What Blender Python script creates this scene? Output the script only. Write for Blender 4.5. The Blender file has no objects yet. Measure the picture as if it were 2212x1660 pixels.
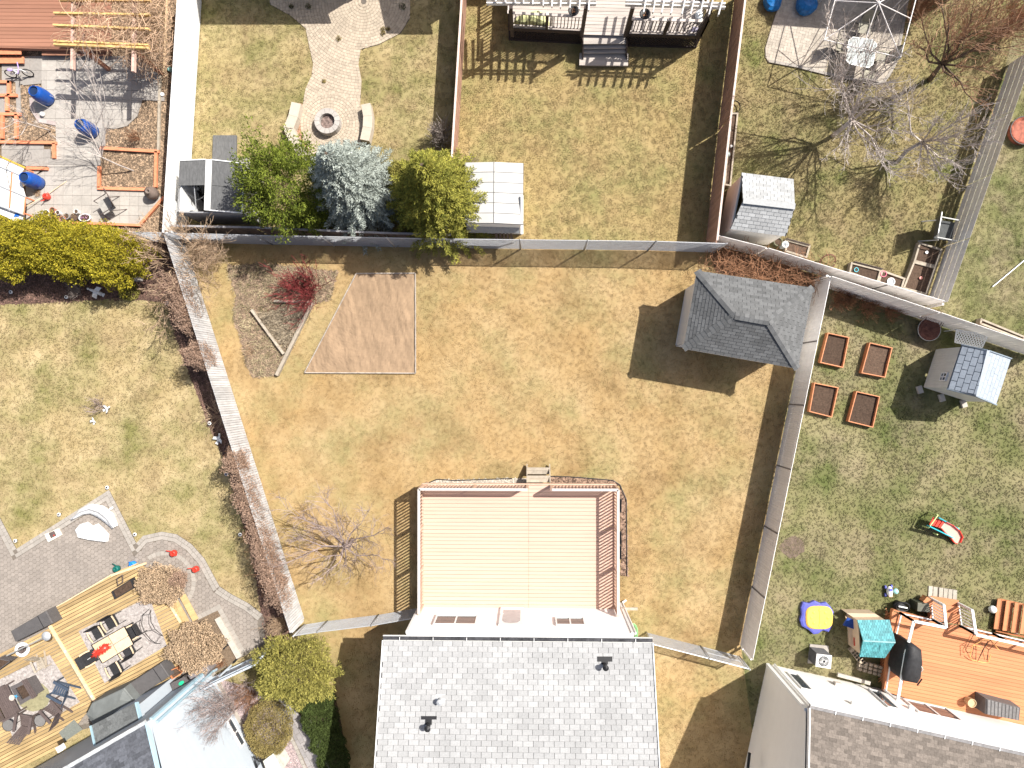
import bpy, math, random
import numpy as np
from mathutils import Vector, Matrix, Quaternion
R = random.Random(7)
SC = bpy.context.scene
# ---------------------------------------------------------------- camera
CAMH = 28.0
FD = 1474.0                      # focal length in picture units (picture is 2212 x 1660 of them)
cam_d = bpy.data.cameras.new('camera'); cam = bpy.data.objects.new('camera', cam_d)
SC.collection.objects.link(cam); SC.camera = cam
cam_d.sensor_width = 36.0; cam_d.lens = 36.0 * FD / 2212.0
cam_d.clip_start = 0.5; cam_d.clip_end = 900
NAD = Vector((35 / FD, -5 / FD, -1)).normalized()
QC = NAD.rotation_difference(Vector((0, 0, -1)))
cam.rotation_mode = 'QUATERNION'; cam.rotation_quaternion = QC
cam.location = (0, 0, CAMH)
# ---------------------------------------------------------------- light
SUN_EL = math.radians(52); SUN_XY = (0.857, 0.515)
world = bpy.data.worlds.new('World'); SC.world = world; world.use_nodes = True
nt = world.node_tree; bg = nt.nodes['Background']
sky = nt.nodes.new('ShaderNodeTexSky'); sky.sky_type = 'NISHITA'; sky.sun_disc = False
sky.sun_elevation = SUN_EL; sky.sun_rotation = math.atan2(SUN_XY[0], SUN_XY[1])
nt.links.new(sky.outputs[0], bg.inputs[0]); bg.inputs[1].default_value = 0.084; sky.dust_density = 4.0; sky.ozone_density = .6
sun_d = bpy.data.lights.new('sun', 'SUN'); sun_d.energy = 5.0; sun_d.angle = math.radians(0.5)
sun_d.color = (1.0, 0.965, 0.905)
sun = bpy.data.objects.new('sun', sun_d); SC.collection.objects.link(sun)
sd = Vector((SUN_XY[0] * math.cos(SUN_EL), SUN_XY[1] * math.cos(SUN_EL), math.sin(SUN_EL)))
sun.rotation_mode = 'QUATERNION'; sun.rotation_quaternion = sd.to_track_quat('Z', 'Y')
sun.location = (20, 12, 40)
SC.view_settings.view_transform = 'Standard'; SC.view_settings.look = 'None'
SC.view_settings.gamma = 1.0; SC.view_settings.exposure = 0.62
SC.view_settings.use_curve_mapping = False

# ---------------------------------------------------------------- place a measured point at a height
def W(p, z=0.0):
    d = QC @ Vector(((p[0] - 1106) / FD, -(p[1] - 830) / FD, -1))
    t = (z - CAMH) / d.z
    return Vector((d.x * t, d.y * t, z))
def kk(c, r):
    ox = (0, 553.25, 1106.4, 1658.8)[c]; oy = 414.9 * r
    return lambda u, v: (ox + u * .2501, oy + v * .2501)
K00, K10, K20, K30 = kk(0,0), kk(1,0), kk(2,0), kk(3,0)
K01, K11, K21, K31 = kk(0,1), kk(1,1), kk(2,1), kk(3,1)
K02, K12, K22, K32 = kk(0,2), kk(1,2), kk(2,2), kk(3,2)
K03, K13, K23, K33 = kk(0,3), kk(1,3), kk(2,3), kk(3,3)
def WL(K, z, *uv):                 # list of points measured in one crop -> world
    return [W(K(uv[i], uv[i + 1]), z) for i in range(0, len(uv), 2)]

# ---------------------------------------------------------------- materials
MATS = {}
def mat(name, c, rough=.8, var=.18, scale=6., stretch=(1, 1, 1), rot=0., bump=0., rnd=.16, spec=.3,
        metal=0., c2=None, big=0., alpha=None, fine=None):
    if name in MATS: return MATS[name]
    m = bpy.data.materials.new(name); m.use_nodes = True; MATS[name] = m
    n = m.node_tree.nodes; L = m.node_tree.links
    b = n['Principled BSDF']; b.inputs['Roughness'].default_value = rough
    b.inputs['Specular IOR Level'].default_value = spec; b.inputs['Metallic'].default_value = metal
    g = n.new('ShaderNodeNewGeometry')
    mp = n.new('ShaderNodeMapping'); mp.vector_type = 'POINT'
    mp.inputs['Rotation'].default_value = (0, 0, rot)
    L.new(g.outputs['Position'], mp.inputs['Vector'])
    m2 = n.new('ShaderNodeMapping'); m2.inputs['Scale'].default_value = stretch
    L.new(mp.outputs[0], m2.inputs['Vector'])
    no = n.new('ShaderNodeTexNoise'); no.inputs['Scale'].default_value = scale
    no.inputs['Detail'].default_value = 5; no.inputs['Roughness'].default_value = .65
    L.new(m2.outputs[0], no.inputs['Vector'])
    rp = n.new('ShaderNodeValToRGB')
    rp.color_ramp.elements[0].position = .32; rp.color_ramp.elements[1].position = .68
    lo = [x * (1 - var) for x in c]; hi = [min(1, x * (1 + var)) for x in (c2 or c)]
    rp.color_ramp.elements[0].color = (*lo, 1); rp.color_ramp.elements[1].color = (*hi, 1)
    L.new(no.outputs['Fac'], rp.inputs['Fac'])
    oi = n.new('ShaderNodeObjectInfo')
    ad = n.new('ShaderNodeMath'); ad.operation = 'ADD'
    L.new(oi.outputs['Random'], ad.inputs[0]); L.new(g.outputs['Random Per Island'], ad.inputs[1])
    fr = n.new('ShaderNodeMath'); fr.operation = 'FRACT'; L.new(ad.outputs[0], fr.inputs[0])
    mr = n.new('ShaderNodeMapRange'); mr.inputs['To Min'].default_value = 1 - rnd
    mr.inputs['To Max'].default_value = 1 + rnd; L.new(fr.outputs[0], mr.inputs['Value'])
    last = mr.outputs[0]
    if big:
        nb = n.new('ShaderNodeTexNoise'); nb.inputs['Scale'].default_value = .9; nb.inputs['Detail'].default_value = 3
        L.new(g.outputs['Position'], nb.inputs['Vector'])
        mb = n.new('ShaderNodeMapRange'); mb.inputs['From Min'].default_value = .3; mb.inputs['From Max'].default_value = .7
        mb.inputs['To Min'].default_value = 1 - big; mb.inputs['To Max'].default_value = 1 + big
        L.new(nb.outputs['Fac'], mb.inputs['Value'])
        mm = n.new('ShaderNodeMath'); mm.operation = 'MULTIPLY'; L.new(last, mm.inputs[0]); L.new(mb.outputs[0], mm.inputs[1])
        last = mm.outputs[0]
    mx = n.new('ShaderNodeVectorMath'); mx.operation = 'SCALE'
    L.new(rp.outputs['Color'], mx.inputs[0]); L.new(last, mx.inputs['Scale'])
    L.new(mx.outputs[0], b.inputs['Base Color'])
    if bump:
        bp = n.new('ShaderNodeBump'); bp.inputs['Strength'].default_value = bump; bp.inputs['Distance'].default_value = .02
        L.new(no.outputs['Fac'], bp.inputs['Height']); L.new(bp.outputs[0], b.inputs['Normal'])
    if alpha is not None: b.inputs['Alpha'].default_value = alpha
    return m

def lawn_mat(name, cols, seed=0., patch=.45, gsh=0.):
    """dry spring turf: straw, gold, green and bare patches mixed by world-space noise"""
    if name in MATS: return MATS[name]
    m = bpy.data.materials.new(name); m.use_nodes = True; MATS[name] = m
    n = m.node_tree.nodes; L = m.node_tree.links; b = n['Principled BSDF']
    b.inputs['Roughness'].default_value = .9; b.inputs['Specular IOR Level'].default_value = .12
    g = n.new('ShaderNodeNewGeometry')
    of = n.new('ShaderNodeVectorMath'); of.operation = 'ADD'; of.inputs[1].default_value = (seed, seed * 2.3, 0)
    L.new(g.outputs['Position'], of.inputs[0])
    fl = n.new('ShaderNodeVectorMath'); fl.operation = 'MULTIPLY'; fl.inputs[1].default_value = (1, 1, 0)
    L.new(of.outputs[0], fl.inputs[0])
    def noise(s, d, r=.6):
        q = n.new('ShaderNodeTexNoise'); q.inputs['Scale'].default_value = s; q.inputs['Detail'].default_value = d
        q.inputs['Roughness'].default_value = r; L.new(fl.outputs[0], q.inputs['Vector']); return q.outputs['Fac']
    def ramp(f, a, bb, p0, p1):
        r = n.new('ShaderNodeValToRGB'); r.color_ramp.elements[0].position = p0; r.color_ramp.elements[1].position = p1
        r.color_ramp.elements[0].color = (*a, 1); r.color_ramp.elements[1].color = (*bb, 1); L.new(f, r.inputs['Fac']); return r.outputs['Color']
    def mix(f, a, bb):
        x = n.new('ShaderNodeMix'); x.data_type = 'RGBA'; L.new(f, x.inputs[0]); L.new(a, x.inputs[6]); L.new(bb, x.inputs[7]); return x.outputs[2]
    gold, straw, green, brown = cols
    base = ramp(noise(patch, 6, .62), gold, straw, .32, .68)
    gf = ramp(noise(patch * .8 + .11, 6, .62), (0, 0, 0), (1, 1, 1), .41 + gsh, .68 + gsh)
    gr = ramp(noise(22., 2), green, [x * 1.35 for x in green], .3, .7)
    c1 = mix(gf, base, gr)
    bf = ramp(noise(patch * 1.3 + .05, 6, .64), (0, 0, 0), (.85, .85, .85), .48, .74)
    br = ramp(noise(22., 2), brown, [x * 1.2 for x in brown], .3, .7)
    c2 = mix(bf, c1, br)
    # blade to blade variation
    oi = n.new('ShaderNodeObjectInfo')
    mr = n.new('ShaderNodeMapRange'); mr.inputs['To Min'].default_value = .66; mr.inputs['To Max'].default_value = 1.36
    fn = noise(27., 3, .8)
    ad = n.new('ShaderNodeMath'); ad.operation = 'ADD'; L.new(fn, ad.inputs[0]); L.new(oi.outputs['Random'], ad.inputs[1])
    hf = n.new('ShaderNodeMath'); hf.operation = 'MULTIPLY'; hf.inputs[1].default_value = .5; L.new(ad.outputs[0], hf.inputs[0])
    L.new(hf.outputs[0], mr.inputs['Value'])
    sc = n.new('ShaderNodeVectorMath'); sc.operation = 'SCALE'; L.new(c2, sc.inputs[0]); L.new(mr.outputs[0], sc.inputs['Scale'])
    L.new(sc.outputs[0], b.inputs['Base Color'])
    return m

# ---------------------------------------------------------------- mesh building
class MB:
    def __init__(s): s.v = []; s.f = []
    def add(s, vs, fs):
        o = len(s.v); s.v += [tuple(x) for x in vs]; s.f += [tuple(i + o for i in f) for f in fs]; return s
    def box(s, c, d, rz=0., M=None):
        hx, hy, hz = d[0] / 2, d[1] / 2, d[2] / 2
        vs = [Vector((x, y, z)) for z in (-hz, hz) for y in (-hy, hy) for x in (-hx, hx)]
        m = Matrix.Rotation(rz, 3, 'Z') if M is None else M
        c = Vector(c)
        return s.add([c + m @ v for v in vs], [(0,2,3,1),(4,5,7,6),(0,1,5,4),(2,6,7,3),(0,4,6,2),(1,3,7,5)])
    def beam(s, p, q, w, h, up=(0, 0, 1)):
        p = Vector(p); q = Vector(q); d = q - p; L = d.length
        if L < 1e-6: return s
        d.normalize(); u = Vector(up)
        if abs(d.dot(u)) > .98: u = Vector((1, 0, 0))
        x = d.cross(u).normalized(); y = x.cross(d)
        M = Matrix((x, d, y)).transposed()
        return s.box((p + q) / 2, (w, L, h), M=M)
    def tube(s, pts, r, n=6, r2=None, cap=True):
        pts = [Vector(p) for p in pts]; k = len(pts); r2 = r if r2 is None else r2
        vs = []; fs = []
        prev = None
        for i, p in enumerate(pts):
            d = (pts[min(i + 1, k - 1)] - pts[max(i - 1, 0)])
            if d.length < 1e-7: d = Vector((0, 0, 1))
            d.normalize()
            if prev is None:
                a = Vector((0, 0, 1)) if abs(d.z) < .9 else Vector((1, 0, 0)); x = d.cross(a).normalized()
            else:
                x = (prev - d * prev.dot(d))
                x = x.normalized() if x.length > 1e-5 else d.orthogonal().normalized()
            prev = x; y = d.cross(x)
            rr = r + (r2 - r) * i / max(1, k - 1)
            for j in range(n):
                t = 2 * math.pi * j / n; vs.append(p + x * math.cos(t) * rr + y * math.sin(t) * rr)
        for i in range(k - 1):
            for j in range(n):
                a = i * n + j; b = i * n + (j + 1) % n; fs.append((a, b, b + n, a + n))
        if cap and n > 2: fs.append(tuple(range(n))[::-1]); fs.append(tuple(range((k - 1) * n, k * n)))
        return s.add(vs, fs)
    def lathe(s, prof, c=(0, 0, 0), n=20, sx=1., sy=1., rz=0.):
        c = Vector(c); vs = []; fs = []; k = len(prof)
        for r, z in prof:
            for j in range(n):
                t = 2 * math.pi * j / n; x = math.cos(t) * r * sx; y = math.sin(t) * r * sy
                vs.append(c + Vector((x * math.cos(rz) - y * math.sin(rz), x * math.sin(rz) + y * math.cos(rz), z)))
        for i in range(k - 1):
            for j in range(n):
                a = i * n + j; b = i * n + (j + 1) % n; fs.append((a, b, b + n, a + n))
        if prof[0][0] > 1e-4: fs.append(tuple(range(n))[::-1])
        if prof[-1][0] > 1e-4: fs.append(tuple(range((k - 1) * n, k * n)))
        return s.add(vs, fs)
    def prism(s, poly, z0, z1):
        n = len(poly); P = [(p[0], p[1]) for p in poly]
        if sum(P[i][0] * P[(i+1) % n][1] - P[(i+1) % n][0] * P[i][1] for i in range(n)) < 0: P = P[::-1]
        vs = [(x, y, z0) for x, y in P] + [(x, y, z1) for x, y in P]
        fs = [tuple(range(n))[::-1], tuple(range(n, 2 * n))] + [(i, (i+1) % n, n + (i+1) % n, n + i) for i in range(n)]
        return s.add(vs, fs)
    def sphere(s, c, r, n=10, m=6, sz=1., sx=1., sy=1.):
        prof = [(max(1e-5, r * math.sin(math.pi * i / m)), -r * sz * math.cos(math.pi * i / m)) for i in range(m + 1)]
        return s.lathe(prof, c, n, sx, sy)
    def quad(s, a, b, c, d): return s.add([a, b, c, d], [(0, 1, 2, 3)])
    def build(s, name, m, parent=None, smooth=False, kind=None, solid=0.):
        me = bpy.data.meshes.new(name)
        off = wloc(parent)
        me.from_pydata([(x[0] - off.x, x[1] - off.y, x[2] - off.z) for x in s.v], [], s.f); me.update()
        if m: me.materials.append(m)
        if smooth: me.shade_smooth()
        o = bpy.data.objects.new(name, me); SC.collection.objects.link(o)
        if parent: o.parent = parent
        if kind: o['kind'] = kind
        if solid:
            md = o.modifiers.new('solid', 'SOLIDIFY'); md.thickness = solid; md.offset = 0
        return o
def wloc(o):
    v = Vector((0, 0, 0))
    while o is not None: v = v + o.location; o = o.parent
    return v
def thing(name, label, cat, loc=(0, 0, 0), group=None, rz=0.):
    o = bpy.data.objects.new(name, None); SC.collection.objects.link(o); o.location = loc
    o.empty_display_size = .2
    o['label'] = label; o['category'] = cat
    if group: o['group'] = group
    if rz: o.rotation_euler = (0, 0, rz)
    return o
def tag(o, label, cat, group=None):
    o['label'] = label; o['category'] = cat
    if group: o['group'] = group
    return o
def single(mb, name, m, label, cat, loc, group=None, smooth=False):
    """one-mesh thing whose origin sits at its base"""
    e = type('E', (), {})(); loc = Vector(loc)
    mb.v = [(x[0] - loc.x, x[1] - loc.y, x[2] - loc.z) for x in mb.v]
    o = mb.build(name, m, None, smooth); o.location = loc
    return tag(o, label, cat, group)
def struct(mb, name, m, smooth=False):
    o = mb.build(name, m, None, smooth); o['kind'] = 'structure'; return o
def place(root, p, rz=0.):
    root.location = p; root.rotation_euler = (0, 0, rz); return root
def dup(root, label=None, loc=None, rz=None, group=None, scale=None):
    r = root.copy(); SC.collection.objects.link(r)
    if label: r['label'] = label
    if loc is not None: r.location = loc
    if rz is not None: r.rotation_euler = (0, 0, rz)
    if scale: r.scale = (scale,) * 3
    if group: r['group'] = group
    def rec(a, b):
        for ch in list(a.children):
            c = ch.copy(); SC.collection.objects.link(c); c.parent = b; rec(ch, c)
    rec(root, r); return r

# ---------------------------------------------------------------- cutting surfaces into pieces
def clip(poly, cell):
    out = [tuple(p) for p in poly]
    n = len(cell)
    ar = sum(cell[i][0] * cell[(i+1) % n][1] - cell[(i+1) % n][0] * cell[i][1] for i in range(n))
    c = cell if ar > 0 else cell[::-1]
    for i in range(n):
        ax, ay = c[i]; bx, by = c[(i+1) % n]
        if not out: return []
        inp = out; out = []
        def side(p): return (bx - ax) * (p[1] - ay) - (by - ay) * (p[0] - ax)
        for j in range(len(inp)):
            p = inp[j]; q = inp[(j+1) % len(inp)]; sp = side(p); sq = side(q)
            if sp >= 0: out.append(p)
            if (sp >= 0) != (sq >= 0):
                t = sp / (sp - sq); out.append((p[0] + (q[0]-p[0]) * t, p[1] + (q[1]-p[1]) * t))
    res = []
    for p in out:
        if not res or (abs(p[0]-res[-1][0]) + abs(p[1]-res[-1][1])) > 1e-4: res.append(p)
    if len(res) > 1 and (abs(res[0][0]-res[-1][0]) + abs(res[0][1]-res[-1][1])) < 1e-4: res.pop()
    return res if len(res) > 2 else []
def area(p): return abs(sum(p[i][0] * p[(i+1) % len(p)][1] - p[(i+1) % len(p)][0] * p[i][1] for i in range(len(p)))) / 2
class Frame:
    def __init__(s, O, U, V):
        s.O = Vector(O); s.U = Vector(U).normalized(); s.N = s.U.cross(Vector(V)).normalized(); s.V = s.N.cross(s.U)
    def uv(s, p): d = Vector(p) - s.O; return (d.dot(s.U), d.dot(s.V))
    def p(s, a, b, h=0.): return s.O + s.U * a + s.V * b + s.N * h
def flat(z, ang=0.): return Frame((0, 0, z), (math.cos(ang), math.sin(ang), 0), (-math.sin(ang), math.cos(ang), 0))
def piece_mb(mb, fr, c, thick, lift=0., jit=0., vmin=None):
    n = len(c)
    if sum(c[i][0]*c[(i+1)%n][1]-c[(i+1)%n][0]*c[i][1] for i in range(n)) < 0: c = c[::-1]
    b = [p[1] for p in c]; b0, b1 = min(b), max(b); h = jit * (R.random() - .5)
    def top(p): return fr.p(p[0], p[1], thick + h + (lift * (b1 - p[1]) / max(1e-4, b1 - b0)))
    vs = [fr.p(p[0], p[1], 0) for p in c] + [top(p) for p in c]
    fs = [tuple(range(n, 2*n))] + [(i, (i+1) % n, n + (i+1) % n, n + i) for i in range(n)]
    mb.add(vs, fs)
def pieces(name, poly, cells, fr, thick, m, parent, limit=300, lift=0., jit=0., minarea=None):
    """poly: list of world points; cells: list of convex polygons in frame uv"""
    P = [fr.uv(p) for p in poly]; out = []
    for c in cells:
        q = clip(P, c)
        if q:
            a = area(q)
            if a > .18 * area(c): out.append((a, len(out), q))
    out.sort(key=lambda t: -t[0])
    for i, (a, _, q) in enumerate(out[:limit]):
        mb = MB(); piece_mb(mb, fr, q, thick, lift, jit); mb.build(name, m, parent)
    if len(out) > limit:
        mb = MB()
        for a, _, q in out[limit:]: piece_mb(mb, fr, q, thick, lift, jit)
        mb.build(name, m, parent, kind='stuff')
    return len(out)
def bbox(poly, fr):
    q = [fr.uv(p) for p in poly]; return min(a for a, b in q), max(a for a, b in q), min(b for a, b in q), max(b for a, b in q)
def strips(bb, w, gap, length=None, stag=.5, j=0.):
    u0, u1, v0, v1 = bb; res = []; k = 0; v = v0
    while v < v1:
        if length:
            u = u0 - (k % 2) * length * stag - R.random() * j
            while u < u1:
                res.append([(u + gap/2, v + gap/2), (u + length - gap/2, v + gap/2), (u + length - gap/2, v + w - gap/2), (u + gap/2, v + w - gap/2)]); u += length
        else: res.append([(u0 - 1, v + gap/2), (u1 + 1, v + gap/2), (u1 + 1, v + w - gap/2), (u0 - 1, v + w - gap/2)])
        v += w; k += 1
    return res
def deck(name, parent, poly, z, ang, w, m, gap=.012, thick=.03, length=None, limit=300, pname='board'):
    fr = flat(z - thick, ang)
    return pieces(pname, poly, strips(bbox(poly, fr), w, gap, length, j=.6 if length else 0), fr, thick, m, parent, limit, jit=.003)
def inset(poly, d):
    c = sum((Vector((p[0], p[1], 0)) for p in poly), Vector()) / len(poly)
    return [Vector((p[0], p[1], 0)) + (c - Vector((p[0], p[1], 0))).normalized() * d for p in poly]
def hexcells(bb, s, gap):
    u0, u1, v0, v1 = bb; res = []; dy = s * .866; k = 0; v = v0 - s
    r = s / math.sqrt(3) - gap / 2
    while v < v1 + s:
        u = u0 - s + (k % 2) * s / 2
        while u < u1 + s:
            res.append([(u + r * math.cos(math.pi/6 + i*math.pi/3) * (1 + .08*(R.random()-.5)), v + r * math.sin(math.pi/6 + i*math.pi/3) * (1 + .08*(R.random()-.5))) for i in range(6)]); u += s
        v += dy; k += 1
    return res
def herring(bb, w, gap):
    u0, u1, v0, v1 = bb; res = []; n = int(max(u1-u0, v1-v0) / w) + 6; cu = (u0+u1)/2; cv = (v0+v1)/2
    for k in range(-n, n):
        for j in range(-n, n):
            ox = k + 2*j; oy = k - 2*j
            for (a, b, c, d) in ((ox, oy, 2, 1), (ox, oy+1, 1, 2)):
                x = cu + a*w; y = cv + b*w
                if x + 2*w < u0 or x > u1 or y + 2*w < v0 or y > v1: continue
                g = gap/2; res.append([(x+g, y+g), (x+c*w-g, y+g), (x+c*w-g, y+d*w-g), (x+g, y+d*w-g)])
    return res
def rings(c, r0, r1, dr, w, gap):
    res = []; r = r0
    while r < r1:
        n = max(6, int(2*math.pi*(r+dr/2)/w)); a0 = R.random()
        for i in range(n):
            t0 = a0 + 2*math.pi*(i + gap/w/2)/n; t1 = a0 + 2*math.pi*(i + 1 - gap/w/2)/n; g = gap/2
            res.append([(c[0]+(r+g)*math.cos(t0), c[1]+(r+g)*math.sin(t0)), (c[0]+(r+dr-g)*math.cos(t0), c[1]+(r+dr-g)*math.sin(t0)),
                        (c[0]+(r+dr-g)*math.cos(t1), c[1]+(r+dr-g)*math.sin(t1)), (c[0]+(r+g)*math.cos(t1), c[1]+(r+g)*math.sin(t1))])
        r += dr
    return res
def sheet(poly, z, name, m, thick=.03):
    return struct(MB().prism(poly, z - thick, z), name, m)

# ---------------------------------------------------------------- scatter (grass, mulch, gravel): real geometry, one object
def inpoly(px, py, poly):
    ins = np.zeros(px.shape, bool); n = len(poly)
    for i in range(n):
        x0, y0 = poly[i][0], poly[i][1]; x1, y1 = poly[(i+1) % n][0], poly[(i+1) % n][1]
        if y0 == y1: continue
        c = ((y0 > py) != (y1 > py)) & (px < (x1-x0)*(py-y0)/(y1-y0)+x0); ins ^= c
    return ins
NPR = np.random.RandomState(5)
def scatter(name, poly, excl, density, tuft, z=0., smin=.7, smax=1.3, tilt=.25, kind='stuff'):
    xs = [p[0] for p in poly]; ys = [p[1] for p in poly]
    x0, x1 = max(min(xs), -24), min(max(xs), 24); y0, y1 = max(min(ys), -19), min(max(ys), 19)
    n = int((x1-x0)*(y1-y0)*density)
    px = NPR.uniform(x0, x1, n); py = NPR.uniform(y0, y1, n)
    k = inpoly(px, py, poly)
    for e in excl: k &= ~inpoly(px, py, e)
    px = px[k]; py = py[k]
    me = bpy.data.meshes.new(name); me.vertices.add(len(px))
    co = np.zeros((len(px), 3), np.float32); co[:, 0] = px; co[:, 1] = py; co[:, 2] = z
    me.vertices.foreach_set('co', co.ravel()); me.update()
    o = bpy.data.objects.new(name, me); SC.collection.objects.link(o); o['kind'] = kind
    md = o.modifiers.new('scatter', 'NODES'); ng = bpy.data.node_groups.new('scatter_' + name, 'GeometryNodeTree'); md.node_group = ng
    ng.interface.new_socket('Geometry', in_out='INPUT', socket_type='NodeSocketGeometry')
    ng.interface.new_socket('Geometry', in_out='OUTPUT', socket_type='NodeSocketGeometry')
    N = ng.nodes; L = ng.links
    gi = N.new('NodeGroupInput'); go = N.new('NodeGroupOutput')
    m2p = N.new('GeometryNodeMeshToPoints'); ip = N.new('GeometryNodeInstanceOnPoints')
    ob = N.new('GeometryNodeObjectInfo'); ob.inputs[0].default_value = tuft; ob.inputs['As Instance'].default_value = True
    rv = N.new('FunctionNodeRandomValue'); rv.data_type = 'FLOAT_VECTOR'
    rv.inputs[0].default_value = (-tilt, -tilt, 0); rv.inputs[1].default_value = (tilt, tilt, 6.283)
    rs = N.new('FunctionNodeRandomValue'); rs.data_type = 'FLOAT'; rs.inputs[2].default_value = smin; rs.inputs[3].default_value = smax
    L.new(gi.outputs[0], m2p.inputs[0]); L.new(m2p.outputs[0], ip.inputs[0]); L.new(ob.outputs['Geometry'], ip.inputs['Instance'])
    L.new(rv.outputs[0], ip.inputs['Rotation']); L.new(rs.outputs[1], ip.inputs['Scale']); L.new(ip.outputs[0], go.inputs[0])
    return o
def tuft(name, m, n, h, spread, w):
    mb = MB()
    for i in range(n):
        a = R.random()*6.283; r = spread*math.sqrt(R.random()); x = r*math.cos(a); y = r*math.sin(a)
        b = R.random()*6.283; hh = h*(.5+.7*R.random()); l = hh*(.4+1.1*R.random())
        dx = math.cos(b)*l; dy = math.sin(b)*l; ww = w*(.6+.7*R.random()); qx = -math.sin(b)*ww; qy = math.cos(b)*ww
        mb.add([(x-qx, y-qy, 0), (x+qx, y+qy, 0), (x+dx*.45+qx*.8, y+dy*.45+qy*.8, hh*.75), (x+dx*.45-qx*.8, y+dy*.45-qy*.8, hh*.75), (x+dx, y+dy, hh)], [(0,1,2,3), (3,2,4)])
    return proto(mb, name, m)
PROTO = bpy.data.collections.new('scatter_sources')
def proto(mb, name, m):
    me = bpy.data.meshes.new(name); me.from_pydata(mb.v, [], mb.f); me.materials.append(m)
    return bpy.data.objects.new(name, me)     # never linked: only the scatter reads it
# ---------------------------------------------------------------- plants
def leafcard(mb, p, d, l, w, up=None):
    """a folded two-triangle leaf / spray"""
    d = d.normalized(); s = d.cross(Vector((R.uniform(-1,1), R.uniform(-1,1), R.uniform(-.3,1)))).normalized() * w
    mid = p + d * l * .5
    mb.add([p, mid + s, p + d * l, mid - s], [(0, 1, 2, 3)])
def spray(mb, p, d, l, w, n, spread):
    for i in range(n):
        e = (d + Vector((R.uniform(-1,1), R.uniform(-1,1), R.uniform(-1,1))) * spread)
        leafcard(mb, p, e, l * R.uniform(.6, 1.2), w)
def spruce(label, base, r, h, m, bark, seed, dens=1., needle=.11, group=None, droop=.12, wid=.014, cat='tree'):
    global R
    R = random.Random(seed)
    root = thing('spruce_tree', label, cat, base, group)
    b = Vector(base)
    MB().tube([b, b + Vector((.05, .03, h * .55)), b + Vector((0, 0, h * .97))], .13, 8, .02).build('trunk', bark, root)
    lay = int(17 * dens); lb = MB(); fol = MB()
    for i in range(lay):
        t = i / (lay - 1); z = h * (.12 + .86 * t); L = r * (1 - t) ** .8 * 1.02 + .12
        nb = int(9 + 15 * (1 - t)); a0 = R.random() * 6.28
        for j in range(nb):
            a = a0 + 6.283 * j / nb + R.uniform(-.12, .12); Lb = L * R.uniform(.78, 1.12)
            el = .42 * t + R.uniform(-.08, .12); dr = Vector((math.cos(a), math.sin(a), 0))
            pts = []
            for q in range(5):
                f = q / 4; pts.append(b + Vector((0, 0, z + Lb * (el * f - droop * f * f * 2))) + dr * Lb * f)
            lb.tube(pts, .018, 3, .006, cap=False)
            ns = max(4, int(Lb / .055))
            for q in range(ns):
                f = (q + .5) / ns
                if f < .16: continue
                k = f * 4; ii = min(3, int(k)); p = pts[ii].lerp(pts[ii+1], k - ii); d = (pts[ii+1] - pts[ii]).normalized()
                sd = Vector((-dr.y, dr.x, 0)); wl = needle * (1.25 - .55 * f) * (1 + .9 * (1 - f))
                for s in (-1, 1):
                    dd = d * .75 + sd * s * R.uniform(.5, 1.) + Vector((0, 0, R.uniform(-.05, .38)))
                    # a twig with needles: three crossed spikes
                    e = p + dd.normalized() * wl
                    leafcard(fol, p, dd, wl * 1.5, wid); leafcard(fol, p, dd + Vector((0, 0, .35)), wl, wid * .9)
                    spray(fol, e, dd, wl * .8, wid * .8, 2, .55)
                leafcard(fol, p, d + Vector((0, 0, .5)), wl * .9, wid)
    spray(fol, b + Vector((0, 0, h * .93)), Vector((0, 0, 1)), .3, wid, 14, .6)
    lb.build('branches', bark, root, kind='stuff'); fol.build('foliage', m, root, kind='stuff')
    return root
def lumpy(d, s, amp):
    q = Vector((d.x * 2.3 + s, d.y * 2.3 - s, d.z * 2.3 + s * .5))
    return 1 + amp * (math.sin(q.x * 2.1 + q.y) * math.cos(q.y * 2.7 - q.z) + .5 * math.sin(q.z * 5.3 + q.x * 4.1) * math.cos(q.y * 5.7))
def bush(name, label, cat, base, rx, ry, rz, m, n, leaf, w, seed, amp=.12, rot=0., bark=None, group=None, core=True,
         depth=.3, out=.8, up=.2, nz=-.25, clump=3.):
    """leafy mass: small leaves through the outer shell of a lumpy mound, on a stem"""
    global R
    R = random.Random(seed); b = Vector(base); root = thing(name, label, cat, base, group)
    c = b + Vector((0, 0, rz * .55)); cr, sr = math.cos(rot), math.sin(rot)
    fol = MB(); i = 0
    def at(d, f):
        k = lumpy(d, seed, amp) * f * (1 + amp * 1.1 * NZ.noise((d.x*clump*rx + seed, d.y*clump*ry, d.z*clump))); x = d.x * rx * k; y = d.y * ry * k; z = max(-.5 * rz, d.z * rz * .55 * k)
        return c + Vector((x * cr - y * sr, x * sr + y * cr, z))
    while i < n:
        d = Vector((R.gauss(0, 1), R.gauss(0, 1), R.gauss(0, 1)))
        if d.length < .01: continue
        d.normalize()
        if d.z < nz: continue
        i += 1
        p = at(d, 1 - depth * R.random() ** 1.7)
        o = Vector((d.x * cr - d.y * sr, d.x * sr + d.y * cr, d.z * .35 + up * .3))
        spray(fol, p, o, leaf, w, 2, 1.15 - out * .3)
    fol.build('foliage', m, root, kind='stuff')
    st = MB()
    for j in range(9):
        a = j * .7 + R.random(); q = at(Vector((math.cos(a) * .6, math.sin(a) * .6, .5)).normalized(), .7)
        st.tube([b + Vector((math.cos(a) * .06, math.sin(a) * .06, 0)), (b + q) / 2 + Vector((0, 0, .03)), q], .018, 5, .007)
    st.build('stem', bark or MATS['bark'], root)
    return root
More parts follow.
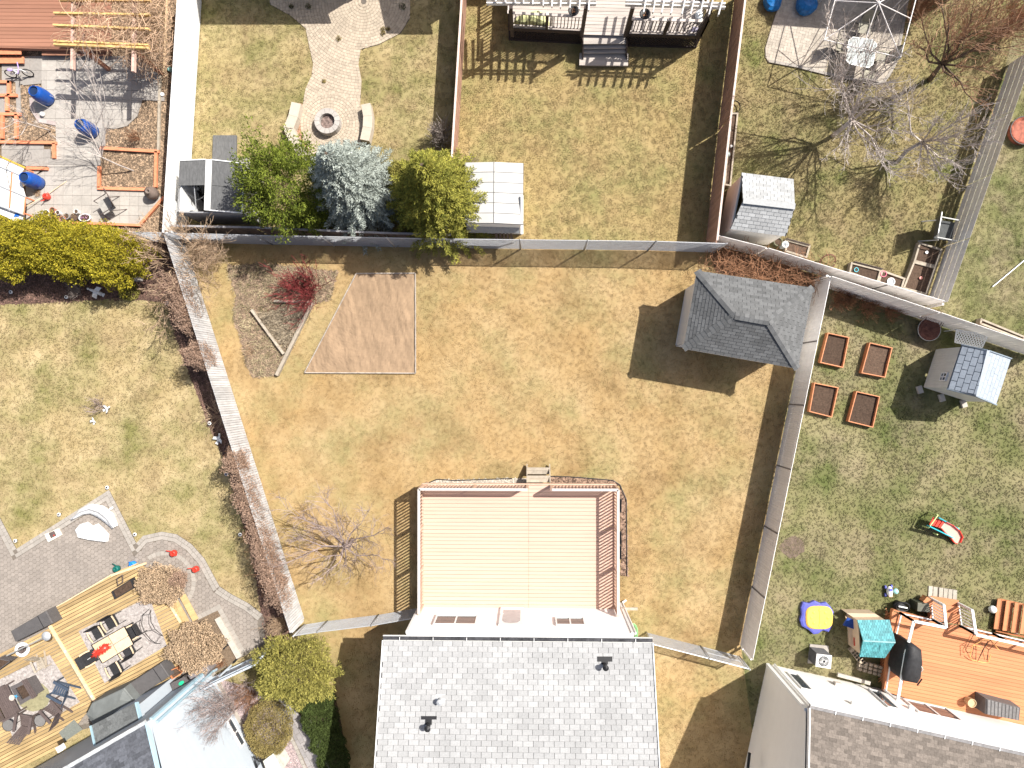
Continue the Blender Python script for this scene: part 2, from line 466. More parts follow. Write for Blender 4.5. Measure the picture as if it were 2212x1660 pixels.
def twigs(mb, p, d, l, r, depth, kids, spread, seg=3, upb=.1, rmin=.0035, grav=0., wob=.22):
    pts = [p]; q = Vector(p); dd = Vector(d).normalized()
    for i in range(seg):
        dd = (dd + Vector((R.uniform(-1,1), R.uniform(-1,1), R.uniform(-1,1))) * wob + Vector((0, 0, upb - grav * i / seg))).normalized()
        q = q + dd * l / seg; pts.append(q)
    mb.tube(pts, r, 4 if r > .02 else 3, max(rmin, r * .5), cap=False)
    if depth <= 0: return
    for k in range(kids):
        f = R.uniform(.3, 1.); g = f * seg; ii = min(seg - 1, int(g)); s = pts[ii].lerp(pts[ii+1], g - ii)
        e = (dd + Vector((R.uniform(-1,1), R.uniform(-1,1), R.uniform(-.6,.9))) * spread).normalized()
        twigs(mb, s, e, l * R.uniform(.45, .75), max(rmin, r * .55), depth - 1, kids, spread, seg, upb, rmin, grav, wob)
def bare_tree(label, base, limbs, trunk_to, tr, m, mt, seed, depth=3, kids=4, spread=.8, group=None, upb=.1, lr=.35, cat='tree', name='bare_tree', rmin=.005):
    """trunk to a fork, then named limbs towards given points, each with twigs"""
    global R
    R = random.Random(seed); root = thing(name, label, cat, base, group); b = Vector(base); t = Vector(trunk_to)
    mid = (b + t) / 2 + Vector((R.uniform(-.1,.1), R.uniform(-.1,.1), 0))
    MB().tube([b - Vector((0,0,.05)), b.lerp(mid, .5), mid, t], tr, 8, tr * .7).build('trunk', m, root, smooth=True)
    for lm in limbs:
        e = Vector(lm); mb = MB(); L = (e - t).length
        p1 = t.lerp(e, .35) + Vector((R.uniform(-1,1), R.uniform(-1,1), R.uniform(-.3,.6))) * L * .1
        p2 = t.lerp(e, .7) + Vector((R.uniform(-1,1), R.uniform(-1,1), R.uniform(-.3,.6))) * L * .1
        pts = [t, p1, p2, e]; mb.tube(pts, tr * lr * 1.3, 5, rmin, cap=False)
        limb = mb.build('limb', m, root)
        tw = MB()
        for k in range(int(L * kids * 1.2) + 3):
            f = R.uniform(.15, 1.); g = f * 3; ii = min(2, int(g)); s = pts[ii].lerp(pts[ii+1], g - ii)
            d = (e - t).normalized() + Vector((R.uniform(-1,1), R.uniform(-1,1), R.uniform(-.4,.9))) * spread
            twigs(tw, s, d, L * R.uniform(.25, .5) * (1.15 - f * .6), tr * lr * .45, depth - 1, 3, spread, 3, upb, rmin)
        tw.build('twigs', mt, limb, kind='stuff')
    return root
def bare_shrub(label, base, rad, h, m, seed, n=40, name='bare_shrub', depth=2, kids=3, cat='shrub', group=None, spread=.7, r=.008, rmin=.0035, flat_=1., foot=.15, upb=.15, grav=0., wob=.22):
    global R
    R = random.Random(seed); root = thing(name, label, cat, base, group); b = Vector(base); mb = MB()
    for i in range(n):
        a = R.random() * 6.283; o = R.random() * (rad * foot); tl = R.uniform(.2, 1.)
        d = Vector((math.cos(a) * rad * tl, math.sin(a) * rad * tl, h * flat_ * R.uniform(.5, 1.)))
        twigs(mb, b + Vector((math.cos(a+1) * o, math.sin(a+1) * o, 0)), d, d.length * .75, r, depth, kids, spread, 4, upb, rmin, grav, wob)
    mb.build('stems', m, root, kind='stuff')
    return root
def tangle(mb, poly_pts, n, z0, z1, l, r, seed, dirv=None, wob=.5, seg=5):
    """loose vines lying over each other between the given world points"""
    rr = random.Random(seed)
    xs = [p[0] for p in poly_pts]; ys = [p[1] for p in poly_pts]
    P = [(p[0], p[1]) for p in poly_pts]; c = 0
    while c < n:
        x = rr.uniform(min(xs), max(xs)); y = rr.uniform(min(ys), max(ys))
        if not inpoly(np.array([x]), np.array([y]), P)[0]: continue
        c += 1; a = rr.random() * 6.283
        d = Vector((math.cos(a), math.sin(a), rr.uniform(-.3, .5)))
        if dirv: d = (Vector(dirv) + d * .7)
        q = Vector((x, y, rr.uniform(z0, z1))); pts = [q]
        for i in range(seg):
            d = (d.normalized() + Vector((rr.uniform(-1,1), rr.uniform(-1,1), rr.uniform(-.6,.5))) * wob).normalized()
            q = q + d * l / seg; q = Vector((q.x, q.y, min(z1 + .15, max(z0, q.z)))); pts.append(q)
        mb.tube(pts, r * rr.uniform(.6, 1.3), 3, r * .6, cap=False)

# ---------------------------------------------------------------- fences
def box_mesh(name, d, m, bev=0.):
    me = bpy.data.meshes.new(name); b = MB().box((0, 0, 0), d); me.from_pydata(b.v, [], b.f); me.materials.append(m); return me
def inst(name, me, parent, loc, rz=0., label=None):
    o = bpy.data.objects.new(name, me); SC.collection.objects.link(o); o.parent = parent
    o.location = Vector(loc) - wloc(parent); o.rotation_euler = (0, 0, rz)
    if label: o['label'] = label
    return o
def fence(label, tops, z, bw, m, gap=.008, post=2.44, mp=None, side=1, t=.018, cap=None, bottom=.05, group=None, name='wooden_fence', orient='v', nplank=4, jit=.01, postw=.07, plankgap=.03, post_strip=None):
    pts = [W(p, z) for p in tops]; pts = [Vector((p.x, p.y, 0)) for p in pts]
    root = thing(name, label, 'fence', pts[0], group); mp = mp or m
    for a, b in zip(pts, pts[1:]):
        d = b - a; L = d.length; d.normalize(); nrm = Vector((-d.y, d.x, 0)) * side; ang = math.atan2(d.y, d.x)
        if orient == 'v':
            n = max(1, int(L / bw)); me = box_mesh('fence_board', (bw - gap, t, z - bottom), m)
            for i in range(n):
                p = a + d * (bw * (i + .5)) + nrm * R.uniform(-.003, .003)
                inst('board', me, root, (p.x, p.y, bottom + (z - bottom) / 2 + R.uniform(-jit, jit)), ang)
            for zz in (.3, z - .3):
                MB().beam(a - nrm * .035 + Vector((0, 0, zz)), b - nrm * .035 + Vector((0, 0, zz)), .04, .09).build('rail', mp, root)
        else:
            nb = max(1, round(L / post)); bl = L / nb; ph = (z - bottom) / nplank
            me = box_mesh('fence_plank', (bl - .03, t, ph - plankgap), m)
            for i in range(nb):
                for k in range(nplank):
                    p = a + d * (bl * (i + .5)); inst('plank', me, root, (p.x, p.y, bottom + ph * (k + .5)), ang + R.uniform(-.002, .002))
        npst = max(1, round(L / post)); pm = box_mesh('fence_post', (postw, postw, z - .45), mp); bm_ = box_mesh('fence_strip', (.055, .02, z - .1), post_strip) if post_strip else None
        for i in range(npst + 1):
            p = a.lerp(b, i / npst) - nrm * (.035 + postw / 2 + .02); inst('post', pm, root, (p.x, p.y, (z - .45) / 2), ang)
            if bm_ and 0 < i < npst: q = a.lerp(b, i / npst) + nrm * -(side if False else 1) * -(t * .5 + .012); inst('post_strip', bm_, root, (q.x, q.y, z / 2), ang)  # thin dark grey strip across the boards at each inner post line
        if cap: MB().beam(a + Vector((0, 0, z + .02)), b + Vector((0, 0, z + .02)), .075, .03).build('cap_rail', cap, root)
    return root
def chainlink(label, tops, z, m, mw, post=2.5, sp=.06, wr=.0022, group=None, posts=None, name='chain_link_fence', gate=0):
    gs = gate
    pts = [W(p, z) for p in tops]; pts = [Vector((p.x, p.y, 0)) for p in pts]
    root = thing(name, label, 'fence', pts[0], group)
    for si, (a, b) in enumerate(zip(pts, pts[1:])):
        gate = gs if (gs > 0 and si == 0) or (gs < 0 and si == len(pts) - 2) else 0
        d = b - a; L = d.length; d.normalize(); zt = Vector((0, 0, z))
        MB().tube([a + zt, b + zt], .021, 8).build('top_rail', m, root)
        w = MB(); n = int((L + z) / sp)
        for s in (1, -1):
            for i in range(n):
                x0 = i * sp - (z if s > 0 else 0); x1 = x0 + s * (z - .04); za, zb = .04, z
                if s < 0: x0, x1 = i * sp, i * sp - (z - .04)
                def cl(x0, x1, za, zb):
                    out = []
                    for t in (0., 1.): out.append((x0 + (x1-x0)*t, za + (zb-za)*t))
                    lo, hi = 0., 1.; dx = x1 - x0
                    if dx:
                        t0 = (0 - x0) / dx; t1 = (L - x0) / dx; lo = max(lo, min(t0, t1)); hi = min(hi, max(t0, t1))
                    if hi <= lo: return None
                    return (x0 + dx*lo, za + (zb-za)*lo), (x0 + dx*hi, za + (zb-za)*hi)
                c = cl(x0, x1, za, zb)
                if c: w.tube([a + d*c[0][0] + Vector((0,0,c[0][1])), a + d*c[1][0] + Vector((0,0,c[1][1]))], wr, 3, cap=False)
        w.build('wire_mesh', mw, root, kind='stuff')
        if gate:
            g0, g1 = (a + d*.12, a.lerp(b, gate)) if gate > 0 else (b.lerp(a, -gate), b - d*.12)
            gr = MB(); 
            for zz in (.1, z*.5, z - .06): gr.tube([g0 - Vector((0,0,-zz)), g1 + Vector((0,0,zz))], .016, 6)
            for q in (g0, g1): gr.tube([q + Vector((0,0,.1)), q + Vector((0,0,z - .06))], .02, 6)
            gr.build('gate_frame', m, root)
        np_ = max(1, round(L / post))
        for i in range(np_ + 1):
            p = a.lerp(b, i / np_); pb = MB().tube([p, p + Vector((0, 0, z + .04))], .03, 8); pb.sphere(p + Vector((0, 0, z + .05)), .035, 8, 4)
            pb.build('post', m, root, smooth=True)
    return root
from mathutils import noise as NZ
def WP(p, fr, h=0.):
    """where the sight line through a measured point meets a plane"""
    d = QC @ Vector(((p[0] - 1106) / FD, -(p[1] - 830) / FD, -1)); o = Vector((0, 0, CAMH))
    t = ((fr.O + fr.N * h) - o).dot(fr.N) / d.dot(fr.N); return o + d * t
def gz(p, z=0.): # drop to ground
    q = W(p, z); return Vector((q.x, q.y, 0))
def rough(poly, z, amp, cell, sc, name, m, parent=None, kind=None, label=None):
    """uneven soil surface"""
    P = [(p[0], p[1]) for p in poly]; xs = [p[0] for p in P]; ys = [p[1] for p in P]; mb = MB(); idx = {}; vs = []; fs = []
    def h(x, y): return z + amp * (NZ.noise((x*sc, y*sc, z*3)) + .5*NZ.noise((x*sc*2.7, y*sc*2.7, 1)) + .3*NZ.noise((x*sc*6, y*sc*6, 5)))
    nx = int((max(xs)-min(xs))/cell)+1; ny = int((max(ys)-min(ys))/cell)+1
    for i in range(nx):
        for j in range(ny):
            x0 = min(xs)+i*cell; y0 = min(ys)+j*cell
            q = clip(P, [(x0, y0), (x0+cell, y0), (x0+cell, y0+cell), (x0, y0+cell)])
            if not q: continue
            f = []
            for x, y in q:
                k = (round(x, 3), round(y, 3))
                if k not in idx: idx[k] = len(vs); vs.append((x, y, h(x, y)))
                f.append(idx[k])
            if len(set(f)) > 2: fs.append(tuple(dict.fromkeys(f)))
    mb.add(vs, fs); o = mb.build(name, m, parent, smooth=False)
    if kind: o['kind'] = kind
    return o
# ---------------------------------------------------------------- palette
bark = mat('bark', (.13, .095, .07), .9, .3, 9, (1, 1, .3), bump=.5)
M_soil = mat('soil', (.085, .055, .038), .95, .35, 14, bump=.8, rnd=.25)
M_soil2 = mat('tilled_soil', (.29, .20, .125), .95, .16, 3.2, (1, .5, 1), bump=.35, big=.1, rnd=.0)
M_mulch = mat('wood_chips', (.235, .17, .115), .95, .5, 24, bump=.8, rnd=.4)
M_mulchd = mat('dark_mulch', (.11, .07, .05), .95, .5, 24, bump=.8, rnd=.4)
M_earth = mat('bare_earth', (.2, .15, .09), .95, .3, 5, bump=.4)
M_vinyl = mat('white_vinyl', (.80, .80, .79), .4, .02, 3, rnd=.02)
M_cream = mat('cream_boards', (.86, .83, .80), .6, .06, 4, rnd=.04, big=.04)
M_wthr = mat('weathered_whitewash', (.49, .485, .485), .8, .16, 7, (1, 1, .25), rnd=.12, big=.12)
M_greyf = mat('grey_planks', (.82, .79, .76), .75, .1, 5, (1, 1, .3), rnd=.08)
M_brownf = mat('brown_fence_paint', (.36, .21, .15), .75, .16, 6, (1, 1, .2), rnd=.1)
M_darkf = mat('dark_fence_wood', (.13, .10, .085), .85, .25, 6, (1, 1, .2))
M_galv = mat('galvanised_steel', (.50, .51, .52), .45, .06, 6, metal=.35, rnd=.02)
M_wire = mat('wire', (.40, .41, .43), .5, .06, 6, rnd=.1)
M_white = mat('white_paint', (.76, .76, .75), .45, .02, 3, rnd=.015)
M_siding = mat('white_siding', (.84, .83, .81), .5, .02, 3, rnd=.012)
M_blueside = mat('pale_blue_siding', (.44, .485, .53), .5, .03, 3, rnd=.015)
M_bluetrim = mat('blue_trim', (.35, .50, .58), .5, .04, 3)
M_glass = mat('window_glass', (.05, .06, .07), .04, .1, 2, spec=.9, rnd=.05)
M_curt = mat('curtain', (.42, .36, .30), .8, .1, 5)
M_black = mat('black_plastic', (.018, .018, .02), .5, .2, 8)
M_blackc = mat('black_cover', (.022, .022, .024), .6, .3, 6, bump=.5)
M_rshing = mat('pale_grey_shingle', (.34, .34, .34), .9, .12, 22, rnd=.10, bump=.25, big=.09)
M_gshing = mat('slate_grey_shingle', (.122, .124, .125), .9, .15, 22, rnd=.2, bump=.25, big=.06)
M_bshing = mat('brown_grey_shingle', (.165, .14, .12), .9, .22, 14, rnd=.25, bump=.25)
M_dshing = mat('charcoal_shingle', (.095, .10, .115), .9, .25, 12, rnd=.3, bump=.3)
M_lshing = mat('light_shed_shingle', (.36, .365, .365), .85, .1, 14, rnd=.16, bump=.2)
M_felt = mat('roof_underlay', (.06, .06, .065), .9, .2, 9)
M_rollr = mat('rolled_roofing', (.115, .115, .115), .9, .22, 16, (1, .3, 1), rnd=.04, bump=.3)
M_peach = mat('new_cedar_boards', (.575, .385, .298), .65, .05, 5, (.14, 1.6, 1), rnd=.03)
M_peachr = mat('cedar_railing', (.55, .38, .29), .7, .08, 6, rnd=.08)
M_railt = mat('weathered_rail', (.48, .45, .425), .7, .06, 4, rnd=.04)
M_orange = mat('orange_stained_boards', (.53, .215, .10), .6, .10, 5, (.14, 1.6, 1), rot=.2, rnd=.08)
M_brickr = mat('red_brown_boards', (.32, .155, .10), .65, .08, 5, (.14, 1.8, 1), rnd=.13)
M_yellow = mat('treated_yellow_boards', (.43, .30, .145), .7, .16, 4, (.3, 1.6, 1), rot=-.48, rnd=.22, big=.1)
M_yellow2 = mat('pale_timber', (.68, .50, .31), .7, .2, 5, rnd=.1)
M_timb = mat('pale_old_timber', (.36, .31, .245), .8, .2, 8, rnd=.1)
M_terra = mat('orange_painted_timber', (.66, .25, .13), .7, .15, 7, rnd=.1)
M_slab = mat('concrete_slab', (.375, .345, .31), .9, .09, 9, rnd=.06, big=.06, bump=.15)
M_slab2 = mat('grey_concrete', (.30, .275, .25), .9, .1, 9, rnd=.06, bump=.15)
M_paver = mat('tan_paver', (.42, .35, .27), .9, .1, 9, rnd=.12, big=.08, bump=.15)
M_hexp = mat('grey_hex_paver', (.27, .235, .205), .9, .1, 9, rnd=.09, big=.07, bump=.15)
M_bord = mat('border_paver', (.33, .30, .265), .9, .08, 9, rnd=.08, bump=.15)
M_herr = mat('herringbone_brick', (.41, .36, .30), .9, .1, 9, rnd=.13, big=.07)
M_joint = mat('joint_sand', (.17, .145, .12), .95, .2, 12)
M_walk = mat('walkway_paver', (.27, .25, .245), .9, .12, 9, rnd=.12)
M_blue = mat('blue_barrel_plastic', (.008, .065, .30), .32, .06, 4, spec=.5)
M_red = mat('red_plastic', (.62, .05, .03), .35, .06, 4, spec=.5)
M_green = mat('green_plastic', (.02, .42, .22), .4, .06, 4)
M_teal = mat('teal_plastic', (.07, .36, .39), .5, .08, 4)
M_tealb = mat('aqua_plastic', (.05, .42, .50), .4, .05, 4)
M_tan = mat('tan_plastic', (.60, .47, .34), .6, .05, 4)
M_ylw = mat('yellow_plastic', (.85, .52, .10), .5, .06, 4)
M_purp = mat('violet_blue_plastic', (.11, .12, .46), .45, .06, 4)
M_pink = mat('sunfaded_red_plastic', (.80, .42, .34), .45, .06, 4)
M_lime = mat('lime_plastic', (.58, .68, .28), .5, .06, 4)
M_terrac = mat('terracotta', (.50, .2, .12), .8, .15, 8)
M_steel = mat('painted_steel', (.55, .55, .53), .4, .05, 4, metal=.2)
M_wick = mat('dark_wicker', (.095, .085, .085), .8, .3, 30, rnd=.1, bump=.6)
M_cov = mat('charcoal_fabric_cover', (.085, .08, .08), .8, .12, 5, bump=.25)
M_covg = mat('grey_fabric_cover', (.15, .16, .155), .75, .12, 4, bump=.3)
M_brw = mat('dark_brown_slats', (.105, .08, .075), .7, .15, 8, rnd=.1)
M_chr = mat('black_sling', (.03, .03, .033), .7, .2, 12)
M_navy = mat('blue_grey_slats', (.055, .075, .11), .6, .1, 6)
M_arm = mat('light_wood_arm', (.66, .50, .33), .6, .1, 9)
M_stone = mat('pale_stone', (.46, .42, .37), .9, .12, 7, rnd=.08, bump=.3)
M_rug = mat('patterned_rug', (.28, .25, .235), .95, .2, 9, rnd=0, c2=(.42, .385, .365))
M_rugo = mat('olive_rug_centre', (.27, .25, .15), .95, .2, 11, rnd=0)
M_rock = mat('garden_rock', (.42, .40, .38), .9, .2, 5, bump=.5)
M_rustb = mat('rusty_bowl', (.14, .06, .045), .7, .5, 7, rnd=.1)
# foliage
F_cedar = mat('yellow_cedar_leaf', (.13, .145, .014), .7, .4, 5, c2=(.38, .31, .028), rnd=.3, spec=.15)
F_jun = mat('yellow_green_needles', (.19, .185, .045), .75, .3, 4, c2=(.32, .285, .075), rnd=.28, spec=.15)
F_pine = mat('bright_pine_needles', (.045, .08, .014), .7, .35, 3.5, c2=(.19, .22, .03), rnd=.3, spec=.15)
F_blue = mat('blue_spruce_needles', (.24, .27, .235), .75, .2, 4, c2=(.42, .46, .42), rnd=.25, spec=.15)
F_grn = mat('spruce_needles', (.15, .17, .03), .75, .3, 3, c2=(.31, .285, .055), rnd=.28, spec=.15)
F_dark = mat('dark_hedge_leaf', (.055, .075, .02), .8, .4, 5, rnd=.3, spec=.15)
F_dry = mat('dry_tan_leaf', (.42, .31, .205), .9, .35, 6, rnd=.35, spec=.1)
F_dry2 = mat('dry_pink_brown_leaf', (.33, .225, .165), .9, .35, 6, rnd=.35, spec=.1)
F_mound = mat('bronze_green_leaf', (.20, .15, .06), .85, .4, 3, c2=(.26, .21, .08), rnd=.3, spec=.1)
T_red = mat('red_stems', (.23, .045, .045), .7, .3, 4, rnd=.3)
T_tan = mat('tan_stems', (.46, .33, .22), .85, .25, 5, rnd=.25)
T_vine = mat('rust_vine', (.30, .155, .085), .85, .35, 5, rnd=.35)
T_grey = mat('grey_twigs', (.34, .29, .26), .85, .25, 5, rnd=.2)
T_pale = mat('pale_bark', (.50, .44, .40), .85, .2, 5, rnd=.2)
T_purp = mat('mauve_grey_twigs', (.30, .235, .215), .85, .25, 5, rnd=.2)

# ---------------------------------------------------------------- ground
struct(MB().prism([(-260, -260), (260, -260), (260, 260), (-260, 260)], -.5, -.06), 'ground', M_earth)
G = {}
GC = ((.375, .25, .112), (.445, .33, .178), (.235, .205, .09), (.225, .145, .064))
GL = ((.305, .235, .118), (.42, .335, .195), (.145, .135, .05), (.205, .15, .08))
GR = ((.175, .168, .072), (.285, .242, .142), (.088, .102, .034), (.20, .16, .105))
GT1 = ((.28, .225, .105), (.38, .30, .165), (.15, .14, .052), (.23, .165, .09))
GT2 = ((.285, .215, .095), (.35, .265, .13), (.165, .155, .06), (.22, .155, .075))
GT3 = ((.225, .185, .085), (.32, .25, .14), (.115, .12, .04), (.20, .15, .085))
yards = [
 ('centre', GC, 1.3, .33, [(395,515),(1569,533),(1755,612),(1600,1394),(1650,1760),(780,1760),(640,1345)]),
 ('left', GL, 8.1, .5, [(-140,515),(395,515),(640,1345),(780,1760),(-140,1760)]),
 ('right', GR, 3.9, .42, [(1755,612),(2340,800),(2340,1760),(1650,1760),(1600,1394)]),
 ('back_left', GT1, 6.2, .6, [(405,-110),(990,-110),(962,525),(395,515)]),
 ('back_middle', GT2, 2.7, .5, [(990,-110),(1595,-110),(1545,531),(962,525)]),
 ('back_right', GT3, 9.4, .55, [(1595,-110),(2240,-110),(2020,700),(1755,612),(1545,531)]),
 ('far_right', GR, 5.5, .5, [(2240,-110),(2340,-110),(2340,800),(2020,700)]),
]
EXC = {k[0]: [] for k in yards}
def lawns():
    for nm, cols, seed, patch, poly in yards:
        P = [W(p, 0) for p in poly]; m = lawn_mat('turf_' + nm, cols, seed, patch, .05 if nm == 'centre' else .02 if nm == 'back_middle' else -.02 if nm in ('right', 'far_right') else .0)
        o = sheet(P, 0., 'lawn', m, .05)
        gt = tuft('tuft_' + nm, m, 9, .036, .07, .0062)
        scatter('grass', P, EXC[nm], 150, gt, 0.)
mulch_yard = sheet(WL(lambda u, v: (u, v), 0, -140,-110, 405,-110, 395,515, -140,515), 0., 'mulch_ground', M_mulch)
# loose chips give the mulch its grain
def chipmesh(name, m, n, r, l, w):
    mb = MB()
    for i in range(n):
        a = R.random()*6.283; x = r*R.random()*math.cos(a); y = r*R.random()*math.sin(a); M = Matrix.Rotation(R.random()*6.28, 3, 'Z') @ Matrix.Rotation(R.uniform(-.6,.6), 3, 'X')
        mb.box((x, y, .008), (l*R.uniform(.5,1.3), w, .006), M=M)
    return proto(mb, name, m)
P_mulch = [W(p) for p in [(-140,-110),(405,-110),(395,515),(-140,515)]]

# ---------------------------------------------------------------- generic small builders
def planter_box(label, P, h, wall, mwall, msoil, cat='raised bed', name='raised_bed', fill=.75, group=None, zc=0.):
    """open box from four-plus ground points: one board per side and soil inside"""
    P = [Vector((p[0], p[1], 0)) for p in P]; c = sum(P, Vector()) / len(P); root = thing(name, label, cat, (c.x, c.y, zc), group)
    n = len(P)
    if sum(P[i].x*P[(i+1)%n].y-P[(i+1)%n].x*P[i].y for i in range(n)) < 0: P = P[::-1]
    for i in range(n):
        a, b = P[i], P[(i+1) % n]; d = (b - a).normalized(); nrm = Vector((-d.y, d.x, 0))
        MB().prism([a, b - d*wall*.0, b + nrm*wall - d*wall, a + nrm*wall + d*wall], zc, zc + h).build('side_board', mwall, root)
    ins = [p + (c - p).normalized() * wall * 1.35 for p in P]
    rough(ins, zc + h*fill, .018, .09, 5, 'soil', msoil, root, 'stuff')
    return root
def cells_on(fr, poly): return bbox(poly, fr)
def shingles(fr, poly, tw, ex, m, parent, limit=300, thick=.008, lift=.014, gap=.011, under=True, rowoff=.5, jig=.02):
    if under:
        mb = MB(); q = [fr.p(*fr.uv(p)) for p in poly]; n = len(q)
        mb.add([p + fr.N*.001 for p in q] + [p - fr.N*.06 for p in q], [tuple(range(n)), tuple(range(n, 2*n))[::-1]] + [(i, n+i, n+(i+1)%n, (i+1)%n) for i in range(n)])
        mb.build('roof_deck', M_felt, parent)
    u0, u1, v0, v1 = bbox(poly, fr); cs = []; k = 0; v = v0
    while v < v1:
        u = u0 - tw * (rowoff * (k % 2)) - R.random() * tw * .12; 
        while u < u1:
            w = tw; cs.append([(u + gap/2, v + .002), (u + w - gap/2, v + .002), (u + w - gap/2, v + ex - .001), (u + gap/2, v + ex - .001)]); u += w
        v += ex; k += 1
    fr2 = Frame(fr.O + fr.N*.002, fr.U, fr.V)
    return pieces('shingle', poly, cs, fr2, thick, m, parent, limit, lift=lift)
def wallstrips(fr, poly, h, m, parent, t=.012, lift=.012, name='siding_board', limit=300):
    u0, u1, v0, v1 = bbox(poly, fr); cs = []; v = v0
    while v < v1: cs.append([(u0-1, v), (u1+1, v), (u1+1, v+h-.002), (u0-1, v+h-.002)]); v += h
    return pieces(name, poly, cs, fr, t, m, parent, limit, lift=lift)
def window(fr, a, b, m_frame, parent, pane=True, split='v', fw=.05, gm=None, label=None, depth=.03):
    """window on a wall frame between two uv corners"""
    (x0, y0), (x1, y1) = (min(a[0], b[0]), min(a[1], b[1])), (max(a[0], b[0]), max(a[1], b[1]))
    fm = MB()
    def bar(u0, v0, u1, v1, h0=.0, h1=.06):
        vs = [fr.p(u, v, h) for h in (h0, h1) for u, v in ((u0, v0), (u1, v0), (u1, v1), (u0, v1))]
        fm.add(vs, [(4,5,6,7), (0,1,5,4), (1,2,6,5), (2,3,7,6), (3,0,4,7)])
    bar(x0, y0, x1, y0+fw); bar(x0, y1-fw, x1, y1); bar(x0, y0+fw, x0+fw, y1-fw); bar(x1-fw, y0+fw, x1, y1-fw)
    if split == 'v': bar((x0+x1)/2-fw/2, y0+fw, (x0+x1)/2+fw/2, y1-fw, 0, .055)
    w = fm.build('window', m_frame, parent)
    for s in ((x0+fw, (x0+x1)/2-fw/2), ((x0+x1)/2+fw/2, x1-fw)) if split == 'v' else ((x0+fw, x1-fw),):
        g = MB(); g.add([fr.p(u, v, .028) for u, v in ((s[0], y0+fw), (s[1], y0+fw), (s[1], y1-fw), (s[0], y1-fw))], [(0,1,2,3)])
        g.build('pane', gm or M_glass, w)
    return w
def quadbox(mb, P, N, t):
    """slab from a loop of 3D points, thickness t against N"""
    n = len(P); N = Vector(N).normalized() * t; mb.add([Vector(p) for p in P] + [Vector(p) - N for p in P], [tuple(range(n)), tuple(range(n, 2*n))[::-1]] + [(i, n+i, n+(i+1)%n, (i+1)%n) for i in range(n)]); return mb
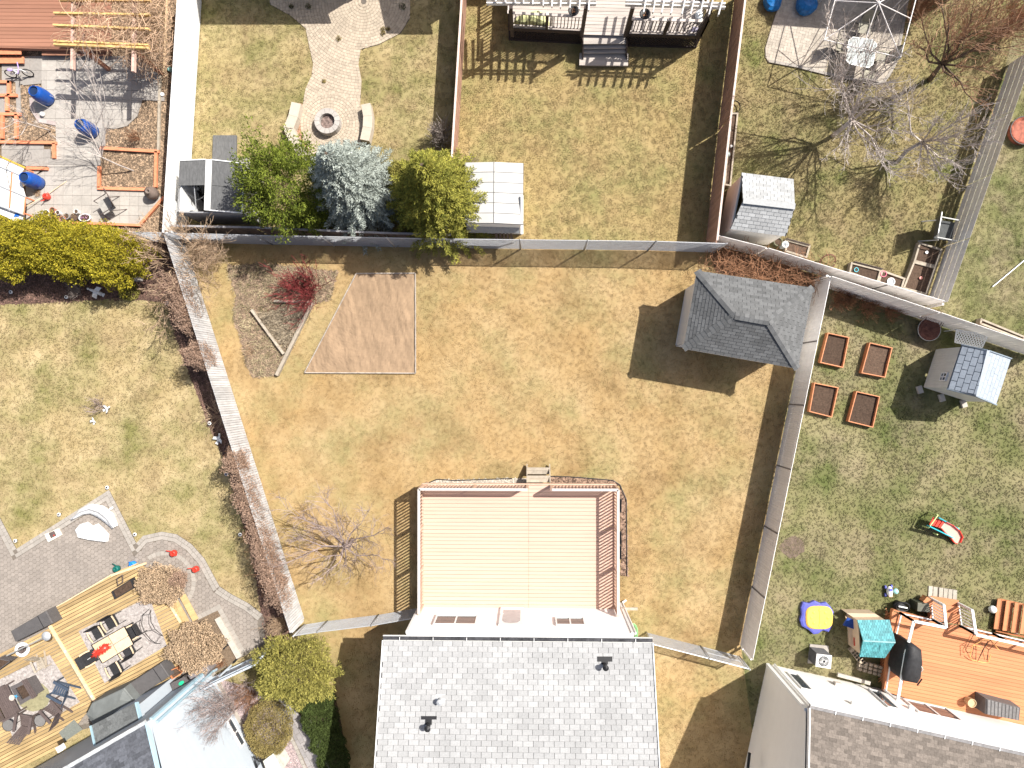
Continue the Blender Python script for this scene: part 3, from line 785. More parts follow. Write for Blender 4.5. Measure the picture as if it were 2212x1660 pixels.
# ================================================================ MAIN HOUSE
def main_house():
    H = thing('house', 'white bungalow with a pale grey shingle roof behind the new cedar deck', 'house', gz((1141, 1384), 3.7))
    wl = gz((878, 1371), 3.7); wr = gz((1367, 1371), 3.7); wl.x = W((905,1316),.9).x; wr.x = W((1345,1316),.9).x
    y0 = W((1141, 1316), .9).y; y1 = y0 - 10.8
    ze = 3.7
    b = MB(); b.prism([(wl.x, y0), (wr.x, y0), (wr.x, y1), (wl.x, y1)], -.05, ze - .12); b.build('wall', M_siding, H)
    fr = Frame((wl.x, y0, 0), (1, 0, 0), (0, 0, 1)); fr = Frame((wr.x, y0 + .001, 0), (-1, 0, 0), (0, 0, 1))
    wallstrips(fr, [fr.p(0, .1), fr.p(wr.x-wl.x, .1), fr.p(wr.x-wl.x, ze-.12), fr.p(0, ze-.12)], .2, M_siding, H)
    for (x, s) in ((wr.x, 1), (wl.x, -1)):
        f2 = Frame((x + s*.001, y0 if s > 0 else y1, 0), (0, -s, 0), (0, 0, 1))
        f2 = Frame((x + s*.001, y1 if s > 0 else y0, 0), (0, s, 0), (0, 0, 1))
        wallstrips(f2, [f2.p(0, .1), f2.p(10.8, .1), f2.p(10.8, ze-.12), f2.p(0, ze-.12)], .2, M_siding, H)
    for x in (wl.x, wr.x): MB().box((x, y0, ze/2), (.1, .1, ze-.3)).build('corner_trim', M_white, H)
    fw = Frame((wr.x, y0 + .03, 0), (-1, 0, 0), (0, 0, 1))
    for a, c, sp in (((943, 1331), (1028, 1352), 'v'), ((1199, 1336), (1265, 1353), 'v')):
        window(fw, fw.uv(WP(a, fw)), fw.uv(WP(c, fw)), M_white, H, split=sp, gm=M_glass)
    a = fw.uv(WP((1081, 1318), fw)); c = fw.uv(WP((1131, 1354), fw))
    d = MB(); d.add([fw.p(u, v, .02) for u, v in ((a[0], .92), (c[0], .92), (c[0], 2.95), (a[0], 2.95))], [(0,1,2,3)])
    quadbox(MB(), [fw.p(u, v, .05) for u, v in ((a[0], .92), (c[0], .92), (c[0], 2.95), (a[0], 2.95))], fw.N, .05).build('door', M_white, H)
    dr = H.children[-1]
    g = MB(); cx = (a[0]+c[0])/2; w2 = abs(a[0]-c[0])/2 - .13
    g.add([fw.p(cx + w2*q[0], q[1], .058) for q in ((-1,1.3),(1,1.3),(1,2.5),(.7,2.7),(0,2.78),(-.7,2.7),(-1,2.5))], [tuple(range(7))]); g.build('pane', mat('frosted_pane', (.42,.43,.45), .25, .15, 4, spec=.8), dr)
    MB().tube([fw.p(cx+w2+.06, 1.9, .06), fw.p(cx+w2+.06, 1.9, .11), fw.p(cx+w2-.04, 1.9, .11)], .012, 6).build('handle', M_steel, dr)
    # roof
    sl = 1/3.; O = W((827, 1384), ze); Rr = W((1410, 1384), ze)
    fr = Frame((O.x, O.y, ze), (1, 0, 0), (0, -1, sl))     # normal points down when U x V does
    fr = Frame((Rr.x, O.y, ze), (-1, 0, 0), (0, -1, sl)); L = Rr.x - O.x; run = 5.6 * math.hypot(1, sl)
    shingles(fr, [fr.p(0, 0), fr.p(L, 0), fr.p(L, run), fr.p(0, run)], .355, .176, M_rshing, H, gap=.014)
    y2 = O.y - 5.6; y3 = O.y - 11.2; zr = ze + 5.6*sl
    quadbox(MB(), [(O.x, y2, zr), (Rr.x, y2, zr), (Rr.x, y3, ze), (O.x, y3, ze)], (0, -sl, 1), .05).build('rear_roof', M_rshing, H)
    for x in (wl.x, wr.x): MB().add([(x, y0, ze-.15), (x, y1, ze-.15), (x, (y0+y1)/2, zr-.12)], [(0,1,2)]).build('gable', M_siding, H)
    MB().box(((O.x+Rr.x)/2, O.y - .1, ze - .1), (L, .2, .02)).build('soffit', M_white, H)
    for x in (O.x, Rr.x): MB().beam((x, O.y, ze-.02), (x, y2, zr-.02), .03, .16).build('rake_board', M_white, H)
    # gutter: open trough with hangers
    g = MB(); yg = O.y + .01
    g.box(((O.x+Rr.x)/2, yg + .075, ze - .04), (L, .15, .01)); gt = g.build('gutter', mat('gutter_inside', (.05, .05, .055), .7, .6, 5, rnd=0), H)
    MB().box(((O.x+Rr.x)/2, yg + .155, ze - .045), (L, .012, .09)).build('gutter_lip', M_white, gt)
    for i in range(8): MB().box((O.x + L*(i+.5)/8, yg + .06, ze - .004), (.02, .12, .006)).build('hanger', M_white, gt)
    for p in (((1493, 1215), (1493, 1292)),): pass
    def vent(K, fx0, fy0, fx1, fy1, px, py):
        P = [WP(K(*q), fr, .02) for q in ((fx0, fy0), (fx1, fy0), (fx1, fy1), (fx0, fy1))]
        b0 = WP(K(px, py), fr, .1)
        v = quadbox(MB(), [p + fr.N*.012 for p in P], fr.N, .02).build('vent', M_black, H)
        lo = [WP(K(px-28, fy1), fr, .02), WP(K(px+28, fy1), fr, .02), WP(K(px+28, py), fr, .02), WP(K(px-28, py), fr, .02)]
        quadbox(MB(), [p + fr.N*.014 for p in lo], fr.N, .02).build('flashing', M_black, v)
        MB().tube([b0, b0 + Vector((0, 0, .26))], .075, 14).build('pipe', M_black, v, smooth=False)
        MB().lathe([(.1, 0), (.11, .05), (.02, .11), (0, .115)], b0 + Vector((0, 0, .25)), 14).build('pipe_cap', M_black, v)
    vent(K13, 1425, 1210, 1560, 1240, 1490, 1285); vent(K23, 735, 695, 865, 740, 800, 765)
    p = WP(K13(1592, 1062), fr); v = MB().lathe([(.06, -.05), (.06, .22), (.1, .22), (.1, .3), (0, .34)], p, 14).build('metal_vent', M_galv, H, smooth=False)
    MB().box(p + Vector((.0, .0, .01)), (.34, .3, .01), M=Matrix((fr.U, fr.V, fr.N)).transposed()).build('flashing', M_galv, v)
    MB().tube([(wr.x + .09, y0 + .04, ze - .1), (wr.x + .09, y0 + .04, .15), (wr.x + .25, y0 + .12, .08)], .04, 8).build('downspout', M_white, H)
    return y0, wl.x, wr.x
HY, HXL, HXR = main_house()

def main_deck():
    z = .9; D = thing('deck', 'new pale cedar deck with slatted railing at the back of the white house', 'deck', W((1141, 1180), z))
    D.location.z = 0
    x0 = W((911, 1046), z).x; x1 = W((1331, 1046), z).x; xm = W((1142, 1046), z).x; yt = W((1141, 1047), z).y; yb = HY + .02
    for a, b in ((x0, xm - .004), (xm + .004, x1)):
        deck('b', D, [Vector((a, yb, z)), Vector((b, yb, z)), Vector((b, yt, z)), Vector((a, yt, z))], z, 0, .148, M_peach, .011)
    for a, b in (((x0, yt), (x1, yt)), ((x0, yt), (x0, yb)), ((x1, yt), (x1, yb))):
        MB().beam((*a, z - .13), (*b, z - .13), .04, .2).build('skirt_board', M_peachr, D)
    for x in (x0 + .1, xm, x1 - .1):
        for y in (yt - .1, yb + .6, (yt + yb) / 2): MB().box((x, y, (z - .2) / 2), (.12, .12, z - .2)).build('post', M_peachr, D)
    zt = z + 1.02
    def rail(a, b, flip=1):
        a = Vector((*a, 0)); b = Vector((*b, 0)); d = (b - a); L = d.length; d.normalize()
        top = MB().beam(a + Vector((0, 0, zt)), b + Vector((0, 0, zt)), .1, .035).build('top_rail', M_railt, D)
        n = int(L / .128); me = box_mesh('rail_baluster', (.045, .04, .98), M_peachr)
        for i in range(n):
            p = a + d * (L * (i + .5) / n); inst('baluster', me, top, (p.x, p.y, z + .49), math.atan2(d.y, d.x))
        for zz in (z + .09,): MB().beam(a + Vector((0, 0, zz)), b + Vector((0, 0, zz)), .04, .05).build('bottom_rail', M_peachr, D)
        k = max(1, round(L / 1.8)); pm = box_mesh('rail_post', (.09, .09, 1.15), M_peachr)
        for i in range(k + 1):
            p = a.lerp(b, i / k); inst('post', pm, D, (p.x, p.y, z + .43), 0)
    i_ = .05
    g0 = W(K22(130, 870), z).x; g1 = W(K22(335, 870), z).x
    rail((x0 + i_, yt - i_), (x0 + i_, yb + .1)); rail((x1 - i_, yt - i_), (x1 - i_, yb + .1))
    rail((x0 + i_, yt - i_), (g0, yt - i_)); rail((g1, yt - i_), (x1 - i_, yt - i_))
    sx0 = W(K22(128, 800), .4).x; sx1 = W(K22(325, 800), .4).x
    for k, zz in enumerate((.6, .3)):
        for j in (0, 1):
            MB().box(((sx0+sx1)/2, yt + .16 + k*.29 + j*.14 - .05, zz), (sx1-sx0, .13, .035)).build('stair_tread', M_timb, D)
    for x in (sx0, sx1): MB().beam((x, yt, .72), (x, yt + .66, .1), .04, .22).build('stringer', M_timb, D)
    for i, v in enumerate((1050, 1330, 1455)):
        p = W(K22(938, v), .45); b = MB()
        p.x -= .06
        for s in (-1, 1): b.box((p.x + s*.07, p.y, .45), (.015, .5, .2)); b.box((p.x, p.y + s*.25, .45), (.15, .015, .2))
        b.box((p.x, p.y, .36), (.14, .5, .02)); single(b, 'planter_frame', M_black, ('topmost of three', 'middle of three', 'lowest of three')[i] + ' empty black planter frames hung on the east side of the cedar deck', 'planter', (p.x, p.y, .35), 'black planter frames along the deck')  # empty planter frames along the deck side, no window behind them
    MB_ = MB().beam(W(K23(958, 283), .9), W(K23(1083, 283), .9), .11, .05); single(MB_, 'timber_offcut', M_timb, 'short grey timber stub sticking out beside the deck corner', 'timber', W(K23(1000, 283), .85))
main_deck()
# gravel along the deck front
gp = WL(K12, 0, 1430,905, 1480,860, 1560,825, 1700,828, 2212,815); gp += WL(K22, 0, 130,815, 130,900, 0,900); gp += [W(K12(1430, 940))]
gb = sheet(gp, .012, 'gravel_bed', mat('gravel', (.42, .37, .31), .9, .5, 22, rnd=.3, bump=.8)); EXC['centre'].append(gp)
gq = WL(K22, 0, 330,800, 480,800, 860,832, 935,880, 990,1000, 1000,1659, 940,1659, 930,880, 330,880); EXC['centre'].append(gq)
sheet(gq, .01, 'planting_strip', M_mulchd)
scatter('gravel', gp + [], [], 420, chipmesh('pebble', mat('pebbles', (.50, .45, .38), .9, .4, 9, rnd=.45), 5, .04, .035, .028), .012)
scatter('leaf_litter', gq, [], 260, chipmesh('litter', F_dry2, 5, .05, .05, .02), .012)
e = MB(); pts = [W(q, .02) for q in (K12(1425, 905), K12(1480, 858), K12(1560, 824), K12(1650, 828), K12(1700, 834), K12(2212, 816))]
single(e.tube([p + Vector((0, 0, .015)) for p in pts], .022, 5), 'lawn_edging', M_black, 'black strip edging round the gravel bed left of the deck steps', 'edging', pts[0])
e = MB(); pts = [W(q, .02) for q in (K22(330, 798), K22(500, 802), K22(870, 832), K22(930, 870), K22(985, 1000), K22(990, 1659))]
single(e.tube([p + Vector((0, 0, .015)) for p in pts], .022, 5), 'lawn_edging', M_black, 'black strip edging round the planting strip right of the deck', 'edging', pts[0])
# hose
R = random.Random(3); e = MB()
for j in range(5):
    c = W(K23(1040, 480), .05); rr = .17 + .03*j*R.random(); e.tube([c + Vector((rr*math.cos(t*.45+j)*.8, rr*1.5*math.sin(t*.45+j), .02+.02*j)) for t in range(14)], .013, 5, cap=False)
e.tube([W(K23(1000, 400), .4), W(K23(1010, 430), .1), W(K23(1020, 470), .06)], .013, 5)
single(e, 'garden_hose', mat('green_hose', (.25, .55, .25), .5), 'coiled light green garden hose at the house corner by the chain link fence', 'hose', W(K23(1040, 480)))

# ================================================================ SOIL BED, TRIANGULAR PLANTER, SHED (centre yard)
sb = WL(K11, 0, 870,707, 1378,705, 1380,1566, 424,1562); EXC['centre'].append(sb)
SB = thing('garden_bed', 'large bare tilled soil bed with thin pale board edging in the middle lawn', 'garden bed', sum(sb, Vector())/4)
n = 4
for i in range(4):
    a, b = sb[i], sb[(i+1) % 4]; MB().beam(a + Vector((0,0,.05)), b + Vector((0,0,.05)), .04, .11).build('edging_board', mat('pale_edge_board', (.36, .31, .26), .8, .25, 6), SB)
def raked(poly):
    P = inset(poly, .03); o = rough(P, .05, .032, .07, 1.1, 'soil', M_soil2, SB, 'stuff'); me = o.data
    for v in me.vertices:
        x, y = v.co.x, v.co.y; v.co.z += .02*NZ.noise((x*6 + y*1.6, y*.6, 2)) + .012*NZ.noise((x*11, y*11, 8))
raked(sb)
bed = WL(K01, 0, 1960,640) + WL(K11, 0, 60,620, 700,690, 640,930, 510,960, 480,1000, 190,1590) + WL(K01, 0, 2180,1600, 2120,1480, 2080,1250, 2010,1100, 2040,900)
EXC['centre'].append(bed)
sheet(bed, .012, 'planting_bed', mat('leafy_bed', (.15, .11, .075), .95, .45, 12, rnd=.3, bump=.7))
scatter('leaf_litter', bed, [], 220, chipmesh('dryleaf', mat('bed_leaf', (.27, .195, .135), .9, .4, 7, rnd=.5), 6, .07, .06, .02), .012)
scatter('dry_weeds', bed, [], 60, tuft('dryweed', mat('weeds', (.28, .24, .12), .9, .4, 2, c2=(.36, .30, .19), rnd=.4), 9, .09, .08, .007), .012, tilt=.5)
TP = thing('triangular_planter', 'triangular timber framed bed of dry grass left of the soil bed', 'garden bed', W(K11(240, 1150)))
for a, b, w in (((492,950),(180,1585),.13), ((-35,1020),(243,1400),.1), ((160,945),(480,952),.09)):
    MB().beam(W(K11(*a), .1), W(K11(*b), .1), w, .2).build('timber', M_timb, TP)
MB().prism(WL(K11, 0, 10,1060, 470,960, 250,1380), 0, .1).build('soil', mat('leafy_bed2', (.15, .11, .075), .95, .45, 12, rnd=.3, bump=.7), TP)
tg = WL(K11, 0, 20,1060, 465,965, 250,1370)
scatter('dry_grass', tg, [], 240, tuft('drytuft', mat('dry_straw', (.36, .295, .21), .9, .3, 3, rnd=.4), 10, .12, .1, .008), .1, tilt=.7)
bare_shrub('red stemmed dogwood shrub at the back of the middle lawn beside the planter', W(K11(450, 830)), 1.5, .75, T_red, 11, 70, 'dogwood_shrub', 2, 4, r=.009, rmin=.006)
bare_shrub('low dry bush in the bed between the planter and the whitewashed fence', W(K01(2170, 1380)), .5, .35, T_tan, 12, 40, depth=1, r=.006)
def hip_shed():
    z = 2.5; C = [W(p, z) for p in ((1506.6, 586), (1756, 623), (1722.6, 796), (1476.6, 753))]     # roof corners
    Hh = thing('garden_shed', 'white walled garden shed with a slate grey hip roof on the gold lawn', 'shed', Vector((*((C[0]+C[2])/2).xy, 0)))
    ux = ((C[1]-C[0]) + (C[2]-C[3])).normalized(); uy = ((C[3]-C[0]) + (C[2]-C[1])).normalized()
    rp = [W((1589, 682), 3.55), W((1661, 695), 3.55)]
    faces = [([C[3], C[0], rp[0]], C[3], C[0]-C[3]), ([C[0], C[1], rp[1], rp[0]], C[0], C[1]-C[0]), ([C[1], C[2], rp[1]], C[1], C[2]-C[1]), ([C[2], C[3], rp[0], rp[1]], C[2], C[3]-C[2])]
    for P, O, U in faces:
        far = P[2]; fr = Frame(O, U, far - O)
        if fr.N.z < 0: fr = Frame(O + U, -U, far - O - U)
        shingles(fr, P, .30, .135, M_gshing, Hh, limit=120, gap=.012, thick=.009, lift=.012)
    for a, b in ((C[0], rp[0]), (C[1], rp[1]), (C[2], rp[1]), (C[3], rp[0]), (rp[0], rp[1])):
        L = (b-a).length; n = int(L/.16); d = (b-a).normalized()
        for i in range(n):
            p = a + d*((i+.5)*L/n); side = d.cross(Vector((0,0,1))).normalized()
            mb = MB(); e = d*(L/n*.62)
            for s in (-1, 1):
                o = side*s*.14 + Vector((0,0,-.055)); up = Vector((0,0,.035 + .006))
                q = [p - e + up, p + e + up - Vector((0,0,.012)), p + e + o + up - Vector((0,0,.012)), p - e + o + up]
                mb.add(q, [(0,1,2,3) if s > 0 else (3,2,1,0)])
            mb.build('ridge_shingle', M_gshing, Hh)
    ins = [Vector((c.x, c.y, 0)) for c in C]; cc = sum(ins, Vector())/4
    V = []
    for c, (sx, sy) in zip(ins, ((1, 1), (-1, 1), (-1, -1), (1, -1))): V.append(c + ux*sx*.22 + uy*sy*.3)
    for i in range(4):
        a, b = V[i], V[(i+1) % 4]; d = (b-a).normalized(); out = Vector((d.y, -d.x, 0))
        if out.dot(a - cc) < 0: out = -out
        w = MB().beam(a + Vector((0,0,1.2)), b + Vector((0,0,1.2)), .05, 2.4).build('wall', M_white, Hh)
        fr = Frame(a + out*.027, d, (0,0,1))
        if fr.N.dot(out) < 0: fr = Frame(b + out*.027, -d, (0,0,1))
        wallstrips(fr, [fr.p(0,.05), fr.p((b-a).length,.05), fr.p((b-a).length,2.38), fr.p(0,2.38)], .2, M_white, Hh)
    for i in range(4): MB().beam(C[i] - Vector((0,0,.06)), C[(i+1)%4] - Vector((0,0,.06)), .025, .11).build('fascia', M_white, Hh)
    sc_ = [c + Vector((0,0,-.1)) for c in C]; MB().add(sc_, [(0,1,2,3)]).build('soffit', M_white, Hh)
    fr = Frame(V[3] + (V[3]-V[0]).normalized()*.05, V[2]-V[3], (0,0,1))
    MB().add([fr.p(u, v, .0) for u, v in ((1.2,.1),(2.2,.1),(2.2,2.05),(1.2,2.05))], [(0,1,2,3)]).build('door', mat('grey_door', (.4,.4,.4)), Hh)
hip_shed()

# ================================================================ FENCES
M_lattice = mat('tan_lattice', (.50, .37, .23), .8, .2, 6, rnd=.15)
fence('tall bright white vinyl fence beside the wood chip garden', [(389,-60),(353,503)], 1.8, .15, M_vinyl, gap=.004, side=1, cap=M_vinyl, name='vinyl_fence', jit=.0, postw=.12)
fence('whitewashed weathered board fence along the left side of the middle yard', [(353,503),(628,1372)], 1.7, .098, M_wthr, side=1, mp=M_wthr, gap=.012, jit=.006)
fence('cream slatted fence along the right side of the middle yard', [(1795,598),(1625,1432)], 1.6, .1, M_cream, side=-1, gap=.004, jit=.002, post_strip=mat('grey_strip', (.22, .20, .19)))
fence('cream slatted fence running behind the fire bowl and lattice', [(1797,597),(2034,676),(2300,766)], 1.8, .1, M_cream, side=-1, gap=.012, jit=.003)
fence('light grey board fence behind the plant pots and the light shed', [(1549,508),(1660,536),(1789,576),(2049,653)], 1.55, .14, M_greyf, side=-1, gap=.003, jit=.001, post_strip=mat('grey_strip', (.22, .20, .19)))
fence('wide grey plank fence at the edge of the yard with bare trees', [(2240,98),(2048,653)], 1.55, .3, M_greyf, side=-1, orient='h', nplank=4, plankgap=.035, t=.003)
fence('reddish brown board fence left of the bin shed lawn', [(1001,-60),(976,343),(962,520)], 1.6, .14, M_brownf, side=1, cap=mat('pink_cap', (.6,.48,.42)), gap=.006)
fence('reddish brown board fence right of the railed deck lawn', [(1617,-60),(1579,250),(1549,520)], 1.8, .14, M_brownf, side=-1, cap=mat('pink_cap', (.6,.48,.42)), gap=.006)
fence('dark low wooden fence behind the evergreens and the grey bin shed', [(357,488),(553,492),(830,504),(975,508)], 1.4, .14, M_darkf, side=-1, cap=mat('grey_cap', (.33,.32,.33)))
fence('pale blue grey vinyl fence between the brown dried bush and the cedar', [K03(1700,1010), K03(1860,925), K03(2212,760), K13(60,690)], 1.5, .14, M_blueside, side=-1, cap=M_blueside)
chainlink('long rear chain link fence between the back lawns and the middle yard', [(282,502),(553,509),(978,517),(1417,522),(1569,527)], 1.75, M_galv, M_wire, sp=.05, wr=.0042)
chainlink('short chain link fence and gate left of the white house', [(634,1374),(686,1366),(802,1352),(899,1335)], 1.3, M_galv, M_wire, post=1.6, wr=.004, gate=.95)
chainlink('short chain link fence and gate right of the white house', [(1409,1392),(1531,1423),(1619,1446)], 1.3, M_galv, M_wire, post=1.8, wr=.004, gate=-.95)

# ================================================================ LEFT YARD: cedars, beds, stones, dry hedge
bedL = [W(p) for p in ((-140,520),(390,520),(402,560),(440,690),(520,950),(640,1345),(600,1420),(540,1350),(575,1370),(560,1300),(548,1210),(520,1110),(490,1000),(450,930),(425,850),(395,770),(370,700),(362,655),(300,650),(240,648),(100,655),(40,658),(0,655),(-140,660))]
bedL = [W(p) for p in ((-140,520),(395,520),(440,660),(520,940),(640,1345),(610,1420),(575,1390),(560,1300),(548,1210),(520,1110),(490,1000),(455,930),(425,850),(395,770),(370,700),(362,655),(300,648),(240,646),(100,655),(-140,662))]
EXC['left'].append(bedL)
sheet(bedL, .01, 'planting_bed', M_mulchd)
scatter('bark_mulch', bedL, [], 200, chipmesh('barkchip', mat('bark_chips', (.15, .09, .07), .95, .5, 9, rnd=.6), 6, .07, .05, .025), .012)
cg = 'yellow green cedar mounds along the back bed'
for i, (x, y, rx, ry, l) in enumerate(((22, 540, 1.25, 1.15, 'leftmost large yellow green cedar mound, cut by the photo edge'), (98, 532, 1.2, 1.1, 'second large yellow green cedar mound from the left'),
        (178, 545, 1.25, 1.1, 'third large yellow green cedar mound from the left'), (255, 560, 1.3, 1.15, 'rightmost large yellow green cedar mound beside the fence corner'))):
    bush('cedar_shrub', l, 'shrub', gz((x, y), 1.2), rx, ry, 2.3, F_cedar, 13000, .075, .017, 20 + i, .2, bark=bark, group=cg, depth=.42, up=.6, clump=4.2)
bush('groundcover_mound', 'low green mound at the end of the cedar bed', 'plant', W(K01(1130, 860)), .42, .36, .25, F_jun, 1600, .06, .01, 31, bark=bark)
bare_shrub('grey leafless bush in the shaded cedar bed', W(K01(690, 860)), .4, .5, T_grey, 32, 45, r=.006)
hedge = [(424, 625, .3, .7, 'thin dry hedge clump nearest the fence corner'), (505, 1000, .28, .5, 'narrow dry hedge tip at the top of the long hedge run'), (577, 1222, .34, 1.0, 'dry pinkish hedge section two thirds down the long hedge run'), (430, 668, .32, 1.0, 'dry brown hedge clump highest up the whitewashed fence'), (446, 770, .46, .6, 'round dry brown bush leaning on the whitewashed fence'),
         (535, 1075, .33, 1.15, 'long dry pinkish hedge section in the middle of the whitewashed fence'), (563, 1170, .35, 1.2, 'long dry pinkish hedge section below the middle one at the fence'), (590, 1270, .32, 1.0, 'dry pinkish hedge section near the lower end of the fence')]
for i, (x, y, rx, ry, l) in enumerate(hedge):
    fx = 401 + 258*(y-520)/817.; hb_ = gz((fx - 9 - 4*(i > 1), y + 0), 0); hb_ = Vector((hb_.x, gz((x, y), 1.8).y, 0))
    bush('dry_hedge', l, 'hedge', hb_, rx, ry, 2.15, F_dry2, 5200, .045, .013, 40 + i, .26, rot=.3, bark=bark, depth=.7, out=0.)
    bare_shrub('leafless stems rising through ' + l, hb_ + Vector((-.12, 0, 0)), .6, 1.6, T_vine, 50 + i, 26, r=.006, depth=2)
bare_shrub('dry pink plume shrub where the left fence meets the chain link', gz((605, 1345), .4), .4, 1.2, T_tan, 46, 60, r=.006)
bare_shrub('arching tan grass like shrub against the left fence', gz(K02(1900, 270), .3) + Vector((-.1, 0, 0)), 1.1, .7, T_tan, 47, 46, r=.006, depth=1, upb=-.05, grav=.25)
bare_tree('leafless tan shrub tree over the corner of the white and rear fences', gz((392, 560), .3), [W(K01(*p), z) for p, z in (((1130, 380), 2.2), ((1330, 300), 2.3), ((1620, 240), 2.4), ((2000, 560), 2.), ((1450, 850), 2.), ((1430, 1150), 1.6), ((1880, 800), 1.7), ((1230, 560), 2.2), ((1780, 300), 2.6))],
          gz((394, 558), .3) + Vector((.0, 0, .5)), .05, T_tan, T_tan, 48, 3, 3, .8, rmin=.006)
bush('dry_shrub', 'tan leafless shrub mass right of the fence corner', 'shrub', gz((445, 545), .6), .75, .6, 1.1, T_tan, 3200, .1, .005, 49, depth=.7, out=0., bark=bark)
for i, (k, u, v) in enumerate(((K01,118,870),(K01,595,912),(K01,1460,965),(K02,1825,338),(K02,1970,775),(K02,2088,1293),(K02,945,890),(K02,530,1122),(K02,155,1348),(K02,1183,1293))):
    p = W(k(u, v)); ll = ('leftmost in the shaded cedar bed', 'second from left in the shaded cedar bed', 'at the right end of the cedar bed', 'beside the arching shrub at the left fence', 'below the white statue at the left fence', 'lowest one along the left fence bed', 'at the pointed tip of the hex paved patio', 'halfway along the slanted patio border', 'at the lower left notch of the patio border', 'at the inner corner of the patio border')[i]
    r = thing('garden_light', 'small round solar light ' + ll, 'garden light', p, 'round solar garden lights')
    MB().lathe([(.02, 0), (.02, .12), (.0, .12)], p, 8).build('stake', M_black, r)
    MB().lathe([(.02, .12), (.075, .14), (.075, .17), (.04, .185)], p, 16).build('lamp_head', M_white, r, smooth=False)
    MB().lathe([(.04, .186), (.0, .192)], p, 10).build('solar_cell', M_black, r)
def rock(p, r, label, m, sx=1., sy=1., rz=0., h=.5, seed=1, name='rock', cat='rock'):
    mb = MB(); mb.sphere((0, 0, r*h*.6), r, 12, 7, h)
    for i, v in enumerate(mb.v):
        q = Vector(v); k = 1 + .22*NZ.noise(q*3/r*.4 + Vector((seed*7, 0, 0))); mb.v[i] = (q.x*k*sx*math.cos(rz)-q.y*k*sy*math.sin(rz) + p[0], q.x*k*sx*math.sin(rz)+q.y*k*sy*math.cos(rz) + p[1], q.z*k + p[2])
    return single(mb, name, m, label, cat, p)
rock(W(K01(1195, 755)), .24, 'pale boulder at the right end of the cedar bed', M_stone, 1.1, .5, -.1, .6, 3)
# statues: small pale bird-bath figure & dove
def statue(p, rz, label, seed, s=1.):
    r = thing('statue', label, 'statue', p); c, q = math.cos(rz), math.sin(rz)
    def T(x, y, z): return Vector((p[0] + (x*c-y*q)*s, p[1] + (x*q+y*c)*s, z*s))
    MB().tube([T(-.16,0,.05), T(-.05,0,.16), T(.08,0,.2), T(.17,0,.27)], .075*s, 8, .04*s).build('body', M_white, r, smooth=True)
    h = MB(); h.sphere(T(.2,0,.31), .045*s, 8, 6); h.build('head', M_white, r, smooth=True)
    for sd in (-1, 1):
        w = MB(); quadbox(w, [T(.05,.04*sd,.22), T(-.02,.2*sd,.26), T(-.16,.22*sd,.2), T(-.1,.05*sd,.18)], (0,0,1), .015); w.build('wing', M_white, r)
    quadbox(MB(), [T(-.14,-.03,.08), T(-.14,.03,.08), T(-.3,.07,.1), T(-.3,-.07,.1)], (0,0,1), .015).build('tail', M_white, r)
statue(W(K01(850, 868)), 2.7, 'white bird statue in the shaded cedar bed', 1, 1.15)
statue(W(K02(945, 210)), .4, 'white bird statue on the left lawn under the dead sapling', 2, .8)
statue(W(K02(818, 315)), 1.5, 'small white bird statue on the left lawn, lower of the two', 3, .55)
statue(W(K02(1905, 465)), 1.1, 'white statue in the bed against the left fence', 4, .95)
bare_shrub('dead sapling with thin dark twigs on the left lawn', W(K02(900, 215)), .75, .6, T_purp, 61, 9, depth=2, kids=3, r=.011, rmin=.006, name='sapling')
# hex paved patio
pat = WL(K02, 0, -560,1150, 0,1150, 145,1425, 945,915, 1180,1375, 1240,1310, 1400,1275, 1530,1298, 1660,1385, 1770,1510, 1850,1659)
pat += WL(K03, 0, 1900,90, 2000,155, 2150,235, 2270,330, 2330,560, 1760,900, 1200,1200, -560,1659)
EXC['left'].append(pat)
sheet(pat, .02, 'patio_bed', M_joint)
PT = struct(MB().prism(pat, .0, .024), 'patio', M_joint)
edge = WL(K02, 0, -560,1150, 0,1150, 145,1425, 945,915, 1180,1375, 1240,1310, 1400,1275, 1530,1298, 1660,1385, 1770,1510, 1850,1659) + WL(K03, 0, 1900,90, 2000,155, 2150,235, 2270,330)
def border(path, w, step, parent, m, z=.02, th=.025, side=-1, name='border_paver'):
    for a, b in zip(path, path[1:]):
        L = (b-a).length; d = (b-a).normalized(); nr = Vector((-d.y, d.x, 0))*side; n = max(1, round(L/step)); s = L/n
        for i in range(n):
            p = a + d*(i*s); MB().prism([p + d*.005, p + d*(s-.005), p + d*(s-.005) + nr*(w-.01), p + d*.005 + nr*(w-.01)], z, z + th + R.uniform(-.002,.002)).build(name, m, parent)
edge = [Vector((p.x, p.y, 0)) for p in edge]
border(edge, .16, .16, PT, M_bord)
def offset(path, w, side):
    out = []
    for i, p in enumerate(path):
        ds = []
        if i: ds.append((p - path[i-1]).normalized())
        if i < len(path)-1: ds.append((path[i+1] - p).normalized())
        t = sum(ds, Vector()).normalized(); nr = Vector((-t.y, t.x, 0))*side; k = max(.4, nr.dot(Vector((-ds[0].y, ds[0].x, 0))*side)); out.append(p + nr*w/k)
    return out
e2 = offset(edge, .165, -1); border(e2, .16, .3, PT, M_bord)
e3 = offset(edge, .335, -1)
inn = e3 + [Vector((p.x, p.y, 0)) for p in WL(K03, 0, 2250,580, 1760,860, 1200,1160, -560,1600)]
fr = flat(.022, -.5); pieces('paver', inn, hexcells(bbox(inn, fr), .178, .012), fr, .022, M_hexp, PT, 300, jit=.004)
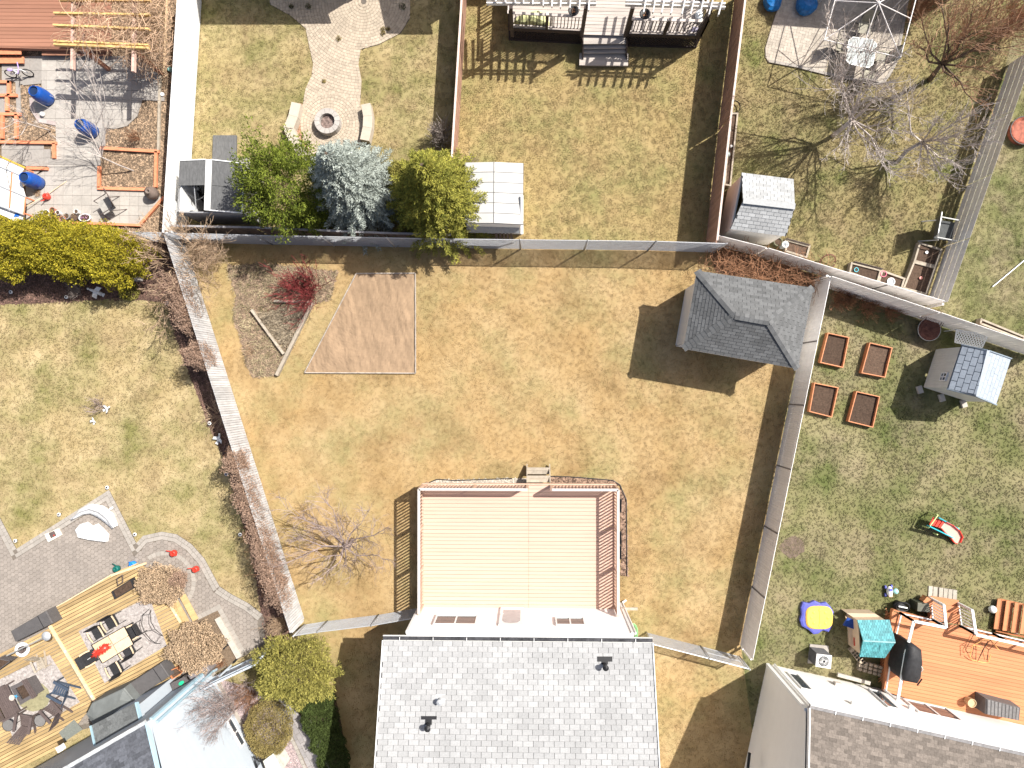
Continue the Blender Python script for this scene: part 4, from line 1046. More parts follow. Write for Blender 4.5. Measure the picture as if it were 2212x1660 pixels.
# round bed with dried hydrangea and its border
def ring_border(c, r0, a0, a1, w, st, parent, m, z=.045):
    n = max(3, int(abs(a1-a0)*r0/st))
    for i in range(n):
        t0 = a0 + (a1-a0)*(i+.04)/n; t1 = a0 + (a1-a0)*(i+.96)/n
        MB().prism([(c[0]+r0*math.cos(t0), c[1]+r0*math.sin(t0)), (c[0]+(r0+w)*math.cos(t0), c[1]+(r0+w)*math.sin(t0)), (c[0]+(r0+w)*math.cos(t1), c[1]+(r0+w)*math.sin(t1)), (c[0]+r0*math.cos(t1), c[1]+r0*math.sin(t1))], .02, z+.01).build('border_paver', m, parent)
c = W(K02(1430, 1710)); ring_border(c, 1.12, -.9, 2.2, .17, .17, PT, M_bord)
MB().lathe([(1.1, .03), (0, .05)], c, 24).build('soil', M_mulchd, PT)
b1 = WL(K03, .05, 1900,235, 1990,330, 2110,640, 2080,700, 2020,640, 1700,380)
bp = MB(); bp.prism(WL(K03, 0, 1640,400, 1900,290, 2090,660, 1990,760, 1700,880, 1560,700), .02, .05); bp.build('soil', M_mulch, PT)
border([Vector((p.x, p.y, 0)) for p in WL(K03, 0, 1700,340, 1900,240, 2120,640, 2080,700)], .2, .2, PT, M_bord, .03, .03, -1)
MB().beam(W(K03(1880, 360), .08), W(K03(2070, 700), .08), .24, .12).build('kerb_stone', M_stone, PT)
bush('dried_hydrangea', 'large round dried tan hydrangea between the decks steps and the kerb stone', 'shrub', gz(K03(1690, 600), .6), 1.05, .98, 1.2, F_dry, 15000, .05, .02, 71, .2, bark=bark, depth=.55, out=0., clump=5.)
bush('dried_hydrangea', 'dried tan hydrangea inside the curved paver border', 'shrub', gz(K02(1385, 1735), .5), .86, .75, 1.0, F_dry, 10000, .05, .018, 72, .2, bark=bark, depth=.55, out=0., clump=5.)
bush('dried_hydrangea', 'smaller dark brown dried shrub at the right of the curved border', 'shrub', gz(K02(1530, 1690), .4), .42, .42, .8, F_dry2, 4200, .04, .013, 73, .14, bark=bark, depth=.5, out=0.)
bare_shrub('tangle of dry stems under the large dried hydrangea', gz(K03(1900, 740), .1), .7, .4, T_vine, 74, 50, depth=1, r=.006)
e = MB(); c = W(K03(1990, 670), .06)
for j in range(4): e.tube([c + Vector(((.3+.02*j)*math.cos(t*.35-1.2), (.36+.02*j)*math.sin(t*.35-1.2), .02*j)) for t in range(12)], .014, 5)
single(e, 'garden_hose', M_black, 'black hose loop beside the large dried hydrangea', 'hose', W(K03(1990, 670)))
# ================================================================ LOWER LEFT DECK
ANG = math.atan2(.52, 1)
def left_deck():
    z = .32; D = thing('deck', 'yellow treated wood deck with furniture and rugs beside the blue house', 'deck', W(K03(900, 700)))
    up = WL(K03, z, 435,300, 960,-10, 1060,-60, 1180,-110, 1290,-60, 1490,200, 1590,420, 1560,860, 1080,1090, 835,1090, 440,430)
    deck('d', D, up, z, ANG, .135, M_yellow, .02)
    lo = WL(K03, z-.12, 420,440, 800,1110, 520,1480, 120,1720, -400,1800, -400,900, 0,660)
    deck('d', D, lo, z - .12, ANG, .135, M_yellow, .02)
    MB().beam(W(K03(425, 420), z+.01), W(K03(830, 1095), z+.01), .13, .05).build('border_board', M_yellow2, D)
    b = D.children[-1]
    for p in ((562, 652), (790, 1040)): MB().lathe([(.04, 0), (.04, .012), (0, .014)], W(K03(*p), z+.035), 12).build('deck_light', M_white, b)
    MB().beam(W(K03(1440, 205), z+.01), W(K03(1560, 400), z+.01), .1, .05).build('border_board', M_yellow2, D)
    MB().lathe([(.035, 0), (.035, .012), (0, .014)], W(K03(1520, 338), z+.035), 12).build('deck_light', M_white, D.children[-1])
    for (a, b), zz in ((((1495, 190), (1610, 400)), .22), (((1575, 165), (1690, 380)), .12)):
        MB().beam(W(K03(*a), zz), W(K03(*b), zz), .26, .04).build('stair_tread', M_yellow, D)
    for P in (((435, 300), (960, -10)), ((1060, -60), (1290, -60))):
        pass
    MB().beam(W(K02(960, 1655), z), W(K02(1262, 1548), z), .09, .08).build('rim_board', M_yellow2, D)
    MB().beam(W(K03(435, 300), z-.07), W(K03(960, -8), z-.07), .04, .14).build('rim_board', M_yellow2, D)
left_deck()
ZU, ZL = .32, .20
def rug(P, z, label, inner=None):
    r = thing('rug', label, 'rug', (*(sum(P, Vector())/4).xy, z)); MB().prism(P, z, z+.012).build('weave', M_rug, r)
    # raised scroll pattern
    mb = MB(); rr = random.Random(4); c = sum(P, Vector())/4; k = 0
    while k < 150:
        a, b = rr.random(), rr.random(); p = (P[0]*(1-a)+P[1]*a)*(1-b) + (P[3]*(1-a)+P[2]*a)*b
        p = Vector((p.x, p.y, z+.014)); k += 1
        q = (p-c)
        mb.tube([p + Vector((.07*(1-t/9)*math.cos(t*.8+k), .07*(1-t/9)*math.sin(t*.8+k), 0)) for t in range(8)], .006, 3, cap=False)
    mb.build('scroll_pattern', mat('rug_pattern', (.27, .23, .22), .95, .2), r, kind='stuff')
    if inner: MB().prism(inner, z+.012, z+.018).build('rug_centre', M_rugo, r)
rug(WL(K03, ZU, 680,475, 1290,180, 1440,600, 905,925), ZU, 'grey and white patterned rug under the outdoor dining table')
c1 = W(K03(290, 1040), ZL); rug(WL(K03, ZL, -60,920, 430,680, 690,1090, 120,1420), ZL, 'patterned rug with olive centre under the fire table',
    [c1 + Vector((.72*math.cos(t*.52), .62*math.sin(t*.52), 0)) for t in range(12)])
def dining():
    z = ZU + .012; h = z + .72; P = [W(K03(*p), h) for p in ((790,597), (1072,438), (1152,590), (885,755))]
    T = thing('dining_table', 'light wood topped outdoor dining table on the patterned rug', 'table', (*(sum(P, Vector())/4).xy, z))
    A = [P[0], (P[0]+P[1])/2, P[1], P[2], (P[2]+P[3])/2, P[3]]
    def L(p, q, t): return p*(1-t) + q*t
    for i in range(2):
        for j in range(2):
            def g(a, b): return L(L(P[0], P[1], a), L(P[3], P[2], a), b)
            a0, a1 = i*.5+.012, i*.5+.488; b0, b1 = j*.5+.02, j*.5+.48
            quadbox(MB(), [g(a0,b0), g(a1,b0), g(a1,b1), g(a0,b1)], (0,0,1), .03).build('table_top', M_arm, T)
    for a, b in ((0,1),(1,2),(2,3),(3,0)): MB().beam(P[a]-Vector((0,0,.03)), P[b]-Vector((0,0,.03)), .03, .05).build('frame', M_black, T)
    c = sum(P, Vector())/4
    for p in P: q = p + (c-p)*.12; MB().beam((q.x,q.y,z), (q.x,q.y,h-.04), .05, .05).build('leg', M_black, T)
    return h, P
TH, TP_ = dining()
def dchair():
    C = thing('dining_chair', 'x', 'chair'); s = MB()
    s.box((0, 0, .43), (.46, .46, .03)); s.build('seat', M_chr, C)
    b = MB(); 
    for i in range(6):
        z0 = .45 + i*.065; y0 = -.23 - i*.014; b.box((0, y0, z0+.035), (.46, .02, .092), M=Matrix.Rotation(.24, 3, 'X'))
    b.build('backrest', M_chr, C)
    for sx in (-1, 1):
        MB().tube([(sx*.25, .22, 0), (sx*.25, .22, .62), (sx*.25, -.24, .66)], .014, 6).build('frame', M_black, C)
        MB().tube([(sx*.25, -.2, 0), (sx*.25, -.22, .5), (sx*.24, -.31, .84)], .014, 6).build('back_post', M_black, C)
        a = MB(); pts = [(sx*.255, .25, .645), (sx*.275, .1, .66), (sx*.275, -.08, .665), (sx*.255, -.22, .66)]
        for p, q in zip(pts, pts[1:]): a.beam(p, q, .055, .022)
        a.build('armrest', M_arm, C)
    return C
tdir = (TP_[1]-TP_[0]); ta = math.atan2(tdir.y, tdir.x)
dc = dchair(); g = 'black dining chairs round the outdoor table'
spots = [((960, 400), ta+math.pi, 'black dining chair at the upper right of the outdoor table'), ((845, 490), ta+math.pi, 'black dining chair at the upper left of the outdoor table'), ((775, 705), ta-math.pi/2, 'black dining chair at the end of the table with the red parasol'),
         ((1105, 640), ta, 'black dining chair at the lower right of the outdoor table'), ((1000, 800), ta, 'black dining chair at the lower left of the outdoor table'), ((1150, 480), ta+math.pi/2, 'black dining chair at the end nearest the steps')]
for i, (p, a, l) in enumerate(spots):
    q = W(K03(*p), ZU+.5); q.z = ZU+.012
    if i == 0: dc['label'] = l; dc['group'] = g; place(dc, q, a)
    else: dup(dc, l, q, a, g)
# closed red parasol lying on the table
pr = thing('parasol', 'closed red fringed parasol lying across the dining table', 'parasol', W(K03(870, 640), TH+.01))
a, b = W(K03(790, 700), TH+.07), W(K03(925, 610), TH+.09); mb = MB(); R = random.Random(8)
mb.tube([a, a.lerp(b,.3), a.lerp(b,.6), b], .055, 12, .13); mb.build('canopy', M_red, pr, smooth=True)
mb = MB()
for i in range(150):
    p = a.lerp(b, R.uniform(.3, 1)); d = Vector((R.uniform(-1,1), R.uniform(-1,1), R.uniform(-.1,.7))).normalized() + (b-a).normalized()*.5; leafcard(mb, p + d*.09, d, .12, .02)
mb.build('fringe', M_red, pr, kind='stuff')
MB().tube([a - (b-a)*.25, a], .018, 8).build('pole', M_steel, pr)
def cover_box(P, z, h, label, cat, m, bev=.03, name='covered_bench', lid=None, slope=0.):
    """fabric-covered block: soft-edged top, slightly flared skirt, seams"""
    top = [W(p, z+h) for p in P]; c = sum(top, Vector())/len(top); r = thing(name, label, cat, (c.x, c.y, z))
    n = len(top); low = [Vector((p.x, p.y, z)) + (Vector((p.x,p.y,z))-Vector((c.x,c.y,z))).normalized()*.03 for p in top]
    t2 = [p + (c-p).normalized()*.045 + Vector((0,0,0)) for p in top]; t1 = [p - Vector((0,0,.035)) for p in top]
    mb = MB(); mb.add(low + t1 + t2, [(i,(i+1)%n,n+(i+1)%n,n+i) for i in range(n)] + [(n+i,n+(i+1)%n,2*n+(i+1)%n,2*n+i) for i in range(n)] + [tuple(range(2*n,3*n))])
    mb.build('cover', m, r)
    for i in range(n): MB().beam(t2[i] + Vector((0,0,.004)), t2[(i+1)%n] + Vector((0,0,.004)), .012, .008).build('seam', m, r)
    return r, t2
r_, t = cover_box([K03(*p) for p in ((88,480),(395,300),(455,410),(130,572))], ZU, .55, 'dark grey covered storage bench at the upper edge of the deck', 'bench', M_cov)
MB().beam(t[0].lerp(t[1], .78) + Vector((0,0,.004)), t[3].lerp(t[2], .78) + Vector((0,0,.004)), .02, .012).build('strap', M_black, r_)
r_, t = cover_box([K03(*p) for p in ((1085,950),(1385,755),(1462,870),(1165,1062))], ZU, .6, 'long charcoal covered sofa beside the blue house wall', 'sofa', M_cov, name='covered_sofa')
MB().beam(t[0].lerp(t[1], .8) + Vector((0,0,.004)), t[3].lerp(t[2], .8) + Vector((0,0,.004)), .02, .012).build('strap', M_black, r_)
# covered barbecue with sagging hood
P = [K03(*p) for p in ((742,1200),(790,1100),(1070,968),(1160,1080),(1085,1150),(800,1290))]
r_, t = cover_box(P, ZL, 1.15, 'large grey covered barbecue in front of the small porch roof', 'barbecue', M_covg, name='covered_barbecue')
mb = MB(); a = sum(t[:3], Vector())/3; rid = [t[0].lerp(t[5], .5) + Vector((.2,.1,.1)), t[2].lerp(t[4], .5) + Vector((-.1,0,.12))]
mb.add([t[0], t[1], t[2], t[3], t[4], t[5], rid[0], rid[1]], [(0,6,1), (1,6,7,2), (2,7,3), (3,7,4), (4,7,6,5), (5,6,0)]); mb.build('hood', M_covg, r_)
# planters
def pbox(K, pts, z, h, mw, label, ms=M_soil, wall=.03):
    P = [W(K(*p), z) for p in pts]; return planter_box(label, P, h, wall, mw, ms, cat='planter', name='planter_box', zc=z)
pbox(K03, ((1000,115),(1165,10),(1195,85),(1030,182)), ZU, .3, M_chr, 'dark planter box with soil at the tip of the deck')
pbox(K03, ((1475,800),(1555,765),(1612,808),(1520,868)), ZU, .3, M_orange, 'small orange wooden planter near the large dried hydrangea')
pbox(K03, ((-60,745),(50,680),(160,700),(0,815)), ZL+.1, .4, M_wick, 'dark planter with dry plants at the left photo edge')
mb = MB(); 
a = W(K03(0, 740), .5); bare_shrub('dry stems in the planter at the left photo edge', Vector((a.x, a.y, .5)), .25, .3, T_tan, 81, 20, depth=1, r=.005)
# stool frame by planter, lantern tray, bucket
e = MB()
for p in ((1010,20),(1060,-10),(1020,80),(1062,50)): e.tube([W(K03(*p), ZU), W(K03(*p), ZU+.5)], .015, 5)
for p, q in (((1010,20),(1060,-10)),((1060,-10),(1062,50)),((1062,50),(1020,80)),((1020,80),(1010,20))): e.tube([W(K03(*p), ZU+.5), W(K03(*q), ZU+.5)], .015, 5)
single(e, 'plant_stand', M_brw, 'small dark wooden plant stand by the planter at the tip of the deck', 'stand', W(K03(1035, 35), ZU))
b = W(K03(212, 625), ZL); r_ = thing('water_feature', 'white round basin with a long metal heater head on the deck', 'basin', b)
MB().lathe([(.22,0),(.28,.05),(.3,.16),(.27,.16),(.24,.06),(0,.05)], b, 24).build('basin', M_white, r_, smooth=True)
MB().lathe([(.13,.07),(.15,.2),(.12,.2),(.1,.1),(0,.1)], b, 16).build('inner_pot', M_brw, r_, smooth=True)
q = W(K03(395, 522), 1.9); MB().tube([b + Vector((0,0,.1)), Vector((b.x-.05,b.y+.05,1.1)), q], .025, 8).build('pole', M_steel, r_)
MB().lathe([(.02,.06),(.17,0),(.19,-.03),(0,-.02)], q, 20).build('heater_head', M_galv, r_, smooth=True)
# trellis arch of thin black hoops
ar = thing('garden_arch', 'thin black metal arch of two hoops on the patterned rug', 'trellis', W(K03(1320, 430), ZU))
HP = []
for pts in (((1290,285,0),(1235,335,.55),(1222,410,.95),(1245,480,1.05),(1300,550,.7),(1345,580,.4),(1385,585,0)), ((1305,290,0),(1297,330,.5),(1305,400,.95),(1340,460,1.05),(1375,490,.7),(1395,508,.4),(1408,520,0))):
    HP.append([W(K03(u, v), ZU+.01+h) for u, v, h in pts]); MB().tube(HP[-1], .013, 6).build('hoop', M_black, ar)
for i in (1, 3, 5): MB().tube([HP[0][i], HP[1][i]], .008, 5).build('crossbar', M_black, ar)
# adirondack style slatted chairs
def adir(m, label):
    C = thing('slatted_chair', label, 'chair')
    for i in range(6): MB().box((0, .22-i*.085, .36 - i*.018), (.5, .07, .02)).build('seat_slat', m, C)
    for i in range(6):
        x = -.2+i*.08; MB().beam((x*.9, -.26, .28), (x*1.15, -.62, .95), .065, .018, up=(0,1,.3)).build('back_slat', m, C)
    for sx in (-1, 1):
        MB().beam((sx*.31, .32, .56), (sx*.31, -.38, .56), .11, .022).build('armrest', m, C)
        MB().beam((sx*.29, .26, 0), (sx*.29, .26, .55), .06, .04).build('leg', m, C)
        MB().beam((sx*.25, .26, .36), (sx*.25, -.6, .02), .03, .1).build('rear_leg', m, C)
    MB().beam((-.24, -.45, .62), (.24, -.45, .62), .03, .05).build('back_rail', m, C)
    return C
def placeD(o, K, u, v, zz, h, rz):
    q = W(K(u, v), zz+h); q.z = zz; place(o, q, rz); return o
ch = adir(M_brw, 'dark brown slatted garden chair lower right of the fire table'); placeD(ch, K03, 460, 1150, ZL, .35, .75)
c2_ = dup(ch, 'dark brown slatted garden chair below the fire table'); placeD(c2_, K03, 225, 1255, ZL, .35, -.15)
c3_ = adir(M_navy, 'blue grey slatted folding chair right of the fire table'); placeD(c3_, K03, 520, 985, ZL, .35, 1.1)
c4_ = adir(M_timb, 'small pale slatted chair above the fire table'); c4_.scale = (.72,)*3; placeD(c4_, K03, 345, 765, ZL, .3, -2.7)
bn = thing('slatted_bench', 'dark slatted bench at the left of the fire table', 'bench')
for i in range(8): MB().box((0, .3-i*.085, .42), (1.25, .07, .02)).build('seat_slat', M_brw, bn)
for i in range(4): MB().box((0, -.36-i*.03, .5+i*.1), (1.25, .02, .08)).build('back_slat', M_brw, bn)
for sx in (-1, 1):
    MB().beam((sx*.64, .34, .6), (sx*.64, -.36, .6), .07, .03).build('armrest', M_brw, bn)
    for y in (.3, -.32): MB().box((sx*.6, y, .3), (.06, .06, .6)).build('leg', M_brw, bn)
placeD(bn, K03, 55, 1085, ZL, .42, 2.1)
bn.rotation_euler = (0, 0, -1.1)
ft = thing('fire_table', 'brown fire table with its slatted lid and an open burner', 'table', W(K03(185, 1005), ZL)); P = [W(K03(*p), ZL+.5) for p in ((85,960),(235,890),(320,1030),(175,1115))]
def gP(a, b): return (P[0]*(1-a)+P[1]*a)*(1-b) + (P[3]*(1-a)+P[2]*a)*b
mb = MB(); n = len(P)
for (a0,a1,b0,b1) in ((0,1,0,.18),(0,1,.82,1),(0,.2,.18,.82),(.72,1,.18,.82)): quadbox(mb, [gP(a0,b0), gP(a1,b0), gP(a1,b1), gP(a0,b1)], (0,0,1), .04)
mb.build('table_top', M_wick, ft)
for i in range(4): a, b = P[i], P[(i+1)%4]; c = sum(P, Vector())/4; MB().add([a.lerp(c,.06), b.lerp(c,.06), Vector((*b.lerp(c,.06).xy, ZL)), Vector((*a.lerp(c,.06).xy, ZL))], [(0,1,2,3)]).build('side_panel', M_wick, ft)
for k in range(3): MB().beam(gP(.76+.1*k, -.05)+Vector((0,0,.03)), gP(.76+.1*k, 1.05)+Vector((0,0,.03)), .06, .03).build('lid_slat', M_brw, ft)
MB().prism([gP(a, b) for a, b in ((.2,.18),(.72,.18),(.72,.82),(.2,.82))], ZL+.2, ZL+.42).build('burner_tray', M_soil, ft)
MB().lathe([(.1,.42),(.12,.5),(.0,.5)], W(K03(180,1005), ZL), 14).build('burner', M_stone, ft)
sp = thing('blue_figurine', 'blue starfish ornament on the fire table', 'ornament', W(K03(140, 1040), ZL+.52)); c = W(K03(140,1040), ZL+.52); mb = MB()
for k in range(5): a = k*1.2566; mb.add([c + Vector((.035*math.cos(a-.6), .035*math.sin(a-.6), 0)), c + Vector((.11*math.cos(a), .11*math.sin(a), .01)), c + Vector((.035*math.cos(a+.6), .035*math.sin(a+.6), 0)), c + Vector((0,0,.05))], [(0,1,3),(1,2,3),(0,2,1)])
mb.build('arms', mat('sea_blue', (.05,.25,.42)), sp)
for i, (u, v, l) in enumerate(((345, 1250, 'round glass side table between the two brown slatted chairs'), (70, 1290, 'round glass side table below the dark bench'))):
    b = W(K03(u, v), ZL+.48); r_ = thing('side_table', l, 'table', (b.x, b.y, ZL)); MB().lathe([(.24,-.012),(.24,0),(0,0)], b, 24).build('glass_top', mat('smoked_glass', (.20,.19,.18), .08, .1, spec=.8), r_)
    MB().tube([b + Vector((.24*math.cos(t*.314), .24*math.sin(t*.314), 0)) for t in range(21)], .012, 5).build('rim', M_black, r_)
    for k in range(3): MB().tube([b + Vector((.2*math.cos(k*2.1), .2*math.sin(k*2.1), 0)), Vector((b.x+.22*math.cos(k*2.1), b.y+.22*math.sin(k*2.1), ZL))], .012, 5).build('leg', M_black, r_)
mb = MB().prism(WL(K03, ZL, 510,1350, 640,1240, 715,1325, 560,1430), ZL, ZL+.012); single(mb, 'door_mat', mat('grey_mat', (.17,.18,.16), .95, .2, 25), 'grey rubber mat on the deck left of the covered barbecue', 'mat', W(K03(600, 1340), ZL))
# bins, tools at the blue house corner
e = thing('garden_cart', 'dark grey resin work table with green tools beside the blue house', 'table', W(K03(1570, 960), .3)); P = WL(K03, .95, 1470,930, 1590,870, 1680,960, 1520,1050)
quadbox(MB(), P, (0,0,1), .05).build('table_top', M_wick, e)
for p in P: c = sum(P, Vector())/4; q = p.lerp(c, .12); MB().box((q.x, q.y, .5), (.06, .06, .88)).build('leg', M_wick, e)
for u, v, l in ((1565, 925, 'upper'), (1528, 1015, 'lower')):
    c = W(K03(u, v), .99); mb = MB(); mb.lathe([(.02,-.03),(.09,-.02),(.1,.0),(.085,.03),(0,.035)], c, 10, 1.3, .8, .6); single(mb, 'green_scoop', M_green, 'bright green plastic tray, ' + l + ' of two on the resin work table', 'tray', c - Vector((0,0,.035)))
for P, h, l in ((((1615,860),(1700,820),(1745,880),(1660,920)), .7, 'grey resin bin with a pale lid label by the blue house'), (((1700,810),(1775,760),(1810,820),(1740,905)), .6, 'grey resin storage bin behind the large dried hydrangea')):
    cover_box([K03(*p) for p in P], .15, h, l, 'bin', mat('grey_resin', (.21,.19,.19), .6), name='storage_bin')
quadbox(MB(), WL(K03, .87, 1655,870, 1700,855, 1715,885, 1665,900), (0,0,1), .01)
for (u, v, m, l, kk_) in ((1515, 1455, M_red, 'red plastic watering can nearer the round border bed', K02), (1705, 1592, M_red, 'red plastic watering can nearer the patio edge', K02), (1165, 1550, mat('azure_plastic', (.02,.2,.62), .4), 'bright blue watering can at the tip of the deck', K02), (1027, 1588, mat('dark_green_plastic', (.01,.12,.10), .4), 'dark green watering can at the tip of the deck', K02), (425, 50, M_red, 'red watering can near the flower pots in the slab yard', K01)):
    b = W(kk_(u, v), 0.); z0 = .05 if kk_ is K02 else .05; b.z = z0
    a0 = {1515: 2.6, 1705: 2.9, 1165: -.7, 1027: 1.9, 425: -2.1}[u]
    r_ = thing('watering_can', l, 'watering can', b)
    MB().lathe([(.0,0),(.12,0),(.135,.06),(.12,.2),(.07,.24),(.06,.21),(0,.2)], b, 16).build('body', m, r_, smooth=True)
    d = Vector((math.cos(a0), math.sin(a0), 0)); MB().tube([b + d*.1 + Vector((0,0,.07)), b + d*.2 + Vector((0,0,.17)), b + d*.27 + Vector((0,0,.26))], .026, 8, .016).build('spout', m, r_)
    MB().tube([b - d*.1 + Vector((0,0,.2)), b - d*.17 + Vector((0,0,.16)), b - d*.14 + Vector((0,0,.06))], .014, 6).build('handle', m, r_)
    MB().tube([b - d*.07 + Vector((0,0,.22)), b + Vector((0,0,.3)), b + d*.08 + Vector((0,0,.22))], .014, 6).build('top_handle', m, r_)
# pool toys / tray on hex patio
b = W(K02(455, 1310), .03); tr = thing('toy_truck', 'white and tan sandbox tray with an open dark well on the hex patio', 'tray', b)
P = WL(K02, .12, 385,1300, 500,1250, 530,1305, 415,1368); quadbox(MB(), P, (0,0,1), .08).build('body', mat('ivory_plastic', (.72,.68,.58), .5), tr)
quadbox(MB(), [p + Vector((0,0,.004)) for p in WL(K02, .12, 420,1288, 468,1268, 490,1310, 440,1335)], (0,0,1), .01).build('well', M_brw, tr); MB().sphere(W(K02(465,1308), .14), .03, 8, 5).build('ball', M_red, tr)
R = random.Random(12)
def rockshape(K, pts, z, h, label, m, name='boulder', cat='rock'):
    P = WL(K, z, *[x for p in pts for x in p]); c = sum(P, Vector())/len(P); n = len(P); mb = MB()
    r1 = [Vector((p.x, p.y, z)) for p in P]; r2 = [p.lerp(c, .06) + Vector((0,0,h*.8*R.uniform(.85,1.1))) for p in P]; r3 = [p.lerp(c, .42) + Vector((0,0,h*R.uniform(.9,1.15))) for p in P]
    mb.add(r1+r2+r3+[c+Vector((0,0,h*1.05))], [(i,(i+1)%n,n+(i+1)%n,n+i) for i in range(n)] + [(n+i,n+(i+1)%n,2*n+(i+1)%n,2*n+i) for i in range(n)] + [(2*n+i,2*n+(i+1)%n,3*n) for i in range(n)])
    return single(mb, name, m, label, cat, (c.x, c.y, z), smooth=False)
rockshape(K02, ((680,1290),(665,1255),(705,1205),(760,1190),(805,1225),(850,1205),(895,1245),(945,1300),(935,1360),(880,1355),(800,1345),(690,1320)), .04, .22, 'crumpled white folded tarp lying on the hex patio', M_white, 'folded_tarp', 'tarp')
rs = thing('toy_boat', 'curved white kayak shaped float with a grey stripe on the hex patio', 'float', W(K02(830, 1150), .03))
sp_ = [(625,1165),(700,1105),(780,1080),(860,1105),(930,1160),(985,1240)]; wd = [.03,.13,.2,.24,.22,.1]
L1, L2, L3 = [], [], []
C3 = [W(K02(*p), .2) for p in sp_]
for i, p in enumerate(C3):
    d = (C3[min(i+1,5)] - C3[max(i-1,0)]).normalized(); nr = Vector((-d.y, d.x, 0)); L1.append(p + nr*wd[i]); L2.append(p - nr*wd[i]); L3.append(p + Vector((0,0,.1)))
mb = MB(); lo1 = [Vector((p.x,p.y,.05)) for p in L1]; lo2 = [Vector((p.x,p.y,.05)) for p in L2]; A = lo1+L1+L3+L2+lo2
mb.add(A, [(r*6+i, r*6+i+1, (r+1)*6+i+1, (r+1)*6+i) for r in range(4) for i in range(5)]); mb.build('hull', M_white, rs, smooth=True)
mb = MB()
for p, q in zip(L3, L3[1:]): mb.beam(p + Vector((0,0,.004)), q + Vector((0,0,.004)), .06, .01)
mb.build('stripe', mat('grey_stripe', (.3,.3,.31)), rs)
MB().beam(W(K02(920,1105), .12), W(K02(975,1065), .12), .07, .05).build('paddle', M_white, rs)

